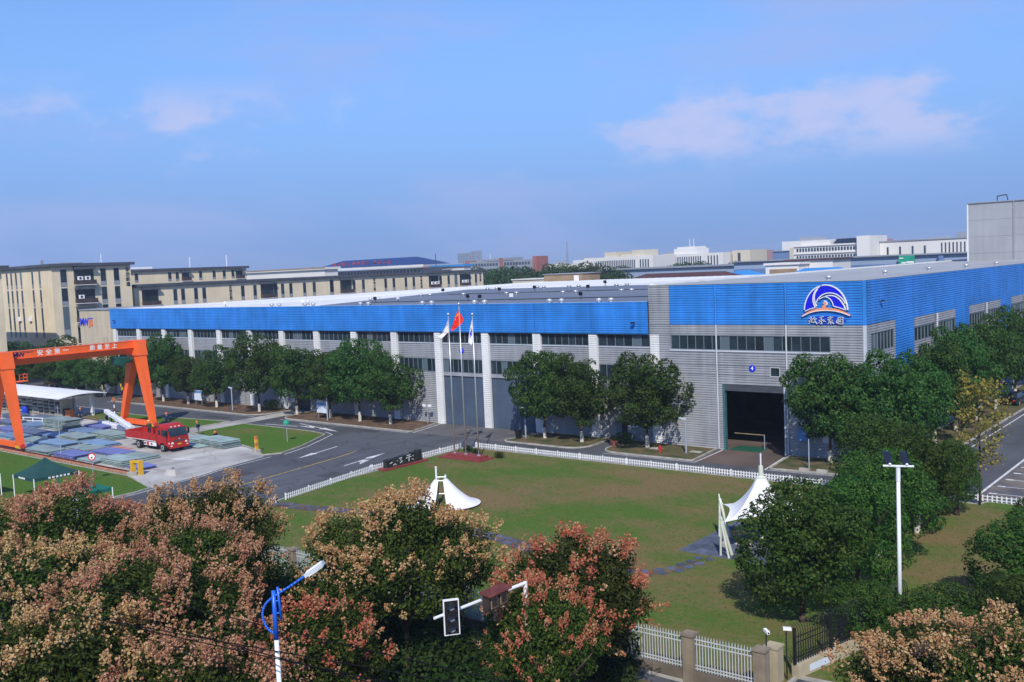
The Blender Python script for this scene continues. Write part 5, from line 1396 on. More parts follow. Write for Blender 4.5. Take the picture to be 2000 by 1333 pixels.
# flag plinth, poles, flags
PL = thing('flag_plinth', 'stepped red granite plinth under the three flagpoles', 'plinth', (-64.0, 69.6, 0.08))
MB().box(-66.7, -61.3, 68.55, 70.75, 0.08, 0.22).build('step', 'red_granite', PL)
MB().box(-66.2, -61.7, 69.15, 70.35, 0.222, 0.46).build('block', 'red_granite', PL)
def flagpole(x, y, h, lab):
    t = thing('flagpole', lab, 'flagpole', (x, y, 0.46))
    MB().lathe((0, 0, 0), [(0.16, 0), (0.16, 0.08), (0.09, 0.1)], 12).build('foot', 'steel', t, local=True)
    MB().cyl((0, 0, 0.1), (0, 0, h - 0.46), 0.075, 0.04, 12).build('pole', 'steel', t, local=True, smooth=True)
    MB().lathe((0, 0, 0), [(0.03, h - 0.46), (0.11, h - 0.40), (0.13, h - 0.30), (0.10, h - 0.20), (0.02, h - 0.16)], 12).build('finial', 'steel', t, local=True, smooth=True)
flagpole(-65.52, 69.72, 14.05, 'left steel flagpole of the three on the red plinth')
flagpole(-64.04, 69.72, 15.05, 'tallest middle steel flagpole on the red plinth')
flagpole(-62.36, 69.72, 14.05, 'right steel flagpole of the three on the red plinth')
ER = Vector((0.773, 0.634, 0))          # across the lawn towards the right
EF = Vector((-0.634, 0.773, 0))
def flag(base, top, pts, fold, m, lab, seed):
    """limp flag: hoist on the pole, outer edge through pts (right, up) about the top"""
    t = thing('flag', lab, 'flag', (base[0], base[1], top)); t.scale = (0.68, 0.68, 0.68)
    nu, nv = 12, 16; rr_ = random.Random(seed); ph = rr_.uniform(0, 6)
    def P(u, v):
        hx, hz = pts[0][0] * v + 0.05, -pts[0][1] * v
        # outer edge polyline
        s = v * (len(pts) - 2); i = min(int(s), len(pts) - 3); f = s - i
        ox = pts[1 + i][0] * (1 - f) + pts[2 + i][0] * f; oz = pts[1 + i][1] * (1 - f) + pts[2 + i][1] * f
        x = hx * (1 - u) + ox * u; z = hz * (1 - u) + oz * u
        d = fold * math.sin(u * 9 + ph + v * 2.5) * min(1, u * 3)
        return tuple(ER * x + EF * d + Vector((0, 0, z)))
    b = MB()
    for i in range(nu):
        for j in range(nv):
            b.quad(P(i / nu, j / nv), P((i + 1) / nu, j / nv), P((i + 1) / nu, (j + 1) / nv), P(i / nu, (j + 1) / nv))
    c = b.build('cloth', m, t, local=True, smooth=True)
    return t, P
def star(P, u, v, s, t, m='flag_yellow', nm='star'):
    b = MB(); pts = []
    for k in range(10):
        a = math.pi / 2 + k * math.pi / 5; r = s if k % 2 == 0 else s * 0.45
        q = Vector(P(min(1, max(0, u + r * math.cos(a))), min(1, max(0, v - r * math.sin(a) * 0.6)))); pts.append(tuple(q - EF * 0.06 + Vector((0, 0, 0))))
    b.face(pts); b.face([tuple(Vector(p) + EF * 0.02) for p in pts[::-1]]); b.build(nm, m, t, local=True)
t, P = flag((-64.04, 69.72), 14.62, [(0.0, 2.15), (-0.20, -0.05), (-0.62, -0.9), (-0.95, -1.9), (-1.35, -2.75), (-1.10, -2.95)], 0.10, 'flag_red', 'red flag with yellow stars hanging from the middle pole', 2)
star(P, 0.45, 0.22, 0.24, t)
for u, v in ((0.75, 0.14), (0.82, 0.26), (0.78, 0.36), (0.70, 0.42)): star(P, u, v, 0.08, t)
MB().quad(*[tuple(ER * x + EF * -0.02 + Vector((0, 0, z))) for x, z in ((0.05, -0.3), (0.62, -1.35), (0.30, -2.0), (0.05, -2.15))]).build('fold', 'flag_red', t, local=True)
t, P = flag((-65.52, 69.72), 13.62, [(0.0, 1.6), (-0.15, -0.05), (-0.45, -0.8), (-0.9, -1.6), (-1.85, -2.45), (-1.30, -2.75)], 0.12, 'flag_white', 'white company flag drooping from the left pole', 3)
star(P, 0.45, 0.28, 0.16, t, 'sign_blue', 'emblem')
t, P = flag((-62.36, 69.72), 13.70, [(0.0, 2.9), (-0.10, -0.05), (-0.40, -1.2), (-0.62, -2.4), (-0.75, -3.3), (-0.35, -3.7)], 0.08, 'flag_white', 'white flag with a blue emblem hanging limp from the right pole', 4)
star(P, 0.5, 0.50, 0.34, t, 'sign_blue', 'emblem'); star(P, 0.5, 0.36, 0.15, t, 'sign_red', 'emblem')

# black inscribed wall
SW = thing('inscribed_wall', 'low black stone name wall with white lettering on a red base', 'sign wall', (-67.1, 64.0, 0.08))
MB().box(-67.6, -66.5, 61.3, 67.0, 0.08, 0.26).build('base', 'red_granite', SW)
rg = random.Random(12)
for i in range(7):
    y0 = 61.75 + i * 0.68; h = 0.78 + 0.10 * i / 6 + rg.uniform(-0.08, 0.08)
    if i == 6: h = 1.02
    MB().hexa([(-67.35, y0, 0.262), (-66.85, y0, 0.262), (-66.85, y0 + 0.66, 0.262), (-67.35, y0 + 0.66, 0.262)],
              [(-67.30, y0 + 0.02, 0.262 + h), (-66.9, y0 + 0.02, 0.262 + h - rg.uniform(0, .08)), (-66.9, y0 + 0.64, 0.262 + h - rg.uniform(0, .08)), (-67.30, y0 + 0.64, 0.262 + h)]).build('stone', 'black_stone', SW)
def ystroke(pts, w=0.07):
    r = ribbon(pts, w, 0.0, 0.05); b = MB(); b.v = [(-66.86 + 0.04 - y, x, z) for x, y, z in r.v]; b.f = r.f; b.m = r.m; return b
for pts in ([(62.6, 0.42), (62.9, 0.50), (63.0, 0.36)], [(62.2, 0.62), (62.5, 0.72)], [(63.4, 0.90), (63.75, 0.96), (63.6, 0.72), (63.85, 0.62), (63.5, 0.46)], [(64.3, 0.78), (65.0, 0.84)], [(64.75, 1.05), (64.68, 0.42)], [(64.4, 0.98), (64.9, 1.05)], [(65.2, 0.92), (65.3, 0.80)], [(65.05, 0.6), (65.3, 0.48)], [(63.1, 0.78), (63.2, 0.70)]):
    ystroke(pts).build('lettering', 'trim_light', SW)

# white sail canopies
def cone_sail(t, c, th0, th1, R0, R1, z0, z1, n=14, m=8, off=0.0, sc=None):
    b = MB()
    def P(i, j):
        th = math.radians(th0 + (th1 - th0) * i / n); s = j / m
        r = R0 + (R1 * (sc(th) if sc else 1) - R0) * s
        z = z1 + (z0 - z1) * (1 - s) ** 1.6
        d = ER * math.cos(th) + EF * math.sin(th)
        return tuple(d * r + Vector((0, 0, z)) + Vector(c))
    for i in range(n):
        for j in range(m): b.quad(P(i, j), P(i + 1, j), P(i + 1, j + 1), P(i, j + 1))
    o = b.build('sail', 'membrane_white', t, local=True, smooth=True)
    return o
T1 = thing('sail_canopy', 'small white cone-shaped sail canopy on the lawn behind the podded tree', 'sail canopy', (-52.75, 54.4, 0.08))
def q1(r, f=0.0, z=0.0): return tuple(ER * r + EF * f + Vector((0, 0, z)))
cone_sail(T1, q1(0.10), -78, 80, 0.40, 2.95, 2.15, 0.16, sc=lambda th: 0.70 + 0.30 * math.cos(th))
cone_sail(T1, q1(-0.10), 100, 258, 0.40, 2.8, 2.15, 0.16, sc=lambda th: 0.72 + 0.28 * abs(math.cos(th)))
for r, h in ((-0.36, 3.15), (0.36, 2.45)): MB().cyl(q1(r), q1(r, 0, h), 0.075, n=10).build('mast', 'pole_white', T1, local=True)
for z in (0.95, 1.98, 2.28): MB().cyl(q1(-0.36, 0, z), q1(0.36, 0, z), 0.05, n=8).build('crossbar', 'pole_white', T1, local=True)
MB().cyl(q1(0.36, 0, 0.9), q1(0.9, 0, 0.75), 0.03, n=6).build('stay', 'pole_white', T1, local=True)
T2 = thing('sail_canopy', 'large white sail canopy with cream props over the slate terrace', 'sail canopy', (-26.85, 56.65, 0.13))
cor = {'W': Vector((-30.05, 57.6, 2.25)), 'S': Vector((-27.85, 53.5, 2.3)), 'E': Vector((-23.7, 55.7, 2.4)), 'N': Vector((-25.9, 59.8, 2.4))}
org = Vector((-26.85, 56.65, 0.13)); seq = ['S', 'E', 'N', 'W']
b = MB(); n, m = 10, 9
for k in range(4):
    a, c = cor[seq[k]] - org, cor[seq[(k + 1) % 4]] - org
    def P(u, v):
        e = a.lerp(c, u); e = Vector((e.x, e.y, e.z)); inward = 0.16 * 4 * u * (1 - u)
        e.x *= 1 - inward; e.y *= 1 - inward; e.z += 0.25 * 4 * u * (1 - u)
        top = Vector((e.x, e.y, 0)).normalized() * 0.32; top.z = 4.45
        w = (1 - v) ** 1.9
        q = top.lerp(e, v); q.z = e.z + (top.z - e.z) * w; return tuple(q)
    for i in range(n):
        for j in range(m): b.quad(P(i / n, (j + 1) / m), P((i + 1) / n, (j + 1) / m), P((i + 1) / n, j / m), P(i / n, j / m))
b.build('sail', 'membrane_white', T2, local=True, smooth=True)
MB().cyl((0, 0, 0), (0, 0, 5.2), 0.15, n=12).build('mast', 'pole_cream', T2, local=True)
MB().cyl((0, 0, 5.2), (0, 0, 6.0), 0.05, n=8).build('mast_tip', 'pole_white', T2, local=True)
MB().lathe((0, 0, 0), [(0.34, 4.40), (0.34, 4.5), (0.2, 4.56)], 14).build('ring', 'pole_cream', T2, local=True)
for k, p in cor.items():
    out = Vector((p.x - org.x, p.y - org.y, 0)).normalized(); side_ = Vector((-out.y, out.x, 0)); q = p - org
    head = q + out * 0.30 + Vector((0, 0, 0.35))
    fr = MB()
    for s in (-0.35, 0.35): fr.cyl(tuple(q * 1.0 + side_ * s + out * 0.05 + Vector((0, 0, -q.z))), tuple(head - Vector((0, 0, 0.25))), 0.07, n=8)
    fr.cyl(tuple(q - out * 0.55 + Vector((0, 0, -q.z))), tuple(head), 0.10, n=10)
    fr.cyl(tuple(head), tuple(head + out * 0.06 + Vector((0, 0, 0.3))), 0.05, n=8)
    fr.cyl(tuple(head - Vector((0, 0, 0.2))), tuple(q), 0.05, n=8)
    fr.build('prop', 'pole_cream', T2, local=True)
t = thing('garden_table', 'round pink-topped table on the slate terrace under the sail', 'table', (-28.4, 56.4, 0.155))
MB().cyl((0, 0, 0.70), (0, 0, 0.76), 0.55, n=20).build('table_top', 'panel_pink', t, local=True)
MB().lathe((0, 0, 0), [(0.3, 0), (0.3, 0.05), (0.08, 0.1), (0.08, 0.7)], 12).build('pedestal', 'concrete', t, local=True)
for i, (x, y, w) in enumerate(((-28.9, 55.4, 'nearest the terrace corner'), (-27.4, 56.0, 'nearest the mast'))):
    t = thing('stool', 'grey stone stool beside the terrace table, %s' % w, 'stool', (x, y, 0.155), 0, 'terrace stools')
    MB().lathe((0, 0, 0), [(0.16, 0), (0.19, 0.2), (0.16, 0.40)], 12).build('base', 'concrete', t, local=True)
    MB().cyl((0, 0, 0.40), (0, 0, 0.46), 0.2, n=14).build('seat', 'concrete', t, local=True)

# ---- planting-bed furniture
def small_lamp(x, y, h, lab, m='pole_grey', head=1):
    t = thing('garden_lamp', lab, 'lamp post', (x, y, 0.10))
    MB().cyl((0, 0, 0), (0, 0, h), 0.09 if head == 1 else 0.05, n=10).build('post', m, t, local=True)
    if head == 1: MB().hexa([(-0.65, -0.10, h), (0.1, -0.10, h - 0.14), (0.1, 0.10, h - 0.14), (-0.65, 0.10, h)], [(-0.65, -0.10, h + 0.1), (0.1, -0.10, h + 0.04), (0.1, 0.10, h + 0.04), (-0.65, 0.10, h + 0.1)]).build('head', 'lamp_grey', t, local=True)
    elif head == 2:
        MB().bar((-0.45, 0, h), (0.45, 0, h), 0.05).build('arm', m, t, local=True)
        for x_ in (-0.45, 0.45): MB().box(x_ - 0.18, x_ + 0.18, -0.14, 0.14, h - 0.28, h + 0.02).build('head', 'logo_white', t, local=True)
small_lamp(-46.2, 81.4, 3.3, 'tall grey-blue bollard lamp with a bent head left of the open doorway')
small_lamp(-118.1, 80.3, 3.2, 'grey lamp post in the bed before the left end of the long hall')
small_lamp(-97.0, 79.9, 3.2, 'grey lamp post beside the white notice board in the bed')
small_lamp(-65.6, 81.1, 3.3, 'grey lamp post beside the black bin right of the roller doors')
small_lamp(-33.4, 79.9, 2.6, 'thin grey post under the tree right of the doorway', 'pole_grey', 0)
small_lamp(-83.0, 83.8, 2.3, 'twin-headed floodlight stand left of the roller doors', 'pole_grey', 2)
def notice(x, y, w, h, z, lab, legs=True, m='board_white', rz=0.0):
    t = thing('notice_board', lab, 'notice board', (x, y, 0.10), rz)
    MB().box(-w / 2, w / 2, -0.04, 0.04, z, z + h).build('board', m, t, local=True)
    MB().box(-w / 2 + 0.06, w / 2 - 0.06, -0.055, -0.045, z + h * 0.72, z + h - 0.05).build('header', 'board_blue', t, local=True)
    if legs:
        for s in (-1, 1): MB().box(s * w * 0.42 - 0.03, s * w * 0.42 + 0.03, 0.05, 0.11, 0, z + h).build('leg', 'steel', t, local=True)
notice(-98.8, 80.6, 2.1, 1.4, 0.75, 'white notice board on legs between two bed trees')
notice(-128.6, 81.6, 1.9, 1.5, 0.7, 'white and blue notice board on legs in the left bed')
notice(-145.6, 83.4, 1.2, 1.6, 0.5, 'narrow white notice board behind the orange crane legs')
notice(-110.1, 84.75, 0.8, 1.3, 1.0, 'white poster on the wall beside the left side door', False)
notice(-54.0, 84.75, 0.9, 0.9, 1.4, 'pale poster on the wall behind the tree right of the side door', False)
for x, m, lab in ((-35.85, 'board_blue', 'blue wall cabinet on the hall front right of the doorway'), (-33.5, 'board_white', 'pale grey wall cabinet on the hall front behind the tree trunk')):
    t = thing('wall_cabinet', lab, 'cabinet', (x, Y4 - 0.07, 1.55))
    MB().box(-0.48, 0.48, -0.30, 0, 0, 1.05).build('case', m, t, local=True)
    MB().box(-0.44, 0.44, -0.325, -0.302, 0.04, 1.01).build('door', m, t, local=True)
    MB().box(0.30, 0.34, -0.35, -0.326, 0.42, 0.58).build('handle', 'dark_steel', t, local=True)
t = thing('fire_hydrant', 'red fire hydrant in the bed left of the open doorway', 'hydrant', (-48.6, 80.6, 0.10))
MB().lathe((0, 0, 0), [(0.16, 0), (0.16, 0.05), (0.10, 0.07), (0.10, 0.5), (0.14, 0.52), (0.12, 0.62), (0.03, 0.7)], 14).build('barrel', 'hydrant_red', t, local=True)
MB().cyl((-0.24, 0, 0.36), (0.24, 0, 0.36), 0.07, n=10).build('outlet', 'hydrant_red', t, local=True)
MB().cyl((-0.30, 0, 0.36), (-0.24, 0, 0.36), 0.08, n=10).build('cap', 'logo_white', t, local=True)
t = thing('litter_bin', 'black litter bin beside the lamp post right of the roller doors', 'bin', (-66.1, 80.5, 0.10))
MB().hexa([(-0.25, -0.2, 0.0), (0.25, -0.2, 0.0), (0.25, 0.2, 0.0), (-0.25, 0.2, 0.0)], [(-0.3, -0.25, 0.85), (0.3, -0.25, 0.85), (0.3, 0.25, 0.85), (-0.3, 0.25, 0.85)]).build('body', 'black_plastic', t, local=True)
MB().box(-0.33, 0.33, -0.28, 0.28, 0.855, 0.93).build('lid', 'black_plastic', t, local=True)
for x, y, z1, lab in ((-49.9, 82.0, 0.14, 'left'), (-45.6, 82.2, 0.14, 'right')):
    t = tag(MB().box(x - 0.6, x + 0.6, y - 0.35, y + 0.35, 0.09, z1).build('manhole_cover', 'kerb'), 'pale %s manhole slab in the bed before the corner hall' % lab, 'manhole cover')
tag(MB().box(-33.9, -33.0, 78.9, 79.2, 0.1, 0.3).build('kerb_stone', 'kerb'), 'loose pale kerb stone left one on the bed edge under the tree', 'stone')
tag(MB().box(-32.4, -31.5, 79.0, 79.3, 0.1, 0.3).build('kerb_stone', 'kerb'), 'loose pale kerb stone right one on the bed edge under the tree', 'stone')

# ---- boundary fence with white bars and stone piers
FY = lambda x: 35.75 + (x + 47.3) * 0.033
PF = thing('boundary_fence', 'boundary fence of white steel bars between brown stone piers', 'fence', (-40, FY(-40), 0.05))
bm1 = MB().box(-0.016, 0.016, -0.016, 0.016, 0.0, 1.52).cyl((0, 0, 1.52), (0, 0, 1.63), 0.02, 0.002, 6).mesh('bar', 'fence_bar')
piers = [-17.6 - 3.3 * i for i in range(15)]
pr_ = MB().box(-0.26, 0.26, -0.24, 0.24, 0, 2.1).mesh('pier', 'fence_post_stone'); pc_ = MB().box(-0.31, 0.31, -0.29, 0.29, 2.1, 2.2).mesh('cap', 'fence_post_stone')
for i, x in enumerate(piers):
    o = inst('pier', pr_, PF, (x + 40, FY(x) - FY(-40), 0)); inst('cap', pc_, o)
    if i == len(piers) - 1: break
    xa, xb = piers[i + 1] + 0.26, x - 0.26
    ya, yb = FY(xa), FY(xb)
    MB().hexa([(xa, ya - 0.13, 0.03), (xb, yb - 0.13, 0.03), (xb, yb + 0.13, 0.03), (xa, ya + 0.13, 0.03)], [(xa, ya - 0.13, 0.55), (xb, yb - 0.13, 0.55), (xb, yb + 0.13, 0.55), (xa, ya + 0.13, 0.55)]).build('plinth_wall', 'fence_wall', PF)
    for z in (0.68, 0.82, 1.78, 1.98): MB().hexa([(xa, ya - 0.028, z), (xb, yb - 0.028, z), (xb, yb - 0.018, z), (xa, ya - 0.018, z)], [(xa, ya - 0.028, z + 0.05), (xb, yb - 0.028, z + 0.05), (xb, yb - 0.018, z + 0.05), (xa, ya - 0.018, z + 0.05)]).build('rail', 'fence_bar', PF)
    for k in range(20):
        x_ = xa + (k + 0.5) * (xb - xa) / 20
        inst('bar', bm1, PF, (x_ + 40, FY(x_) - FY(-40) - 0.001, 0.55))
BF = thing('black_fence', 'black steel fence with curved tops on a cream wall at lower right', 'fence', (-17.3, 39.4, 0.05), math.atan2(4.6, 1.15))
BL = 9.0
MB().box(0, BL, -0.18, 0.18, 0, 0.62).build('plinth_wall', 'cream_wall', BF, local=True)
bb = MB().bar((0, 0, 0), (0, 0, 1.35), 0.032).tube([(0, 0, 1.35), (0, 0.03, 1.52), (0, 0.12, 1.66), (0, 0.26, 1.72)], 0.016, 6).mesh('bar', 'fence_black')
for i in range(int(BL / 0.17)): inst('bar', bb, BF, (0.1 + i * 0.17, 0, 0.62))
for z in (0.75, 0.92, 1.55, 1.80): MB().box(0.05, BL - 0.05, -0.035, -0.02, z, z + 0.05).build('rail', 'fence_black', BF, local=True)
for x in (0.0, 2.6, 5.2, 7.8): MB().box(x - 0.05, x + 0.05, -0.06, 0.06, 0.62, 2.25).build('post', 'fence_black', BF, local=True)
MB().box(0.8, 2.4, -0.195, -0.182, 0.15, 0.45).build('patch', 'board_white', BF, local=True)
for i, (x, y, rz, lab) in enumerate(((-18.1, 38.3, 0.9, 'white camera on the slim corner post, left one'), (-17.5, 39.0, 2.2, 'white camera on the black fence corner post, right one'))):
    t = thing('security_camera', lab, 'camera', (x, y, 0.05), rz); t.scale = (0.75, 0.75, 0.82)
    MB().cyl((0, 0, 0), (0, 0, 2.75), 0.04, n=8).build('post', 'fence_black', t, local=True)
    MB().hexa([(-0.09, -0.30, 2.72), (0.09, -0.30, 2.72), (0.09, 0.18, 2.76), (-0.09, 0.18, 2.76)], [(-0.09, -0.30, 2.88), (0.09, -0.30, 2.88), (0.09, 0.18, 2.92), (-0.09, 0.18, 2.92)]).build('housing', 'logo_white', t, local=True)
    MB().cyl((0, -0.305, 2.80), (0, -0.33, 2.80), 0.05, n=10).build('lens', 'black_plastic', t, local=True)
t = thing('gate_pillar', 'cream plastered pillar at the fence corner', 'pillar', (-17.9, 38.6, 0.05))
MB().box(-0.3, 0.3, -0.3, 0.3, 0, 1.55).build('shaft', 'cream_wall', t, local=True); MB().box(-0.34, 0.34, -0.34, 0.34, 1.552, 1.65).build('cap', 'cream_wall', t, local=True)
t = thing('bollard_lamp', 'black bollard lamp on the verge outside the white fence', 'lamp', (-23.4, 34.8, 0.06))
MB().cyl((0, 0, 0), (0, 0, 0.85), 0.10, n=12).build('post', 'black_plastic', t, local=True); MB().cyl((0, 0, 0.85), (0, 0, 0.98), 0.07, n=12).build('lens', 'lens_grey', t, local=True); MB().cyl((0, 0, 0.98), (0, 0, 1.05), 0.11, n=12).build('cap', 'black_plastic', t, local=True)
# solar lamp pole
t = thing('solar_lamp_post', 'tall white lamp post with a cross arm and two dark solar heads', 'lamp post', (-14.85, 45.8, 0.08))
MB().cyl((0, 0, 0), (0, 0, 8.3), 0.11, 0.08, 14).build('pole', 'pole_white', t, local=True, smooth=True)
MB().cyl((0, 0, 7.7), (0, 0, 8.35), 0.10, n=14).build('sleeve', 'pole_white', t, local=True)
MB().lathe((0, 0, 0), [(0.28, 0), (0.28, 0.04), (0.18, 0.08)], 14).build('foot', 'pole_white', t, local=True)
A0, A1 = Vector((-0.66, -0.15, 8.47)), Vector((0.66, -0.15 + 0.30, 8.33))
arm_dir = Vector((0.79, 0.40, -0.02))
MB().cyl(tuple(-arm_dir * 0.75 + Vector((0, 0, 8.42))), tuple(arm_dir * 0.78 + Vector((0, 0, 8.42))), 0.05, n=10).build('cross_arm', 'pole_white', t, local=True)
for s in (-0.42, 0.42):
    c = arm_dir * s + Vector((0, 0, 8.50))
    hd = MB().hexa([tuple(c + ER * a + EF * e + Vector((0, 0, z))) for a, e, z in ((-0.17, 0, 0), (0.17, 0, 0), (0.17, 0.06, 0.0), (-0.17, 0.06, 0.0))], [tuple(c + ER * a + EF * e + Vector((0, 0, z))) for a, e, z in ((-0.17, 0.45, 0.52), (0.17, 0.45, 0.52), (0.17, 0.51, 0.52), (-0.17, 0.51, 0.52))])
    hd.build('solar_head', 'solar_dark', t, local=True)
    MB().lathe(tuple(c - EF * 0.05), [(0.05, -0.02), (0.07, 0.02), (0.03, 0.07)], 10).build('sensor', 'logo_white', t, local=True)

# ---- cars
def car(x, y, rz, m, lab):
    t = thing('parked_car', lab, 'car', (x, y, 0.004), rz)
    st = [(-2.35, 0.55, 0.82, 0.80), (-2.25, 0.30, 0.92, 0.86), (-1.2, 0.22, 0.96, 0.90), (0.9, 0.22, 0.92, 0.90), (1.9, 0.25, 0.82, 0.86), (2.35, 0.45, 0.68, 0.78)]
    b = MB()
    for i in range(len(st) - 1):
        (xa, z0a, z1a, wa), (xb, z0b, z1b, wb) = st[i], st[i + 1]
        b.hexa([(xa, -wa, z0a), (xb, -wb, z0b), (xb, wb, z0b), (xa, wa, z0a)], [(xa, -wa * .96, z1a), (xb, -wb * .96, z1b), (xb, wb * .96, z1b), (xa, wa * .96, z1a)])
    body = b.build('body', m, t, local=True)
    MB().hexa([(-1.85, -0.80, 0.93), (1.25, -0.80, 0.89), (1.25, 0.80, 0.89), (-1.85, 0.80, 0.93)], [(-1.0, -0.60, 1.42), (0.35, -0.60, 1.44), (0.35, 0.60, 1.44), (-1.0, 0.60, 1.42)]).build('cabin', 'glass', t, local=True)
    MB().box(-1.0, 0.35, -0.61, 0.61, 1.435, 1.475).build('roof', m, t, local=True)
    for xx in (-1.4, 1.4):
        for yy in (-0.84, 0.84):
            w = MB().cyl((xx, yy - 0.1, 0.33), (xx, yy + 0.1, 0.33), 0.33, n=20).build('wheel', 'rubber', t, local=True)
            MB().cyl((xx, yy - 0.112, 0.33), (xx, yy + 0.112, 0.33), 0.2, n=12).build('rim', 'steel', w, local=True)
    for s in (-1, 1):
        MB().box(2.22, 2.36, s * 0.62 - 0.14, s * 0.62 + 0.14, 0.58, 0.68).build('headlight', 'headlight', t, local=True)
        MB().box(-2.36, -2.24, s * 0.62 - 0.14, s * 0.62 + 0.14, 0.66, 0.78).build('tail_light', 'sign_red', t, local=True)
        MB().box(0.75, 0.92, s * 0.93 - 0.08, s * 0.93 + 0.08, 0.90, 1.02).build('mirror', m, t, local=True)
car(-182.6, 85.8, 0.12, 'car_black', 'black saloon car parked behind the curved white shelter roof')
car(-175.5, 89.2, 1.75, 'car_blue', 'dark car parked between trees at the left, middle of the three')
car(-170.4, 86.6, 1.65, 'car_blue', 'dark blue car parked against the tan end block')
car(-26.9, 124.5, 1.5, 'car_black', 'dark car under the roadside trees at the far right')
# ------------------------------------------------------------------ background buildings
def tan_window(parent, P, U, N, w, h, zc, panel=0.28):
    pass
def slot_windows(parent, plane, at, pos, w, z0, z1, name='window', panel=0.25, glass='glass'):
    """narrow recessed windows on a wall; plane 'X' (faces +X) or 'Y' (faces -Y)"""
    key = ('slot', round(w, 2), round(z1 - z0, 2), glass)
    if key not in _wc:
        h = z1 - z0
        f = MB().box(0, w, -0.02, 0.12, 0, 0.06).box(0, w, -0.02, 0.12, h - 0.06, h).box(0, 0.06, -0.018, 0.12, 0.06, h - 0.06).box(w - 0.06, w, -0.018, 0.12, 0.06, h - 0.06).box(0.06, w - 0.06, -0.01, 0.1, h * panel - 0.05, h * panel).mesh('window', 'window_frame')
        p1 = MB().box(0.06, w - 0.06, 0.02, 0.04, h * panel, h - 0.06).mesh('pane', glass)
        p2 = MB().box(0.06, w - 0.06, 0.0, 0.03, 0.06, h * panel - 0.05).mesh('spandrel', 'far_grey')
        _wc[key] = (f, p1, p2)
    f, p1, p2 = _wc[key]; po = parent_origin(parent)
    for u in pos:
        if plane == 'X': loc, rz = (at - po[0], u - po[1], z0 - po[2]), math.pi / 2
        else: loc, rz = (u - po[0], at - po[1], z0 - po[2]), 0
        o = inst('window', f, parent, loc, (0, 0, rz)); inst('pane', p1, o); inst('spandrel', p2, o)
def balcony(parent, X, y0, y1, z0, z1, ac=0):
    o = MB().box(X - 0.05, X + 0.04, y0, y1, z0, z1).build('loggia', 'glass', parent)
    MB().box(X + 0.05, X + 1.0, y0 - 0.1, y1 + 0.1, z0, z0 + 0.95).build('balcony', 'balcony_brown', parent)
    MB().box(X + 0.05, X + 1.0, y0 - 0.1, y1 + 0.1, z1 - 0.5, z1).build('balcony_lintel', 'roof_dark', parent)
    MB().box(X + 0.05, X + 1.02, y0 - 0.12, y1 + 0.12, z0 - 0.12, z0 - 0.01).build('ledge', 'logo_white', parent)
    for i in range(ac):
        yy = y0 + 0.5 + i * 1.6
        u = MB().box(X + 0.45, X + 0.85, yy, yy + 1.05, z0 + 0.96, z0 + 1.75).build('air_conditioner', 'logo_white', parent)
        MB().cyl((X + 0.86, yy + 0.45, z0 + 1.35), (X + 0.88, yy + 0.45, z0 + 1.35), 0.28, n=14).build('fan', 'dark_steel', u)
def vert_sign(parent, X, y, ztop, chars, s, m='letter_dark'):
    for i, c in enumerate(chars):
        po = parent_origin(parent)
        inst('lettering', text_mesh(c, s, 'lettering', m, 0.03, bold=0.02), parent, (X - po[0], y - po[1], ztop - (i + 0.5) * s * 1.12 - po[2]), SIDE)

# tan office block at the left
A = thing('office_block', 'tall tan office block with narrow windows and balconies at the left', 'building', (-212, 104, 0))
AX, AY = -201.0, 95.5
MB().box(-250, AX, AY, 113.0, 0, 22.75).build('wall', 'tan_wall', A)
MB().box(-250, AX + 0.7, AY - 0.7, 113.7, 22.80, 23.40).build('roof', 'roof_dark', A)
for k, z1 in enumerate((22.2, 18.3, 14.5)):
    h = 3.6 if k < 2 else 6.4
    slot_windows(A, 'X', AX + 0.03, (97.3,), 1.35, z1 - h, z1); slot_windows(A, 'X', AX + 0.03, (106.0, 109.0), 1.25, z1 - h, z1)
    slot_windows(A, 'Y', AY - 0.03, (-222.0, -219.9, -217.6, -215.2, -209.9, -206.6), 0.75, z1 - h - 0.1, z1 - 0.1)
slot_windows(A, 'Y', AY - 0.03, (-219.0, -216.8, -214.6, -212.4), 0.8, 3.4, 6.6)
for z0, z1, n in ((18.9, 22.6, 2), (15.0, 18.4, 1), (11.0, 14.4, 2), (6.6, 10.4, 0)): balcony(A, AX, 100.2, 104.5, z0, z1, n)
vert_sign(A, AX + 0.06, 112.2, 22.3, '东来织造', 0.95)
MB().box(AX - 6, AX - 1, 98, 103, 23.46, 23.6).box(-215, -214.6, 100, 100.4, 23.46, 24.6).build('roof_plant', 'far_grey', A)
MB().cyl((AX - 3, 108, 23.46), (AX - 3, 108, 25.4), 0.08, n=6).build('mast', 'logo_white', A)
for x in (-212.0, -217.0): MB().box(x, x + 0.9, AY - 0.5, AY - 0.05, 11.6, 12.5).build('air_conditioner', 'logo_white', A)
N_ = thing('office_block', 'corner of a tan building at the left picture edge', 'building', (-204, 76, 0))
MB().box(-215, -192.6, 71, 82, 0, 22.4).build('wall', 'tan_wall', N_); MB().box(-215, -191.4, 70, 83, 22.41, 23.1).build('roof', 'roof_dark', N_)
slot_windows(N_, 'X', -192.57, (72.5, 76.0), 1.2, 15, 18.5)
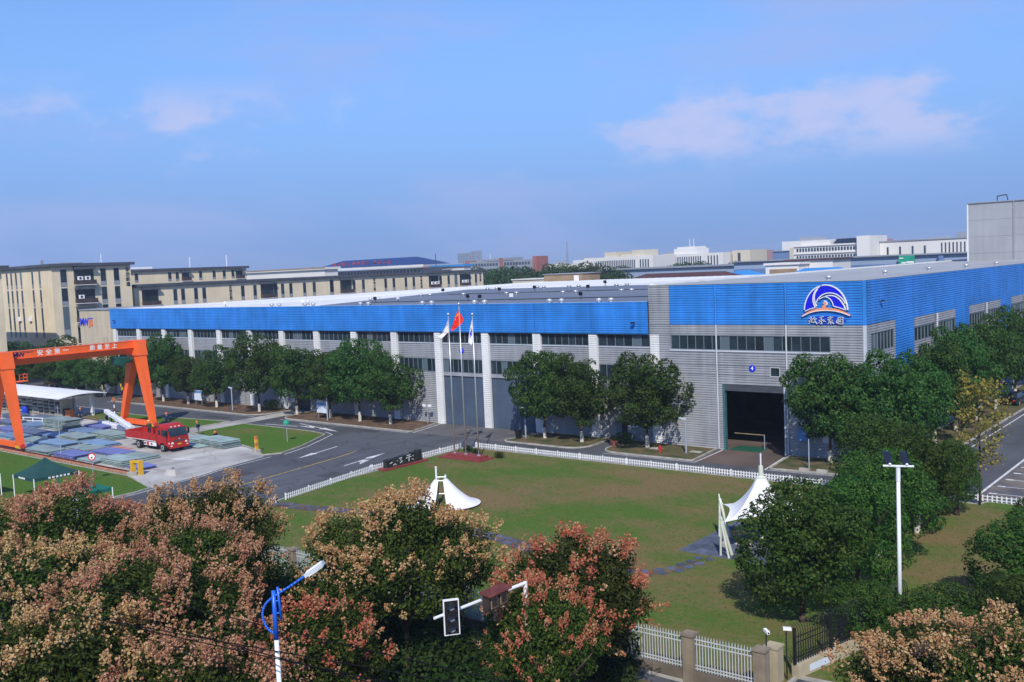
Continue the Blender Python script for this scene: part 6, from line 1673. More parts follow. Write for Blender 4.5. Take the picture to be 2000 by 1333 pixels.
# long tan office row
B = thing('office_row', 'long tan office row with dark eaves behind the blue hall', 'building', (-212, 172, 0))
BX = -203.0
MB().box(-218, BX, 114.6, 233.0, 0, 17.75).build('wall', 'tan_wall', B)
MB().box(-219, BX + 0.55, 114.5, 233.6, 17.80, 18.42).build('roof', 'roof_dark', B)
wins = [124.2, 126.2, 129.6, 131.8, 142.6, 146.2, 154.6, 157.2, 161.6, 164.8, 178.6, 182.0, 190.4, 193.6, 198.4, 201.6, 213.0, 216.5, 226.0, 229.0]
slot_windows(B, 'X', BX + 0.03, wins, 1.0, 13.5, 17.0)
slot_windows(B, 'X', BX + 0.03, [152.2, 170.6, 219.6], 1.3, 13.0, 17.4)
slot_windows(B, 'X', BX + 0.03, wins[:10], 1.0, 9.0, 12.4)
for y0, n in ((116.4, 0), (148.4, 0), (174.2, 0), (208.4, 2), (222.0, 2)): balcony(B, BX, y0, y0 + 4.0, 13.6, 17.6, n)
for y, c in ((139.6, '正德仪器'), (186.6, '苏电工程'), (205.2, '长城机械'), (231.6, '鑫达重')): vert_sign(B, BX + 0.06, y, 17.3, c, 0.82)
C_ = thing('office_row', 'upper tan office storey with dark eaves rising behind the long row', 'building', (-240, 148, 0))
MB().box(-248, -232, 130.0, 165.2, 0, 21.6).build('wall', 'tan_wall', C_); MB().box(-249, -231.4, 129.6, 165.8, 21.65, 22.25).build('roof', 'roof_dark', C_)
slot_windows(C_, 'X', -231.97, [131.4, 140.8, 143.0, 150.0, 154.2, 157.4, 160.2], 0.95, 18.9, 21.2)
for y0 in (144.8, 161.6): balcony(C_, -232, y0, y0 + 2.2, 18.8, 21.5)
MB().box(-246, -238, 131, 140, 22.31, 22.9).cyl((-236, 150, 22.3), (-236, 150, 25.2), 0.1, n=6).cyl((-238, 163, 22.3), (-238, 163, 25.6), 0.12, n=6).build('roof_plant', 'logo_white', C_)

def box_building(name, lab, x0, x1, y, d, h, m, cat='building'):
    t = thing(name, lab, cat, ((x0 + x1) / 2, y + d / 2, 0))
    MB().box(x0, x1, y, y + d, 0, h).build('wall', m, t)
    return t
def grid_windows(t, x0, x1, y, z0, z1, nx, nz, fw=0.62, fh=0.55, m='glass_far'):
    w, h = (x1 - x0) / nx, (z1 - z0) / nz
    q = MB().box(-w * fw / 2, w * fw / 2, -0.12, 0.05, -h * fh / 2, h * fh / 2).mesh('window', m)
    po = parent_origin(t)
    for i in range(nx):
        for j in range(nz): inst('window', q, t, (x0 + (i + .5) * w - po[0], y - po[1], z0 + (j + .5) * h - po[2]))
t = box_building('warehouse', 'long white warehouse behind the tan offices', -424, -360, 300, 8, 21.5, 'far_white'); MB().box(-425, -359, 299, 309, 21.51, 22.6).build('roof', 'far_white', t); MB().box(-425.2, -358.8, 298.9, 298.99, 22.0, 22.62).build('fascia', 'brown_wall', t)
# blue hipped roof with red characters
D = thing('hip_roof_hall', 'grey hall with a dark blue hipped roof carrying red characters', 'building', (-416, 400, 0))
MB().box(-460, -374, 380, 395, 0, 20.6).build('wall', 'far_brick_grey', D)
grid_windows(D, -458, -376, 380, 15.5, 20.4, 30, 1, 0.6, 0.7)
hip = MB(); e = 22.4; r = 26.9
hip.quad((-463, 377, e), (-371, 377, e), (-386, 388, r), (-448, 388, r)); hip.quad((-371, 399, e), (-463, 399, e), (-448, 388, r), (-386, 388, r))
hip.face([(-371, 377, e), (-371, 399, e), (-386, 388, r)]); hip.face([(-463, 399, e), (-463, 377, e), (-448, 388, r)])
hip.quad((-463, 399, e - .02), (-371, 399, e - .02), (-371, 377, e - .02), (-463, 377, e - .02)).build('roof', 'blue_roof', D)
MB().box(-463.3, -370.7, 376.7, 377.0, e - 1.3, e - 0.03).build('eave', 'far_white', D)
cr_ = random.Random(3)
for x in [-447.5, -443.6, -439.8, -436.0, -430.2, -426.4, -422.6, -418.8, -412.6, -408.8, -404.6, -400.8]:
    b = MB()
    for s in range(6):
        hz = cr_.random() < 0.55; a = cr_.uniform(-1.1, 0.3); z = cr_.uniform(-1.3, 1.3)
        if hz: b.box(x - 1.1, x + 1.1, 380.4, 380.6, 24.6 + z * 0.85 - 0.14, 24.6 + z * 0.85 + 0.14)
        else: b.box(x + a, x + a + 0.34, 380.62, 380.8, 23.5, 25.7)
    b.build('character', 'sign_red', D)
MB().cyl((-369, 385, 0), (-369, 385, 27.8), 0.22, n=6).build('mast', 'dark_steel', D)
t = box_building('low_hall', 'low hall with a thin bright blue roof at the skyline', -389, -364, 402, 6, 20.5, 'far_white'); MB().box(-390, -363, 401, 409, 20.51, 21.6).build('roof', 'bright_blue_roof', t)
# brick and grey office
t = box_building('brick_office', 'brick and grey office block with red end bays on the skyline', -556, -484, 620, 14, 24.6, 'far_grey')
for x0, x1, h in ((-559, -555, 25.4), (-521, -518, 26.8), (-486, -482, 26.9)): MB().box(x0, x1, 619.2, 634.5, 0, h).build('brick_bay', 'far_brick', t)
MB().box(-535, -521.5, 619.5, 633, 24.61, 26.6).box(-517.5, -507, 619.5, 633, 24.61, 26.8).box(-551, -544, 625, 633, 24.61, 26.2).build('roof_plant', 'far_grey', t)
grid_windows(t, -552, -523, 619.9, 15, 24, 9, 2, 0.7, 0.5); grid_windows(t, -517, -489, 619.9, 15, 24, 9, 2, 0.7, 0.5)
MB().cyl((-540, 630, 24.6), (-540, 630, 31), 0.2, n=6).build('mast', 'logo_white', t)
# hazy towers
for i, (x0, x1, h, lb) in enumerate(((-1742, -1702, 62, 'left and wider'), (-1694, -1678, 66, 'right and slimmer'))):
    t = box_building('tower_block', 'pale blue distant tower on the skyline, %s' % lb, x0, x1, 1900, 25, h, 'far_grey'); grid_windows(t, x0 + 2, x1 - 2, 1899.8, 20, h - 2, 5, 9)
# white offices
t = box_building('white_office', 'white office block with a row of tall dark fins on the skyline', -394, -338.3, 560, 30, 22.6, 'far_white')
grid_windows(t, -384, -352, 560, 11, 20.5, 22, 1, 0.55, 0.95); grid_windows(t, -349, -341, 560, 11, 20.5, 4, 1, 0.5, 0.95)
MB().box(-378, -368, 562, 580, 22.61, 26).box(-356, -346, 562, 580, 22.61, 26.6).box(-367, -357, 566, 580, 22.61, 24.2).build('roof_plant', 'far_beige', t)
t = box_building('white_office', 'stepped white office block with antennas on the skyline', -350.8, -307.8, 600, 30, 22.6, 'far_white')
grid_windows(t, -345, -324, 600, 11, 21, 12, 1, 0.5, 0.95); grid_windows(t, -320, -311, 600, 11, 21, 4, 1, 0.4, 0.95)
MB().box(-347, -329, 603, 620, 22.61, 26.3).box(-345, -331, 604, 620, 26.32, 27.6).build('roof_plant', 'far_white', t)
MB().cyl((-336, 606, 27.6), (-336, 606, 33), 0.18, n=6).cyl((-333, 606, 27.6), (-333, 606, 33), 0.18, n=6).build('mast', 'logo_white', t)
t = box_building('beige_office', 'beige office cube with one dark slot, left one on the skyline', -306, -293, 610, 26, 23.4, 'far_beige'); grid_windows(t, -303, -299, 610, 10, 22, 1, 1, 0.5, 0.95)
t = box_building('beige_office', 'beige office cube with one dark slot, right one on the skyline', -287, -274, 660, 26, 23.8, 'far_beige'); grid_windows(t, -281, -277, 660, 10, 22, 1, 1, 0.5, 0.95)
t = box_building('low_hall', 'dull dark blue hall between two white offices on the skyline', -372, -338, 640, 30, 20.5, 'far_blue_dark'); MB().box(-372.5, -337.5, 639, 671, 20.51, 21.2).build('roof', 'brown_roof', t)
t = box_building('low_hall', 'dark blue hall behind the beige office cubes', -345, -268, 760, 30, 22.0, 'far_blue_dark'); MB().box(-346, -267, 759, 791, 22.01, 22.6).build('roof', 'far_grey', t)
# long white building with rows of windows
t = box_building('white_office', 'long white four-storey building with rows of square windows', -180.6, -147.6, 420, 26, 22.6, 'far_white')
grid_windows(t, -179.5, -150, 420, 9, 22.2, 22, 4, 0.62, 0.45)
for z in (12.1, 15.4, 18.7, 22.0): MB().box(-181, -147.8, 419.5, 419.86, z, z + 0.35).build('ledge', 'far_white', t)
MB().box(-178, -164.5, 422, 440, 22.61, 24.4).build('roof_plant', 'far_white', t); MB().box(-151.5, -146.0, 418, 440, 0, 25.5).build('tower_bay', 'far_white', t)
for i in range(7): MB().hexa([(-163 + i * 1.7, 421, 22.7), (-161.5 + i * 1.7, 421, 22.7), (-161.5 + i * 1.7, 426, 22.7), (-163 + i * 1.7, 426, 22.7)], [(-163 + i * 1.7, 421, 22.8), (-161.5 + i * 1.7, 421, 22.8), (-161.5 + i * 1.7, 426, 24.9), (-163 + i * 1.7, 426, 24.9)]).build('solar_panel', 'solar_dark', t)
t = box_building('white_hall', 'long white hall with few tall slots beside the grey tower', -145.9, -104, 430, 30, 22.4, 'far_white')
MB().box(-146, -104, 429.6, 461, 22.41, 22.9).build('roof', 'far_grey', t)
for x in (-143.0, -137.8, -132.6, -127.6): grid_windows(t, x, x + 1.1, 430, 10, 21, 1, 2, 0.7, 0.7)
grid_windows(t, -121, -106, 430, 12, 21.5, 10, 1, 0.35, 0.9)
# middle-distance halls seen over the roofs
t = box_building('blue_hall', 'long pale blue-grey hall seen over the roofs, left half', -216, -152, 310, 40, 15.8, 'far_blue_hall'); MB().box(-217, -151, 309, 351, 15.81, 16.2).build('roof', 'far_grey', t)
t = box_building('blue_hall', 'long pale blue-grey hall with a darker band, right of the small white house', -150, -60, 300, 40, 16.9, 'far_blue_hall'); MB().box(-150, -60, 299.7, 299.95, 12.0, 14.6).build('band', 'far_blue_dark', t); MB().box(-151, -59, 299, 341, 16.91, 17.2).build('roof', 'far_grey', t)
for x in (-121, -84): MB().cyl((x, 299, 0), (x, 299, 16.5), 0.8, n=10).build('duct', 'far_blue_dark', t)
t = thing('billboard', 'teal green billboard with white lines on the blue hall', 'billboard', (-93.4, 298.5, 10))
MB().box(-95.7, -91.1, 298.3, 298.6, 12.6, 16.9).build('panel', 'sign_green', t)
MB().box(-94.9, -93.6, 298.15, 298.28, 14.6, 15.0).box(-93.4, -91.3, 298.15, 298.28, 14.7, 15.2).box(-93.4, -91.3, 298.15, 298.28, 14.0, 14.3).box(-95.5, -94.4, 298.15, 298.28, 16.0, 16.3).build('lettering', 'letter_white', t)
MB().box(-93.6, -93.2, 298.62, 299, 0, 12.6).build('post', 'dark_steel', t)
t = box_building('rooftop_house', 'small white flat-roofed house with a dark opening behind the halls', -106.4, -97.7, 230, 12, 16.2, 'far_white'); MB().box(-105.3, -98.2, 229.9, 229.98, 13.0, 15.2).build('opening', 'brown_wall', t); MB().box(-106.8, -97.3, 229.6, 242.4, 16.21, 16.75).build('roof', 'far_white', t)
t = box_building('rooftop_house', 'pale blue house with two small windows right of the white house', -97.6, -91.5, 236, 12, 17.0, 'far_white'); grid_windows(t, -97, -95.5, 236, 13.2, 15.2, 2, 1); MB().box(-104, -91, 235.5, 248.5, 17.01, 17.4).build('roof', 'brown_roof', t)
t = thing('low_roof', 'brown pitched roof just behind the long hall', 'building', (-122, 213, 0))
MB().box(-134, -108, 208, 222, 0, 13.6).build('wall', 'far_white', t); MB().hexa([(-135, 207, 13.6), (-107, 207, 13.6), (-107, 223, 13.6), (-135, 223, 13.6)], [(-132, 214.9, 15.4), (-110, 214.9, 15.4), (-110, 215.1, 15.4), (-132, 215.1, 15.4)]).build('roof', 'brown_roof', t)
for x0, x1, lb in ((-113, -107, 'left of'), (-95.5, -84, 'right of')):
    t = thing('low_roof', 'bright blue pitched roof %s the small white house' % lb, 'building', ((x0 + x1) / 2, 226, 0))
    MB().box(x0, x1, 220, 230, 0, 13.9).build('wall', 'far_white', t); MB().hexa([(x0 - .6, 219, 13.9), (x1 + .6, 219, 13.9), (x1 + .6, 231, 13.9), (x0 - .6, 231, 13.9)], [(x0 + 1.5, 224.9, 15.3), (x1 - 1.5, 224.9, 15.3), (x1 - 1.5, 225.1, 15.3), (x0 + 1.5, 225.1, 15.3)]).build('roof', 'bright_blue_roof', t)
t = thing('brown_shed', 'weathered brown walled shed behind the white roof', 'building', (-151, 209, 0)); MB().box(-157.3, -144.9, 205, 213, 0, 16.2).build('wall', 'brown_wall', t); MB().box(-157.6, -144.6, 204.7, 213.3, 16.21, 16.4).build('roof', 'far_grey', t); MB().box(-147.5, -146, 204.85, 204.97, 13, 15.8).build('door', 'far_white', t)
t = thing('beige_shed', 'low beige shed left of the brown shed', 'building', (-170, 218, 0)); MB().box(-175.5, -160, 214, 222, 0, 14.9).build('wall', 'far_beige', t); MB().box(-175.8, -159.7, 213.7, 222.3, 14.91, 15.2).build('roof', 'far_white', t)
# grey windowless tower on the right
t = thing('grey_tower', 'tall plain grey metal-clad block at the right edge', 'building', (-36, 195, 0))
for i in range(3):
    for j in range(9): MB().box(-47.3 + i * 7.4, -47.3 + (i + 1) * 7.4 - 0.05, 185, 185.15, j * 2.9, (j + 1) * 2.9 - 0.03).build('wall_panel', 'box_grey', t)
MB().box(-47.3, -25.2, 185.15, 206, 0, 26.0).build('wall', 'box_grey', t)
MB().box(-47.45, -47.25, 184.9, 185.2, 0, 26.2).build('corner_trim', 'white_cladding', t); MB().box(-40.05, -39.85, 184.85, 184.99, 0, 26.1).build('downpipe', 'far_grey', t)
MB().box(-47.5, -25.0, 184.8, 206.2, 26.12, 26.3).build('coping', 'far_grey', t)
MB().tube([(-43, 187, 26.3), (-43, 187, 27.2), (-41.5, 187, 27.4), (-41.3, 187, 26.3)], 0.1, 6).build('roof_hatch', 'dark_steel', t)
# far hazy skyline blocks
sr_ = random.Random(77)
for i in range(22):
    u = i / 21.0; az = math.radians(137.5 - 33.5 * u); d = sr_.uniform(1500, 2600)
    w = sr_.uniform(40, 110); h = 20 + sr_.uniform(0, 14) + (8 if u > 0.75 else 0)
    t = thing('skyline_block', '%s faint low block from the left along the hazy far skyline' % ORD[i], 'building', (d * math.cos(az), d * math.sin(az), 0), az - math.pi / 2, 'hazy blocks on the far skyline')
    MB().box(-w / 2, w / 2, 0, 30, 0, h).build('wall', ('far_white', 'far_grey', 'far_brick', 'far_beige')[i % 4], t, local=True)
    MB().box(-w / 4, w / 8, 5, 20, h, h + sr_.uniform(3, 7)).build('roof_plant', 'far_grey', t, local=True)
# lattice mast far off
t = thing('lattice_mast', 'thin distant lattice mast on the skyline', 'mast', (-430, 590, 0))
lm = MB()
for s, q in ((-1, -1), (1, -1), (1, 1), (-1, 1)): lm.bar((s * 1.2, q * 1.2, 0), (s * 0.2, q * 0.2, 36), 0.14)
for k in range(12): lm.bar((-1.2 + k * 0.085, -1.2 + k * 0.085, k * 3), (1.1 - k * 0.085, -1.1 + k * 0.085, k * 3 + 3), 0.1)
lm.build('lattice', 'far_grey', t, local=True)
# ------------------------------------------------------------------ trees
def unit(v): return v / (np.linalg.norm(v, axis=-1, keepdims=True) + 1e-9)
def leaf_quads(C_, Nn, size, r, aspect=0.62):
    n = len(C_); a = r.normal(size=(n, 3)); t = unit(np.cross(Nn, a)); b = np.cross(Nn, t)
    s = (size * r.uniform(0.7, 1.25, n))[:, None] if np.isscalar(size) else (size * r.uniform(0.8, 1.2, n))[:, None]
    t = t * s * 0.5; b = b * s * 0.5 * aspect
    # pointed leaf: a kite, narrow at both ends
    return np.stack([C_ - t, C_ + b, C_ + t, C_ - b], 1).reshape(-1, 3)
def sphere_dirs(n, r):
    return unit(r.normal(size=(n, 3)))
def lobes_for(r, n, rx, rz, lob, low=-0.55, top=0.0):
    """centres and radii of leaf clumps spread over an uneven envelope"""
    k = np.arange(n) + 0.5; ph = np.arccos(1 - 2 * k / n); th = np.pi * (1 + 5 ** 0.5) * k
    d = np.stack([np.cos(th) * np.sin(ph), np.sin(th) * np.sin(ph), np.cos(ph)], 1) + r.normal(0, 0.13, (n, 3))
    d = unit(d); d = d[d[:, 2] > low]
    bumps = sphere_dirs(7, r); amp = r.uniform(-0.18, 0.22, 7)
    f = 1 + (np.clip(d @ bumps.T, 0, 1) ** 3 * amp).sum(1)
    rad = r.uniform(0.62, 0.86, len(d)) * f
    c = d * rad[:, None] * np.array([rx, rx, rz])
    lr = lob * r.uniform(0.72, 1.28, len(d))
    return c, lr, d
def masses_for(r, n, rx, rz, lob, low=-0.55):
    """leaf clumps over the union of a few big leaf masses: an uneven, many-headed outline"""
    K = 8; ang = r.uniform(0, 6.28) + np.arange(K) * 2.4; t = np.linspace(-0.38, 0.50, K)
    rr_ = np.clip(0.52 - 0.50 * np.abs(t - 0.0), 0.1, 0.5) * r.uniform(0.8, 1.25, K)
    mc = np.stack([np.cos(ang) * rr_ * rx, np.sin(ang) * rr_ * rx, t * rz], 1); mr = rx * r.uniform(0.46, 0.60, K) * (1 - 0.45 * np.clip(t, 0, 1))
    C_, L_, D_ = [], [], []
    for i in range(K):
        m = int(n * (mr[i] / rx) ** 2 * 0.62); d = sphere_dirs(m * 2, r)
        p = mc[i] + d * mr[i] * r.uniform(0.80, 1.0, len(d))[:, None]
        dd = np.linalg.norm(p[:, None] - mc[None], axis=2) / mr[None]; dd[:, i] = 9
        ok = (dd.min(1) > 0.80) & (p[:, 2] > low * rz); C_.append(p[ok]); D_.append(d[ok])
    c = np.concatenate(C_); d = np.concatenate(D_)
    d = unit(d + unit(c) * 0.5)
    return c, lob * r.uniform(0.70, 1.30, len(c)), d
def crown_mesh(name, seed, rx, rz, nl, lob, leaf, dens, mats, low=-0.55, fill=0.25, flat=0.75, up=0.35, masses=False):
    r = np.random.default_rng(seed)
    c, lr, d = (masses_for if masses else lobes_for)(r, nl, rx, rz, lob, low)
    Q = []
    for i in range(len(c)):
        n = int(dens * lr[i] ** 2)
        v = sphere_dirs(n, r)
        keep = (v @ d[i]) > -0.35; v = v[keep]
        rad = lr[i] * r.uniform(0.70, 1.08, len(v)) ** 0.8
        p = c[i] + v * rad[:, None] * np.array([1, 1, flat])
        # drop leaves buried deep in a neighbouring clump
        dd = np.linalg.norm((p[:, None, :] - c[None]) / np.array([1, 1, flat]), axis=2) / lr[None]
        dd[:, i] = 9
        k2 = dd.min(1) > 0.62; p, v = p[k2], v[k2]
        nn = unit(v + r.normal(0, 0.45, v.shape) + np.array([0, 0, up]))
        Q.append(leaf_quads(p, nn, leaf, r))
    nf = int(fill * sum(len(q) for q in Q) / 4)
    v = sphere_dirs(nf, r); p = v * (r.uniform(0, 1, nf) ** 0.5)[:, None] * np.array([rx, rx, rz]) * 0.72
    p = p[p[:, 2] > low * rz]
    Q.append(leaf_quads(p, sphere_dirs(len(p), r), leaf * 1.5, r))
    return quad_mesh(name, np.concatenate(Q), mats), (c, lr, d)
def trunk_mesh(name, seed, h, r0, limbs, spread, zc, m='bark'):
    rg_ = random.Random(seed); b = MB()
    pts = [(0, 0, -0.05)]; 
    for i in range(1, 6): pts.append((rg_.uniform(-0.05, 0.05) * i * r0 * 2, rg_.uniform(-0.05, 0.05) * i * r0 * 2, h * i / 5))
    b.tube(pts, [r0 * 1.25] + [r0 * (1 - 0.09 * i) for i in range(1, 6)], 9)
    for k in range(limbs):
        a = 2 * math.pi * k / limbs + rg_.uniform(-0.4, 0.4); s = pts[-2] if k % 2 else pts[-1]
        e = spread * rg_.uniform(0.55, 0.95); zz = zc * rg_.uniform(0.75, 1.25)
        mid = (s[0] + math.cos(a) * e * 0.5, s[1] + math.sin(a) * e * 0.5, s[2] + (zz - s[2]) * 0.62 + 0.2)
        end = (s[0] + math.cos(a) * e, s[1] + math.sin(a) * e, zz + 0.4)
        b.tube([s, mid, end], [r0 * 0.55, r0 * 0.34, r0 * 0.10], 6)
        for j in range(2):
            a2 = a + rg_.uniform(-0.9, 0.9)
            b.tube([mid, (mid[0] + math.cos(a2) * e * 0.4, mid[1] + math.sin(a2) * e * 0.4, mid[2] + rg_.uniform(0.4, 1.1))], [r0 * 0.25, r0 * 0.06], 5)
    return b.mesh(name, m, smooth=True)
wash = MB().cyl((0, 0, 0), (0, 0, 1.15), 0.215, 0.175, 10, False).mesh('painted_base', 'lime_wash', smooth=True)
PROTO = {}
def proto(key, kind, seed, **kw):
    PROTO[key] = (kind, seed, kw)
# clear-trunk camphor trees of the beds: crown centre 5.6 m up, radius about 3.6 m
CAM = []
for s in range(5):
    rx, rz = (3.75, 3.7) if s % 2 else (3.5, 3.95)
    cm_, _ = crown_mesh('crown', 100 + s, rx * 1.12, rz, 72, 0.80, 0.28, 230, 'leaf_camphor', low=-0.80, masses=True)
    CAM.append((cm_, trunk_mesh('trunk', 200 + s, 3.2, 0.16, 6, 2.3, 4.9)))
LAW = []
for s in range(3):
    cm_, _ = crown_mesh('crown', 140 + s, 3.3, 3.3, 95, 0.66, 0.18, 420, 'leaf_lawn_tree', low=-0.90, masses=True)
    LAW.append((cm_, trunk_mesh('trunk', 240 + s, 2.6, 0.17, 6, 1.9, 4.2)))
FAR = []
for s in range(3):
    cm_, _ = crown_mesh('crown', 170 + s, 3.4, 3.3, 30, 1.35, 0.62, 34, 'leaf_far', low=-0.8)
    FAR.append((cm_, trunk_mesh('trunk', 270 + s, 3.4, 0.18, 4, 2.0, 5.0)))
def tree(lib, i, x, y, z, lab, zc, sx=1.0, sz=1.0, rz=0.0, name='camphor_tree', grp=None, painted=True, cat='tree', lift=0.0):
    cm_, tm = lib[i % len(lib)]
    t = thing(name, lab, cat, (x, y, z), rz, grp)
    inst('crown', cm_, t, (0, 0, zc * sz + lift), (0, 0, 0), (sx, sx, sz))
    tr = inst('trunk', tm, t, (0, 0, 0), (0, 0, 0), (1, 1, sz))
    if painted: inst('painted_base', wash, tr, (0, 0, 0.02), (0, 0, 0), (1.02, 1.02, 1 / sz))
    return t
trg = random.Random(31)
bedrow = [(-138.2, 81.6, 0.90, 1.16), (-131.3, 81.6, 0.70, 0.84), (-123.3, 81.2, 0.80, 0.94), (-112.8, 81.0, 0.92, 1.22), (-105.3, 81.6, 0.90, 1.03), (-98.2, 81.4, 0.84, 0.98), (-92.3, 81.2, 0.92, 1.18), (-87.0, 81.4, 0.90, 0.95)]
for i, (x, y, sx, sz) in enumerate(bedrow):
    tree(CAM, i, x, y, 0.10, '%s round dark green tree from the left before the long hall' % ORD[i], 5.5, sx, sz, trg.uniform(0, 6.28), grp='trees in the beds before the long hall')
for x, y, sx, sz, lab, i in ((-63.6, 81.9, 0.90, 1.08, 'round green tree just right of the roller doors', 1), (-58.6, 81.7, 0.80, 0.98, 'round green tree left of the dark side door', 2), (-51.0, 82.2, 1.00, 1.05, 'broad green tree between the side door and the open doorway', 3), (-32.6, 82.6, 1.0, 1.08, 'broad green tree covering the right front of the corner hall', 0)):
    tree(CAM, i, x, y, 0.10, lab, 5.4, sx, sz, trg.uniform(0, 6.28), grp='trees in the beds before the halls')
side_row = [(-27.6, 83.4, 0.86, 1.06), (-27.6, 89.4, 0.84, 1.02), (-27.7, 96.0, 0.90, 1.12), (-27.7, 103.2, 0.86, 1.18), (-27.7, 110.8, 0.9, 1.2), (-27.7, 119.2, 0.9, 1.24), (-27.7, 128.5, 0.92, 1.2), (-27.7, 139.5, 0.95, 1.2), (-27.7, 152.0, 0.95, 1.2)]
for i, (x, y, sx, sz) in enumerate(side_row):
    tree(CAM, i + 2, x, y, 0.10, '%s dark green tree from the front along the blue side wall' % ORD[i], 5.3, sx, sz, trg.uniform(0, 6.28), grp='trees along the side wall')
left = [(-196, 84, 1.0, .95), (-189.5, 90.5, 1.0, 0.95), (-182.0, 79.0, 0.95, 0.85), (-176.0, 81.6, 1.0, 0.9), (-169.8, 80.6, 1.0, 0.92), (-163.4, 80.4, 0.82, 0.80), (-155.6, 81.2, 0.95, 0.80), (-148.0, 81.5, 0.85, 0.95)]
for i, (x, y, sx, sz) in enumerate(left):
    tree(CAM, i + 1, x, y, 0.0, '%s green tree from the left behind the orange gantry crane' % ORD[i], 5.5, sx, sz, trg.uniform(0, 6.28), grp='trees behind the gantry crane')
lawn_row = [(-19.7, 45.9, 0.98, 1.0, 'large round dark green tree nearest the lower fence on the lawn'), (-18.9, 51.4, 0.82, 0.92, 'second lawn tree behind the nearest one, beside the white lamp post'), (-20.0, 58.2, 0.92, 0.94, 'third lawn tree with a pale painted trunk'), (-19.8, 64.7, 0.88, 0.98, 'fourth lawn tree before the lane corner'), (-18.9, 70.4, 0.50, 0.74, 'fifth lawn tree nearest the parking bays')]
for i, (x, y, sx, sz, lab) in enumerate(lawn_row):
    tree(LAW, i, x, y, 0.08, lab, 4.15, sx, sz, trg.uniform(0, 6.28), 'lawn_tree', 'dark trees on the right side of the lawn', i in (2, 3))
for i, (x, y, sx, sz, lab) in enumerate(((-23.6, 68.6, 0.95, 0.98, 'lawn tree left of the row, overlapping the white picket fence'),)):
    tree(LAW, i + 1, x, y, 0.08, lab, 4.15, sx, sz, trg.uniform(0, 6.28), 'lawn_tree', 'dark trees on the right side of the lawn', False)
for i, (x, y, sx, sz, lab, lift) in enumerate(((-12.9, 45.6, 0.70, 0.50, 'low dark bushy tree just right of the white lamp post foot', -0.5), (-16.0, 45.0, 0.52, 0.46, 'low dark bush between the black fence and the white lamp post', -0.45), (-10.0, 51.6, 0.95, 0.82, 'wide dark tree at the right picture edge', -0.3), (-9.6, 46.6, 0.72, 0.62, 'low dark tree behind the tan-podded tree at lower right', -0.4), (-12.6, 64.4, 0.5, 0.5, 'small dark tree at the right edge before the parking bays', -0.3))):
    tree(LAW, i, x, y, 0.08, lab, 4.15, sx, sz, trg.uniform(0, 6.28), 'bushy_tree', 'low dark trees at the lower right', False, lift=lift)
# thin yellowing tree by the parking bays
r = np.random.default_rng(55)
YT = thing('young_tree', 'thin young tree with sparse yellow leaves by the parking bays', 'tree', (-18.3, 74.0, 0.08))
tb_ = MB(); tb_.tube([(0, 0, -0.05), (0.05, 0.05, 3.0), (-0.05, 0.1, 6.0), (-0.2, 0.0, 9.0)], [0.09, 0.08, 0.055, 0.015], 8)
tips = []
yr = random.Random(6)
for k in range(26):
    z = 2.6 + k * 0.24; a = k * 2.4; L = 2.0 * (1 - abs(z - 5.2) / 6.5) * yr.uniform(0.7, 1.1)
    e = (math.cos(a) * L, math.sin(a) * L, z + L * yr.uniform(0.25, 0.8)); tb_.tube([(0, 0.05, z), (e[0] * .55, e[1] * .55, z + (e[2] - z) * .45), e], [0.03, 0.02, 0.006], 5)
    for f in (0.45, 0.65, 0.8, 0.9, 1.0, 1.05): tips.append((e[0] * f, e[1] * f, z + (e[2] - z) * f))
inst('trunk', tb_.mesh('trunk', 'bark', smooth=True), YT)
tips = np.array(tips); P_ = np.repeat(tips, 13, 0) + r.normal(0, 0.26, (len(tips) * 13, 3))
inst('crown', quad_mesh('crown', leaf_quads(P_, sphere_dirs(len(P_), r), 0.21, r, 0.8), 'leaf_yellow'), YT)
# distant trees
fr_ = random.Random(14); k = 0
for i in range(24):
    x = -262 + i * 2.4 + fr_.uniform(-1.5, 1.5); y = 290 + fr_.uniform(-10, 30)
    tree(FAR, i, x * (y / 300), y, 0, '%s tree from the left in the dark clump behind the tan office row' % ORD[i], 7.6, fr_.uniform(1.2, 1.7), fr_.uniform(1.45, 1.75), fr_.uniform(0, 6.28), 'far_tree', 'trees in the far clump', False)
for i in range(8):
    x = -205 + i * 2.6; y = 300
    tree(FAR, i + 1, x * 1.06 - 2, y + fr_.uniform(0, 12), 0, '%s tree from the left before the white fin-faced office' % ORD[i], 7.6, fr_.uniform(1.2, 1.6), fr_.uniform(1.4, 1.65), fr_.uniform(0, 6.28), 'far_tree', 'trees before the white office', False)
for i, (px, y) in enumerate([(-372, 540), (-362, 540), (-352, 545), (-330, 575), (-322, 575), (-312, 578), (-294, 590), (-272, 630), (-264, 632), (-246, 600), (-239, 602), (-232, 604)]):
    tree(FAR, i, px, y, 0, '%s small round tree from the left along the feet of the skyline offices' % ORD[i], 7.6, fr_.uniform(1.6, 2.4), fr_.uniform(1.35, 1.65), fr_.uniform(0, 6.28), 'far_tree', 'trees at the skyline offices', False)

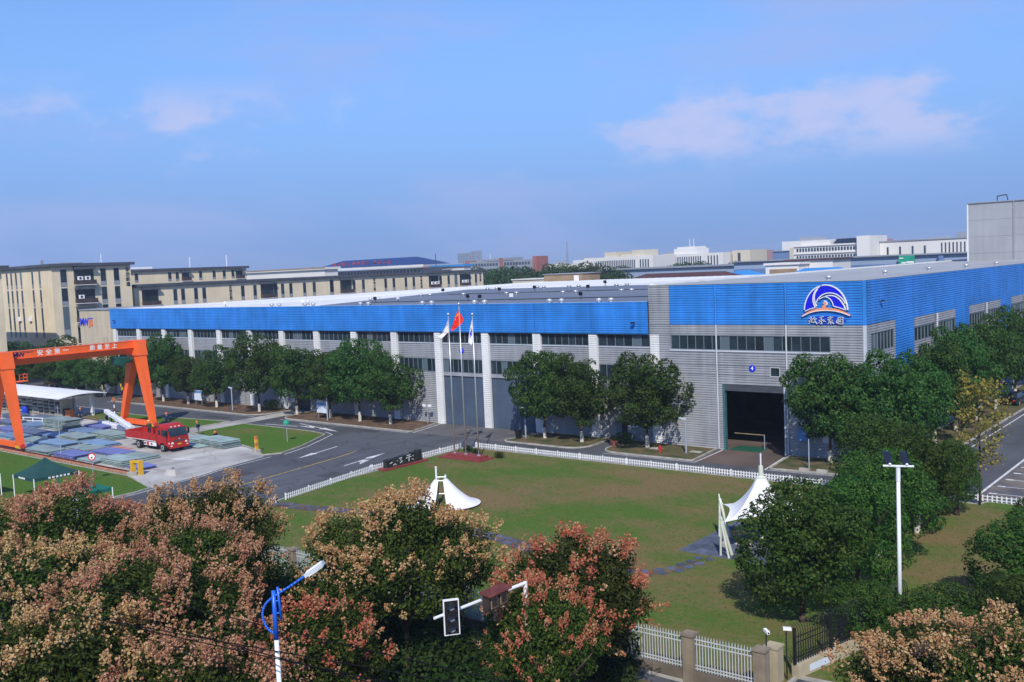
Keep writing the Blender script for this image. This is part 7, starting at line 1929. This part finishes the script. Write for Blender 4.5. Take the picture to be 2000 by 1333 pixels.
# ---- goldenrain trees with pod clusters, along the street
def koel_meshes(seed, R_, Rz, leafn, clusters, pods, podm, spread=0.20, psz=0.092):
    r = np.random.default_rng(seed)
    c, lr, d = lobes_for(r, 74, R_, Rz, R_ * 0.25, low=-0.70)
    Q = []
    for i in range(len(c)):
        n = int(leafn * lr[i] ** 2); v = sphere_dirs(n, r); v = v[(v @ d[i]) > -0.5]
        p = c[i] + v * (lr[i] * r.uniform(0.35, 1.05, len(v)))[:, None] * np.array([1, 1, 0.7])
        nn = unit(v * 0.6 + r.normal(0, 0.5, v.shape) + np.array([0, 0, 0.5]))
        Q.append(leaf_quads(p, nn, 0.19, r, 0.42))
    v = sphere_dirs(int(leafn * 6), r); p = v * (r.uniform(0, 1, len(v)) ** 0.5)[:, None] * np.array([R_, R_, Rz]) * 0.75
    p = p[p[:, 2] > -0.7 * Rz]; Q.append(leaf_quads(p, sphere_dirs(len(p), r), 0.28, r, 0.5))
    leaves = quad_mesh('crown', np.concatenate(Q), 'leaf_koel')
    # panicles of papery pods standing out of the clumps
    W = np.clip(d[:, 2] + 0.75, 0.05, None) * lr; W = W / W.sum()
    PQ = []; mi = []
    li = r.choice(len(c), clusters, p=W)
    for i in li:
        v = unit(d[i] + r.normal(0, 0.45, 3) + np.array([0, 0, 0.45])); base = c[i] + v * lr[i] * np.array([1, 1, 0.75]) * r.uniform(0.9, 1.12)
        ax = unit(v + np.array([0, 0, 0.5])); n = int(pods * r.uniform(0.5, 1.4)); s = r.uniform(0.75, 1.25)
        tt = r.uniform(0, 1, n); rad = spread * s * (1.05 - 0.75 * tt) * r.uniform(0.2, 1, n) ** 0.5
        off = unit(r.normal(size=(n, 3))); off -= (off @ ax)[:, None] * ax; off = unit(off)
        pp = base + ax * (tt * 0.52 * s - 0.12)[:, None] + off * rad[:, None]
        n1 = unit(sphere_dirs(n, r) + np.array([-0.35, -0.45, 0.55])); n2 = unit(np.cross(n1, sphere_dirs(n, r)))
        q1_ = leaf_quads(pp, n1, psz, r, 0.85); q2_ = leaf_quads(pp, n2, psz, r, 0.85)
        PQ += [q1_, q2_]
        mm = 0 if r.random() < 0.72 else 1
        mi += [mm] * (2 * n)
    return leaves, quad_mesh('seed_pods', np.concatenate(PQ), podm, mi)
KO = {}
KO['tan_a'] = koel_meshes(301, 3.9, 2.7, 520, 330, 26, ['pod_tan', 'pod_pink'])
KO['tan_b'] = koel_meshes(302, 3.7, 2.9, 520, 300, 26, ['pod_tan', 'pod_pink'])
KO['pink'] = koel_meshes(303, 3.9, 2.6, 520, 380, 28, ['pod_pink', 'pod_tan'])
KO['red'] = koel_meshes(304, 3.2, 2.5, 560, 190, 26, ['pod_red', 'pod_pink'])
KT = [trunk_mesh('trunk', 400 + s, 3.0, 0.15, 8, 2.8, 5.2) for s in range(3)]
def koel(key, i, x, y, sx, sz, zc, lab, rz):
    t = thing('goldenrain_tree', lab, 'tree', (x, y, 0.05), rz, 'podded trees along the street')
    lv, pd = KO[key]
    c = inst('crown', lv, t, (0, 0, zc), (0, 0, 0), (sx, sx, sz)); inst('seed_pods', pd, c)
    inst('trunk', KT[i % 3], t, (0, 0, 0), (0, 0, 0), (1, 1, zc / 5.2))
    return t
koel('pink', 0, -43.4, 20.2, 1.05, 1.0, 6.6, 'pink-podded tree at the left below the green canopy tent', 0.3)
koel('pink', 1, -50.2, 17.4, 1.0, 1.0, 6.4, 'pink-podded tree at the left edge behind the others', 1.9)
koel('tan_b', 1, -39.4, 25.0, 0.90, 1.02, 6.4, 'tan-podded tree with a high top beside the road', 2.2)
koel('tan_a', 2, -31.6, 17.2, 1.0, 1.0, 6.2, 'tan-podded tree in the middle of the left group', 4.0)
koel('tan_b', 0, -35.2, 20.9, 0.86, 0.95, 6.2, 'tan-podded tree between road and middle of the left group', 5.2)
koel('tan_a', 1, -36.8, 15.8, 1.0, 1.0, 6.3, 'tan-podded tree at the left side of the left group', 0.9)
koel('tan_a', 0, -29.0, 12.6, 0.95, 0.95, 6.2, 'tan-podded tree in the lower left picture corner', 3.1)
koel('tan_b', 2, -25.4, 15.4, 0.92, 0.9, 5.3, 'tan-podded tree at the bottom edge left of the street lamp', 1.2)
koel('red', 0, -28.6, 21.6, 0.92, 0.9, 4.2, 'red-podded tree behind the blue and white street lamp', 2.6)
koel('pink', 1, -30.6, 28.9, 1.03, 1.02, 5.9, 'large pinkish-podded tree in front of the small white sail canopy', 0.1)
koel('red', 1, -22.7, 30.6, 1.02, 1.0, 5.1, 'red-podded tree right of the traffic light before the white fence', 3.9)
koel('red', 2, -20.75, 26.3, 0.64, 0.86, 5.2, 'small orange-podded tree low beside the traffic light arm', 5.0)
koel('tan_a', 1, -8.6, 31.8, 0.86, 0.80, 4.4, 'tan-podded tree at the lower right below the lamp post', 2.0)
koel('tan_b', 0, -5.6, 30.0, 0.95, 0.9, 5.1, 'tan-podded tree in the lower right picture corner', 4.4)
# evergreen shrubs under them
SHB = [crown_mesh('foliage', 500 + s, 1.5, 1.1, 34, 0.55, 0.16, 420, 'leaf_shrub', low=-0.6)[0] for s in range(2)]
stem = MB().tube([(0, 0, 0), (0.05, 0, 0.6), (0.2, 0.1, 1.2)], [0.06, 0.05, 0.02], 6).tube([(0, 0, 0.2), (-0.3, 0.2, 1.1)], [0.04, 0.02], 6).mesh('stem', 'bark')
shr = random.Random(19)
spots = [(-24.0 - i * 2.1 + shr.uniform(-.6, .6), 32.6 + shr.uniform(-1.6, 1.6)) for i in range(12)] + [(-22.0 - i * 2.2 + shr.uniform(-.6, .6), 28.4 + shr.uniform(-1.2, 1.2)) for i in range(7)]
for i, (x, y) in enumerate(sorted(spots)):
    t = thing('evergreen_shrub', '%s dark shrub from the left on the shaded verge under the podded trees' % ORD[i], 'shrub', (x, y, 0.05), shr.uniform(0, 6.28), 'shrubs on the shaded verge')
    s = shr.uniform(0.95, 1.45); inst('foliage', SHB[i % 2], t, (0, 0, 1.05 * s), (0, 0, 0), (s, s, s)); inst('stem', stem, t)
for x, y, s, lab in ((-112.0, 82.6, 0.75, 'low green shrub at the end of the left bed by the side door'), (-54.0, 82.8, 0.6, 'small shrub by the planter beside the dark side door'), (-66.2, 72.4, 0.3, 'small dark shrub left of the flag plinth'), (-61.0, 71.2, 0.3, 'small dark shrub right of the flag plinth'), (-64.4, 71.6, 0.3, 'small dark shrub right behind the flag plinth')):
    t = thing('garden_shrub', lab, 'shrub', (x, y, 0.09), 0.4); inst('foliage', SHB[0], t, (0, 0, 1.0 * s), (0, 0, 0), (s, s, s)); inst('stem', stem, t, (0, 0, 0), (0, 0, 0), (s, s, s))
for x, y, lab in ((-54.9, 81.9, 'left'), (-54.2, 81.2, 'right')):
    t = thing('plant_pot', 'red clay plant pot %s one beside the dark side door' % lab, 'plant pot', (x, y, 0.10)); MB().lathe((0, 0, 0), [(0.24, 0), (0.32, 0.5), (0.36, 0.52), (0.36, 0.6), (0.28, 0.6)], 14).build('pot', 'terracotta', t, local=True); inst('foliage', SHB[1], t, (0, 0, 0.72), (0, 0, 0), (0.22, 0.22, 0.22))
# ------------------------------------------------------------------ street furniture in the foreground
SL = thing('street_lamp', 'blue and white street lamp with a loop arm in the foreground', 'street lamp', (-21.9, 15.8, 0.05))
def sl(b, nm, m, smooth=True): return b.build(nm, m, SL, local=True, smooth=smooth)
lat = Vector((0.78, 0.62, 0)).normalized()
def q(rr_, z): v = lat * rr_; return (v.x, v.y, z)
sl(MB().cyl((0, 0, 0), (0, 0, 8.55), 0.085, 0.062, 14), 'pole', 'pole_white')
sl(MB().cyl((0, 0, 8.551), (0, 0, 9.92), 0.068, 0.058, 14), 'pole_top', 'pole_blue')
loop = [q(0.02, 8.70), q(-0.16, 8.80), q(-0.30, 9.02), q(-0.34, 9.28), q(-0.26, 9.52), q(-0.08, 9.70), q(0.18, 9.86), q(0.55, 10.08), q(0.92, 10.32)]
sl(MB().tube(catmull(loop, 4), 0.034, 10), 'arm', 'pole_blue')
sl(MB().cyl(q(0.17, 9.10), q(0.12, 10.02), 0.035, n=10).cyl(q(0.0, 9.28), q(0.17, 9.30), 0.025, n=8).cyl(q(0.0, 9.62), q(0.14, 9.64), 0.025, n=8), 'side_bar', 'pole_blue')
d_ = (Vector(q(0.92, 10.32)) - Vector(q(0.55, 10.08))).normalized(); a0 = Vector(q(0.90, 10.31)); nrm = Vector((0, 0, 1)) - d_ * d_.z; nrm.normalize(); sd = d_.cross(nrm)
def slab_(l0, l1, w0, w1, t0, t1): return [[tuple(a0 + d_ * l + sd * w * s + nrm * tt) for s, tt in ((-1, t0), (1, t0), (1, t1), (-1, t1))] for l, w in ((l0, w0), (l1, w1))]
sl(MB().hexa(*slab_(0, 0.62, 0.09, 0.13, -0.05, 0.05)), 'lamp_head', 'lamp_grey', False)
sl(MB().hexa(*slab_(0.10, 0.58, 0.10, 0.11, -0.075, -0.052)), 'lens', 'logo_white', False)
for k in (-0.06, 0.0, 0.06): sl(MB().hexa(*[[tuple(a0 + d_ * l + sd * (k + w) + nrm * tt) for w, tt in ((-0.008, 0.051), (0.008, 0.051), (0.008, 0.075), (-0.008, 0.075))] for l in (0.08, 0.58)]), 'cooling_fin', 'logo_white', False)

TL = thing('traffic_light', 'three-lens traffic light on a white arm with a brown hooded box', 'traffic light', (-21.34, 26.0, 0.05))
def tl(b, nm, m, p=TL): return b.build(nm, m, p)
tl(MB().cyl((-21.34, 26.0, 0.05), (-21.34, 26.0, 7.45), 0.11, 0.075, 14), 'pole', 'pole_white')
tl(MB().cyl((-21.34, 26.0, 7.4), (-21.65, 21.7, 7.4), 0.065, 0.048, 12), 'arm', 'pole_white')
# signal head: faces the oncoming lane (towards +X, a little down the street)
SH_ = Vector((-21.55, 22.35, 7.32)); fx = Vector((0.80, -0.60, 0)); sx_ = Vector((0.60, 0.80, 0)); uz = Vector((0, 0, 1))
def W_(f, s, z): return tuple(SH_ + (fx * f + sx_ * s + uz * z) * 0.86)
def bx_(f0, f1, s0, s1, z0, z1): return MB().hexa([W_(f0, s0, z0), W_(f1, s0, z0), W_(f1, s1, z0), W_(f0, s1, z0)], [W_(f0, s0, z1), W_(f1, s0, z1), W_(f1, s1, z1), W_(f0, s1, z1)])
head = tl(bx_(0.10, 0.26, -0.26, 0.26, -0.64, 0.64), 'signal_head', 'black_plastic')
for s0, s1, z0, z1 in ((-0.30, -0.262, -0.68, 0.68), (0.262, 0.30, -0.68, 0.68), (-0.26, 0.26, 0.642, 0.68), (-0.26, 0.26, -0.68, -0.642)):
    tl(bx_(0.11, 0.25, s0, s1, z0, z1), 'border', 'logo_white', head)
for z in (-0.42, 0.0, 0.42):
    b = MB()
    for k in range(16):
        a0_, a1_ = 2 * math.pi * k / 16, 2 * math.pi * (k + 1) / 16
        b.face([W_(0.275, 0, z), W_(0.265, 0.155 * math.cos(a0_), z + 0.155 * math.sin(a0_)), W_(0.265, 0.155 * math.cos(a1_), z + 0.155 * math.sin(a1_))])
    tl(b, 'lens', 'lens_grey', head)
    b = MB()
    for k in range(12):
        a0_, a1_ = math.radians(-10 + 200 * k / 12), math.radians(-10 + 200 * (k + 1) / 12)
        for ro, sg in ((0.185, 1), (0.178, -1)):
            P4 = [W_(0.262, ro * math.cos(a0_), z + ro * math.sin(a0_)), W_(0.52, ro * math.cos(a0_), z + ro * math.sin(a0_) - 0.02), W_(0.52, ro * math.cos(a1_), z + ro * math.sin(a1_) - 0.02), W_(0.262, ro * math.cos(a1_), z + ro * math.sin(a1_))]
            b.face(P4[::sg])
    tl(b, 'visor', 'black_plastic', head)
    tl(MB().cyl(W_(0.0, 0, z), W_(0.1, 0, z), 0.04, n=8), 'bracket', 'pole_white', head)
# hooded equipment box on the arm
cb0 = Vector((-21.38, 24.15, 7.42)); 
def V_(f, s, z): return tuple(cb0 + (Vector((1, 0.06, 0)) * f + Vector((-0.06, 1, 0)) * s + uz * z) * 0.72)
def vx(f0, f1, s0, s1, z0, z1): return MB().hexa([V_(f0, s0, z0), V_(f1, s0, z0), V_(f1, s1, z0), V_(f0, s1, z0)], [V_(f0, s0, z1), V_(f1, s0, z1), V_(f1, s1, z1), V_(f0, s1, z1)])
box = tl(vx(0.12, 0.50, -0.75, 0.75, -0.42, 0.34), 'equipment_box', 'dark_brown')
tl(MB().hexa([V_(0.02, -0.85, 0.40), V_(0.66, -0.85, 0.30), V_(0.66, 0.85, 0.30), V_(0.02, 0.85, 0.40)], [V_(0.02, -0.85, 0.50), V_(0.66, -0.85, 0.37), V_(0.66, 0.85, 0.37), V_(0.02, 0.85, 0.50)]), 'hood', 'rust_red', box)
for s in (-0.62, 0.10):
    tl(vx(0.505, 0.53, s, s + 0.52, -0.30, 0.18), 'hatch', 'brown_wall', box); tl(vx(0.532, 0.545, s + 0.05, s + 0.47, -0.25, 0.13), 'hatch_panel', 'dark_brown', box)

# overhead cables
cr2 = random.Random(2)
for i, (a, b, z0, z1, lab) in enumerate((((-60, 12.5), (2, 18.9), 9.3, 8.9, 'upper black overhead cable crossing the podded trees'), ((-60, 11.8), (2, 17.4), 9.2, 8.7, 'second black overhead cable crossing the podded trees'), ((-60, 8.6), (2, 19.0), 9.2, 8.8, 'third black overhead cable lower in the picture'), ((-60, 7.2), (2, 21.0), 9.1, 8.6, 'lowest black overhead cable near the bottom edge'))):
    pts = [(a[0] + (b[0] - a[0]) * k / 24, a[1] + (b[1] - a[1]) * k / 24, z0 + (z1 - z0) * k / 24 - 0.5 * 4 * (k / 24) * (1 - k / 24)) for k in range(25)]
    tag(MB().tube(pts, 0.016, 6).build('overhead_cable', 'cable'), lab, 'cable')
for x, y, z, lab in ((-60.3, 10.2, 9.8, 'left'), (2.3, 19.0, 9.5, 'right')):
    t = thing('utility_pole', 'concrete utility pole carrying the cables, %s end' % lab, 'utility pole', (x, y, 0))
    MB().cyl((0, 0, 0), (0, 0, z), 0.18, 0.13, 12).build('pole', 'kerb', t, local=True); MB().box(-0.08, 0.08, -3.4, 3.4, z - 0.75, z - 0.6).build('cross_arm', 'galvanised', t, local=True)
# white lamp inside the left group of trees
t = thing('garden_lamp', 'white ornamental lamp post poking out of the left podded trees', 'lamp post', (-64.5, 30.8, 0.0))
MB().cyl((0, 0, 0), (0, 0, 4.2), 0.07, n=10).build('post', 'pole_white', t, local=True)
for z, r_ in ((2.7, 0.35), (3.5, 0.45), (4.1, 0.5)): MB().lathe((0, 0, 0), [(0.08, z), (r_, z + 0.08), (r_ * 0.6, z + 0.2), (0.08, z + 0.3)], 12).build('shade', 'pole_white', t, local=True)
# ------------------------------------------------------------------ haze
hz_m = bpy.data.materials.new('haze'); hz_m.use_nodes = True
hn = hz_m.node_tree.nodes; hn.clear()
ho = hn.new('ShaderNodeOutputMaterial'); hv = hn.new('ShaderNodeVolumePrincipled')
hv.inputs['Color'].default_value = (0.62, 0.76, 0.98, 1)
hv.inputs['Density'].default_value = 0.00022
hv.inputs['Anisotropy'].default_value = 0.0
hz_m.node_tree.links.new(hv.outputs['Volume'], ho.inputs['Volume'])
MATS['haze'] = hz_m
tag(MB().box(-5060, 1560, -1060, 5060, -1.2, 76.0).build('haze', 'haze'), 'thin blue haze over the distance', 'haze', kind='stuff')
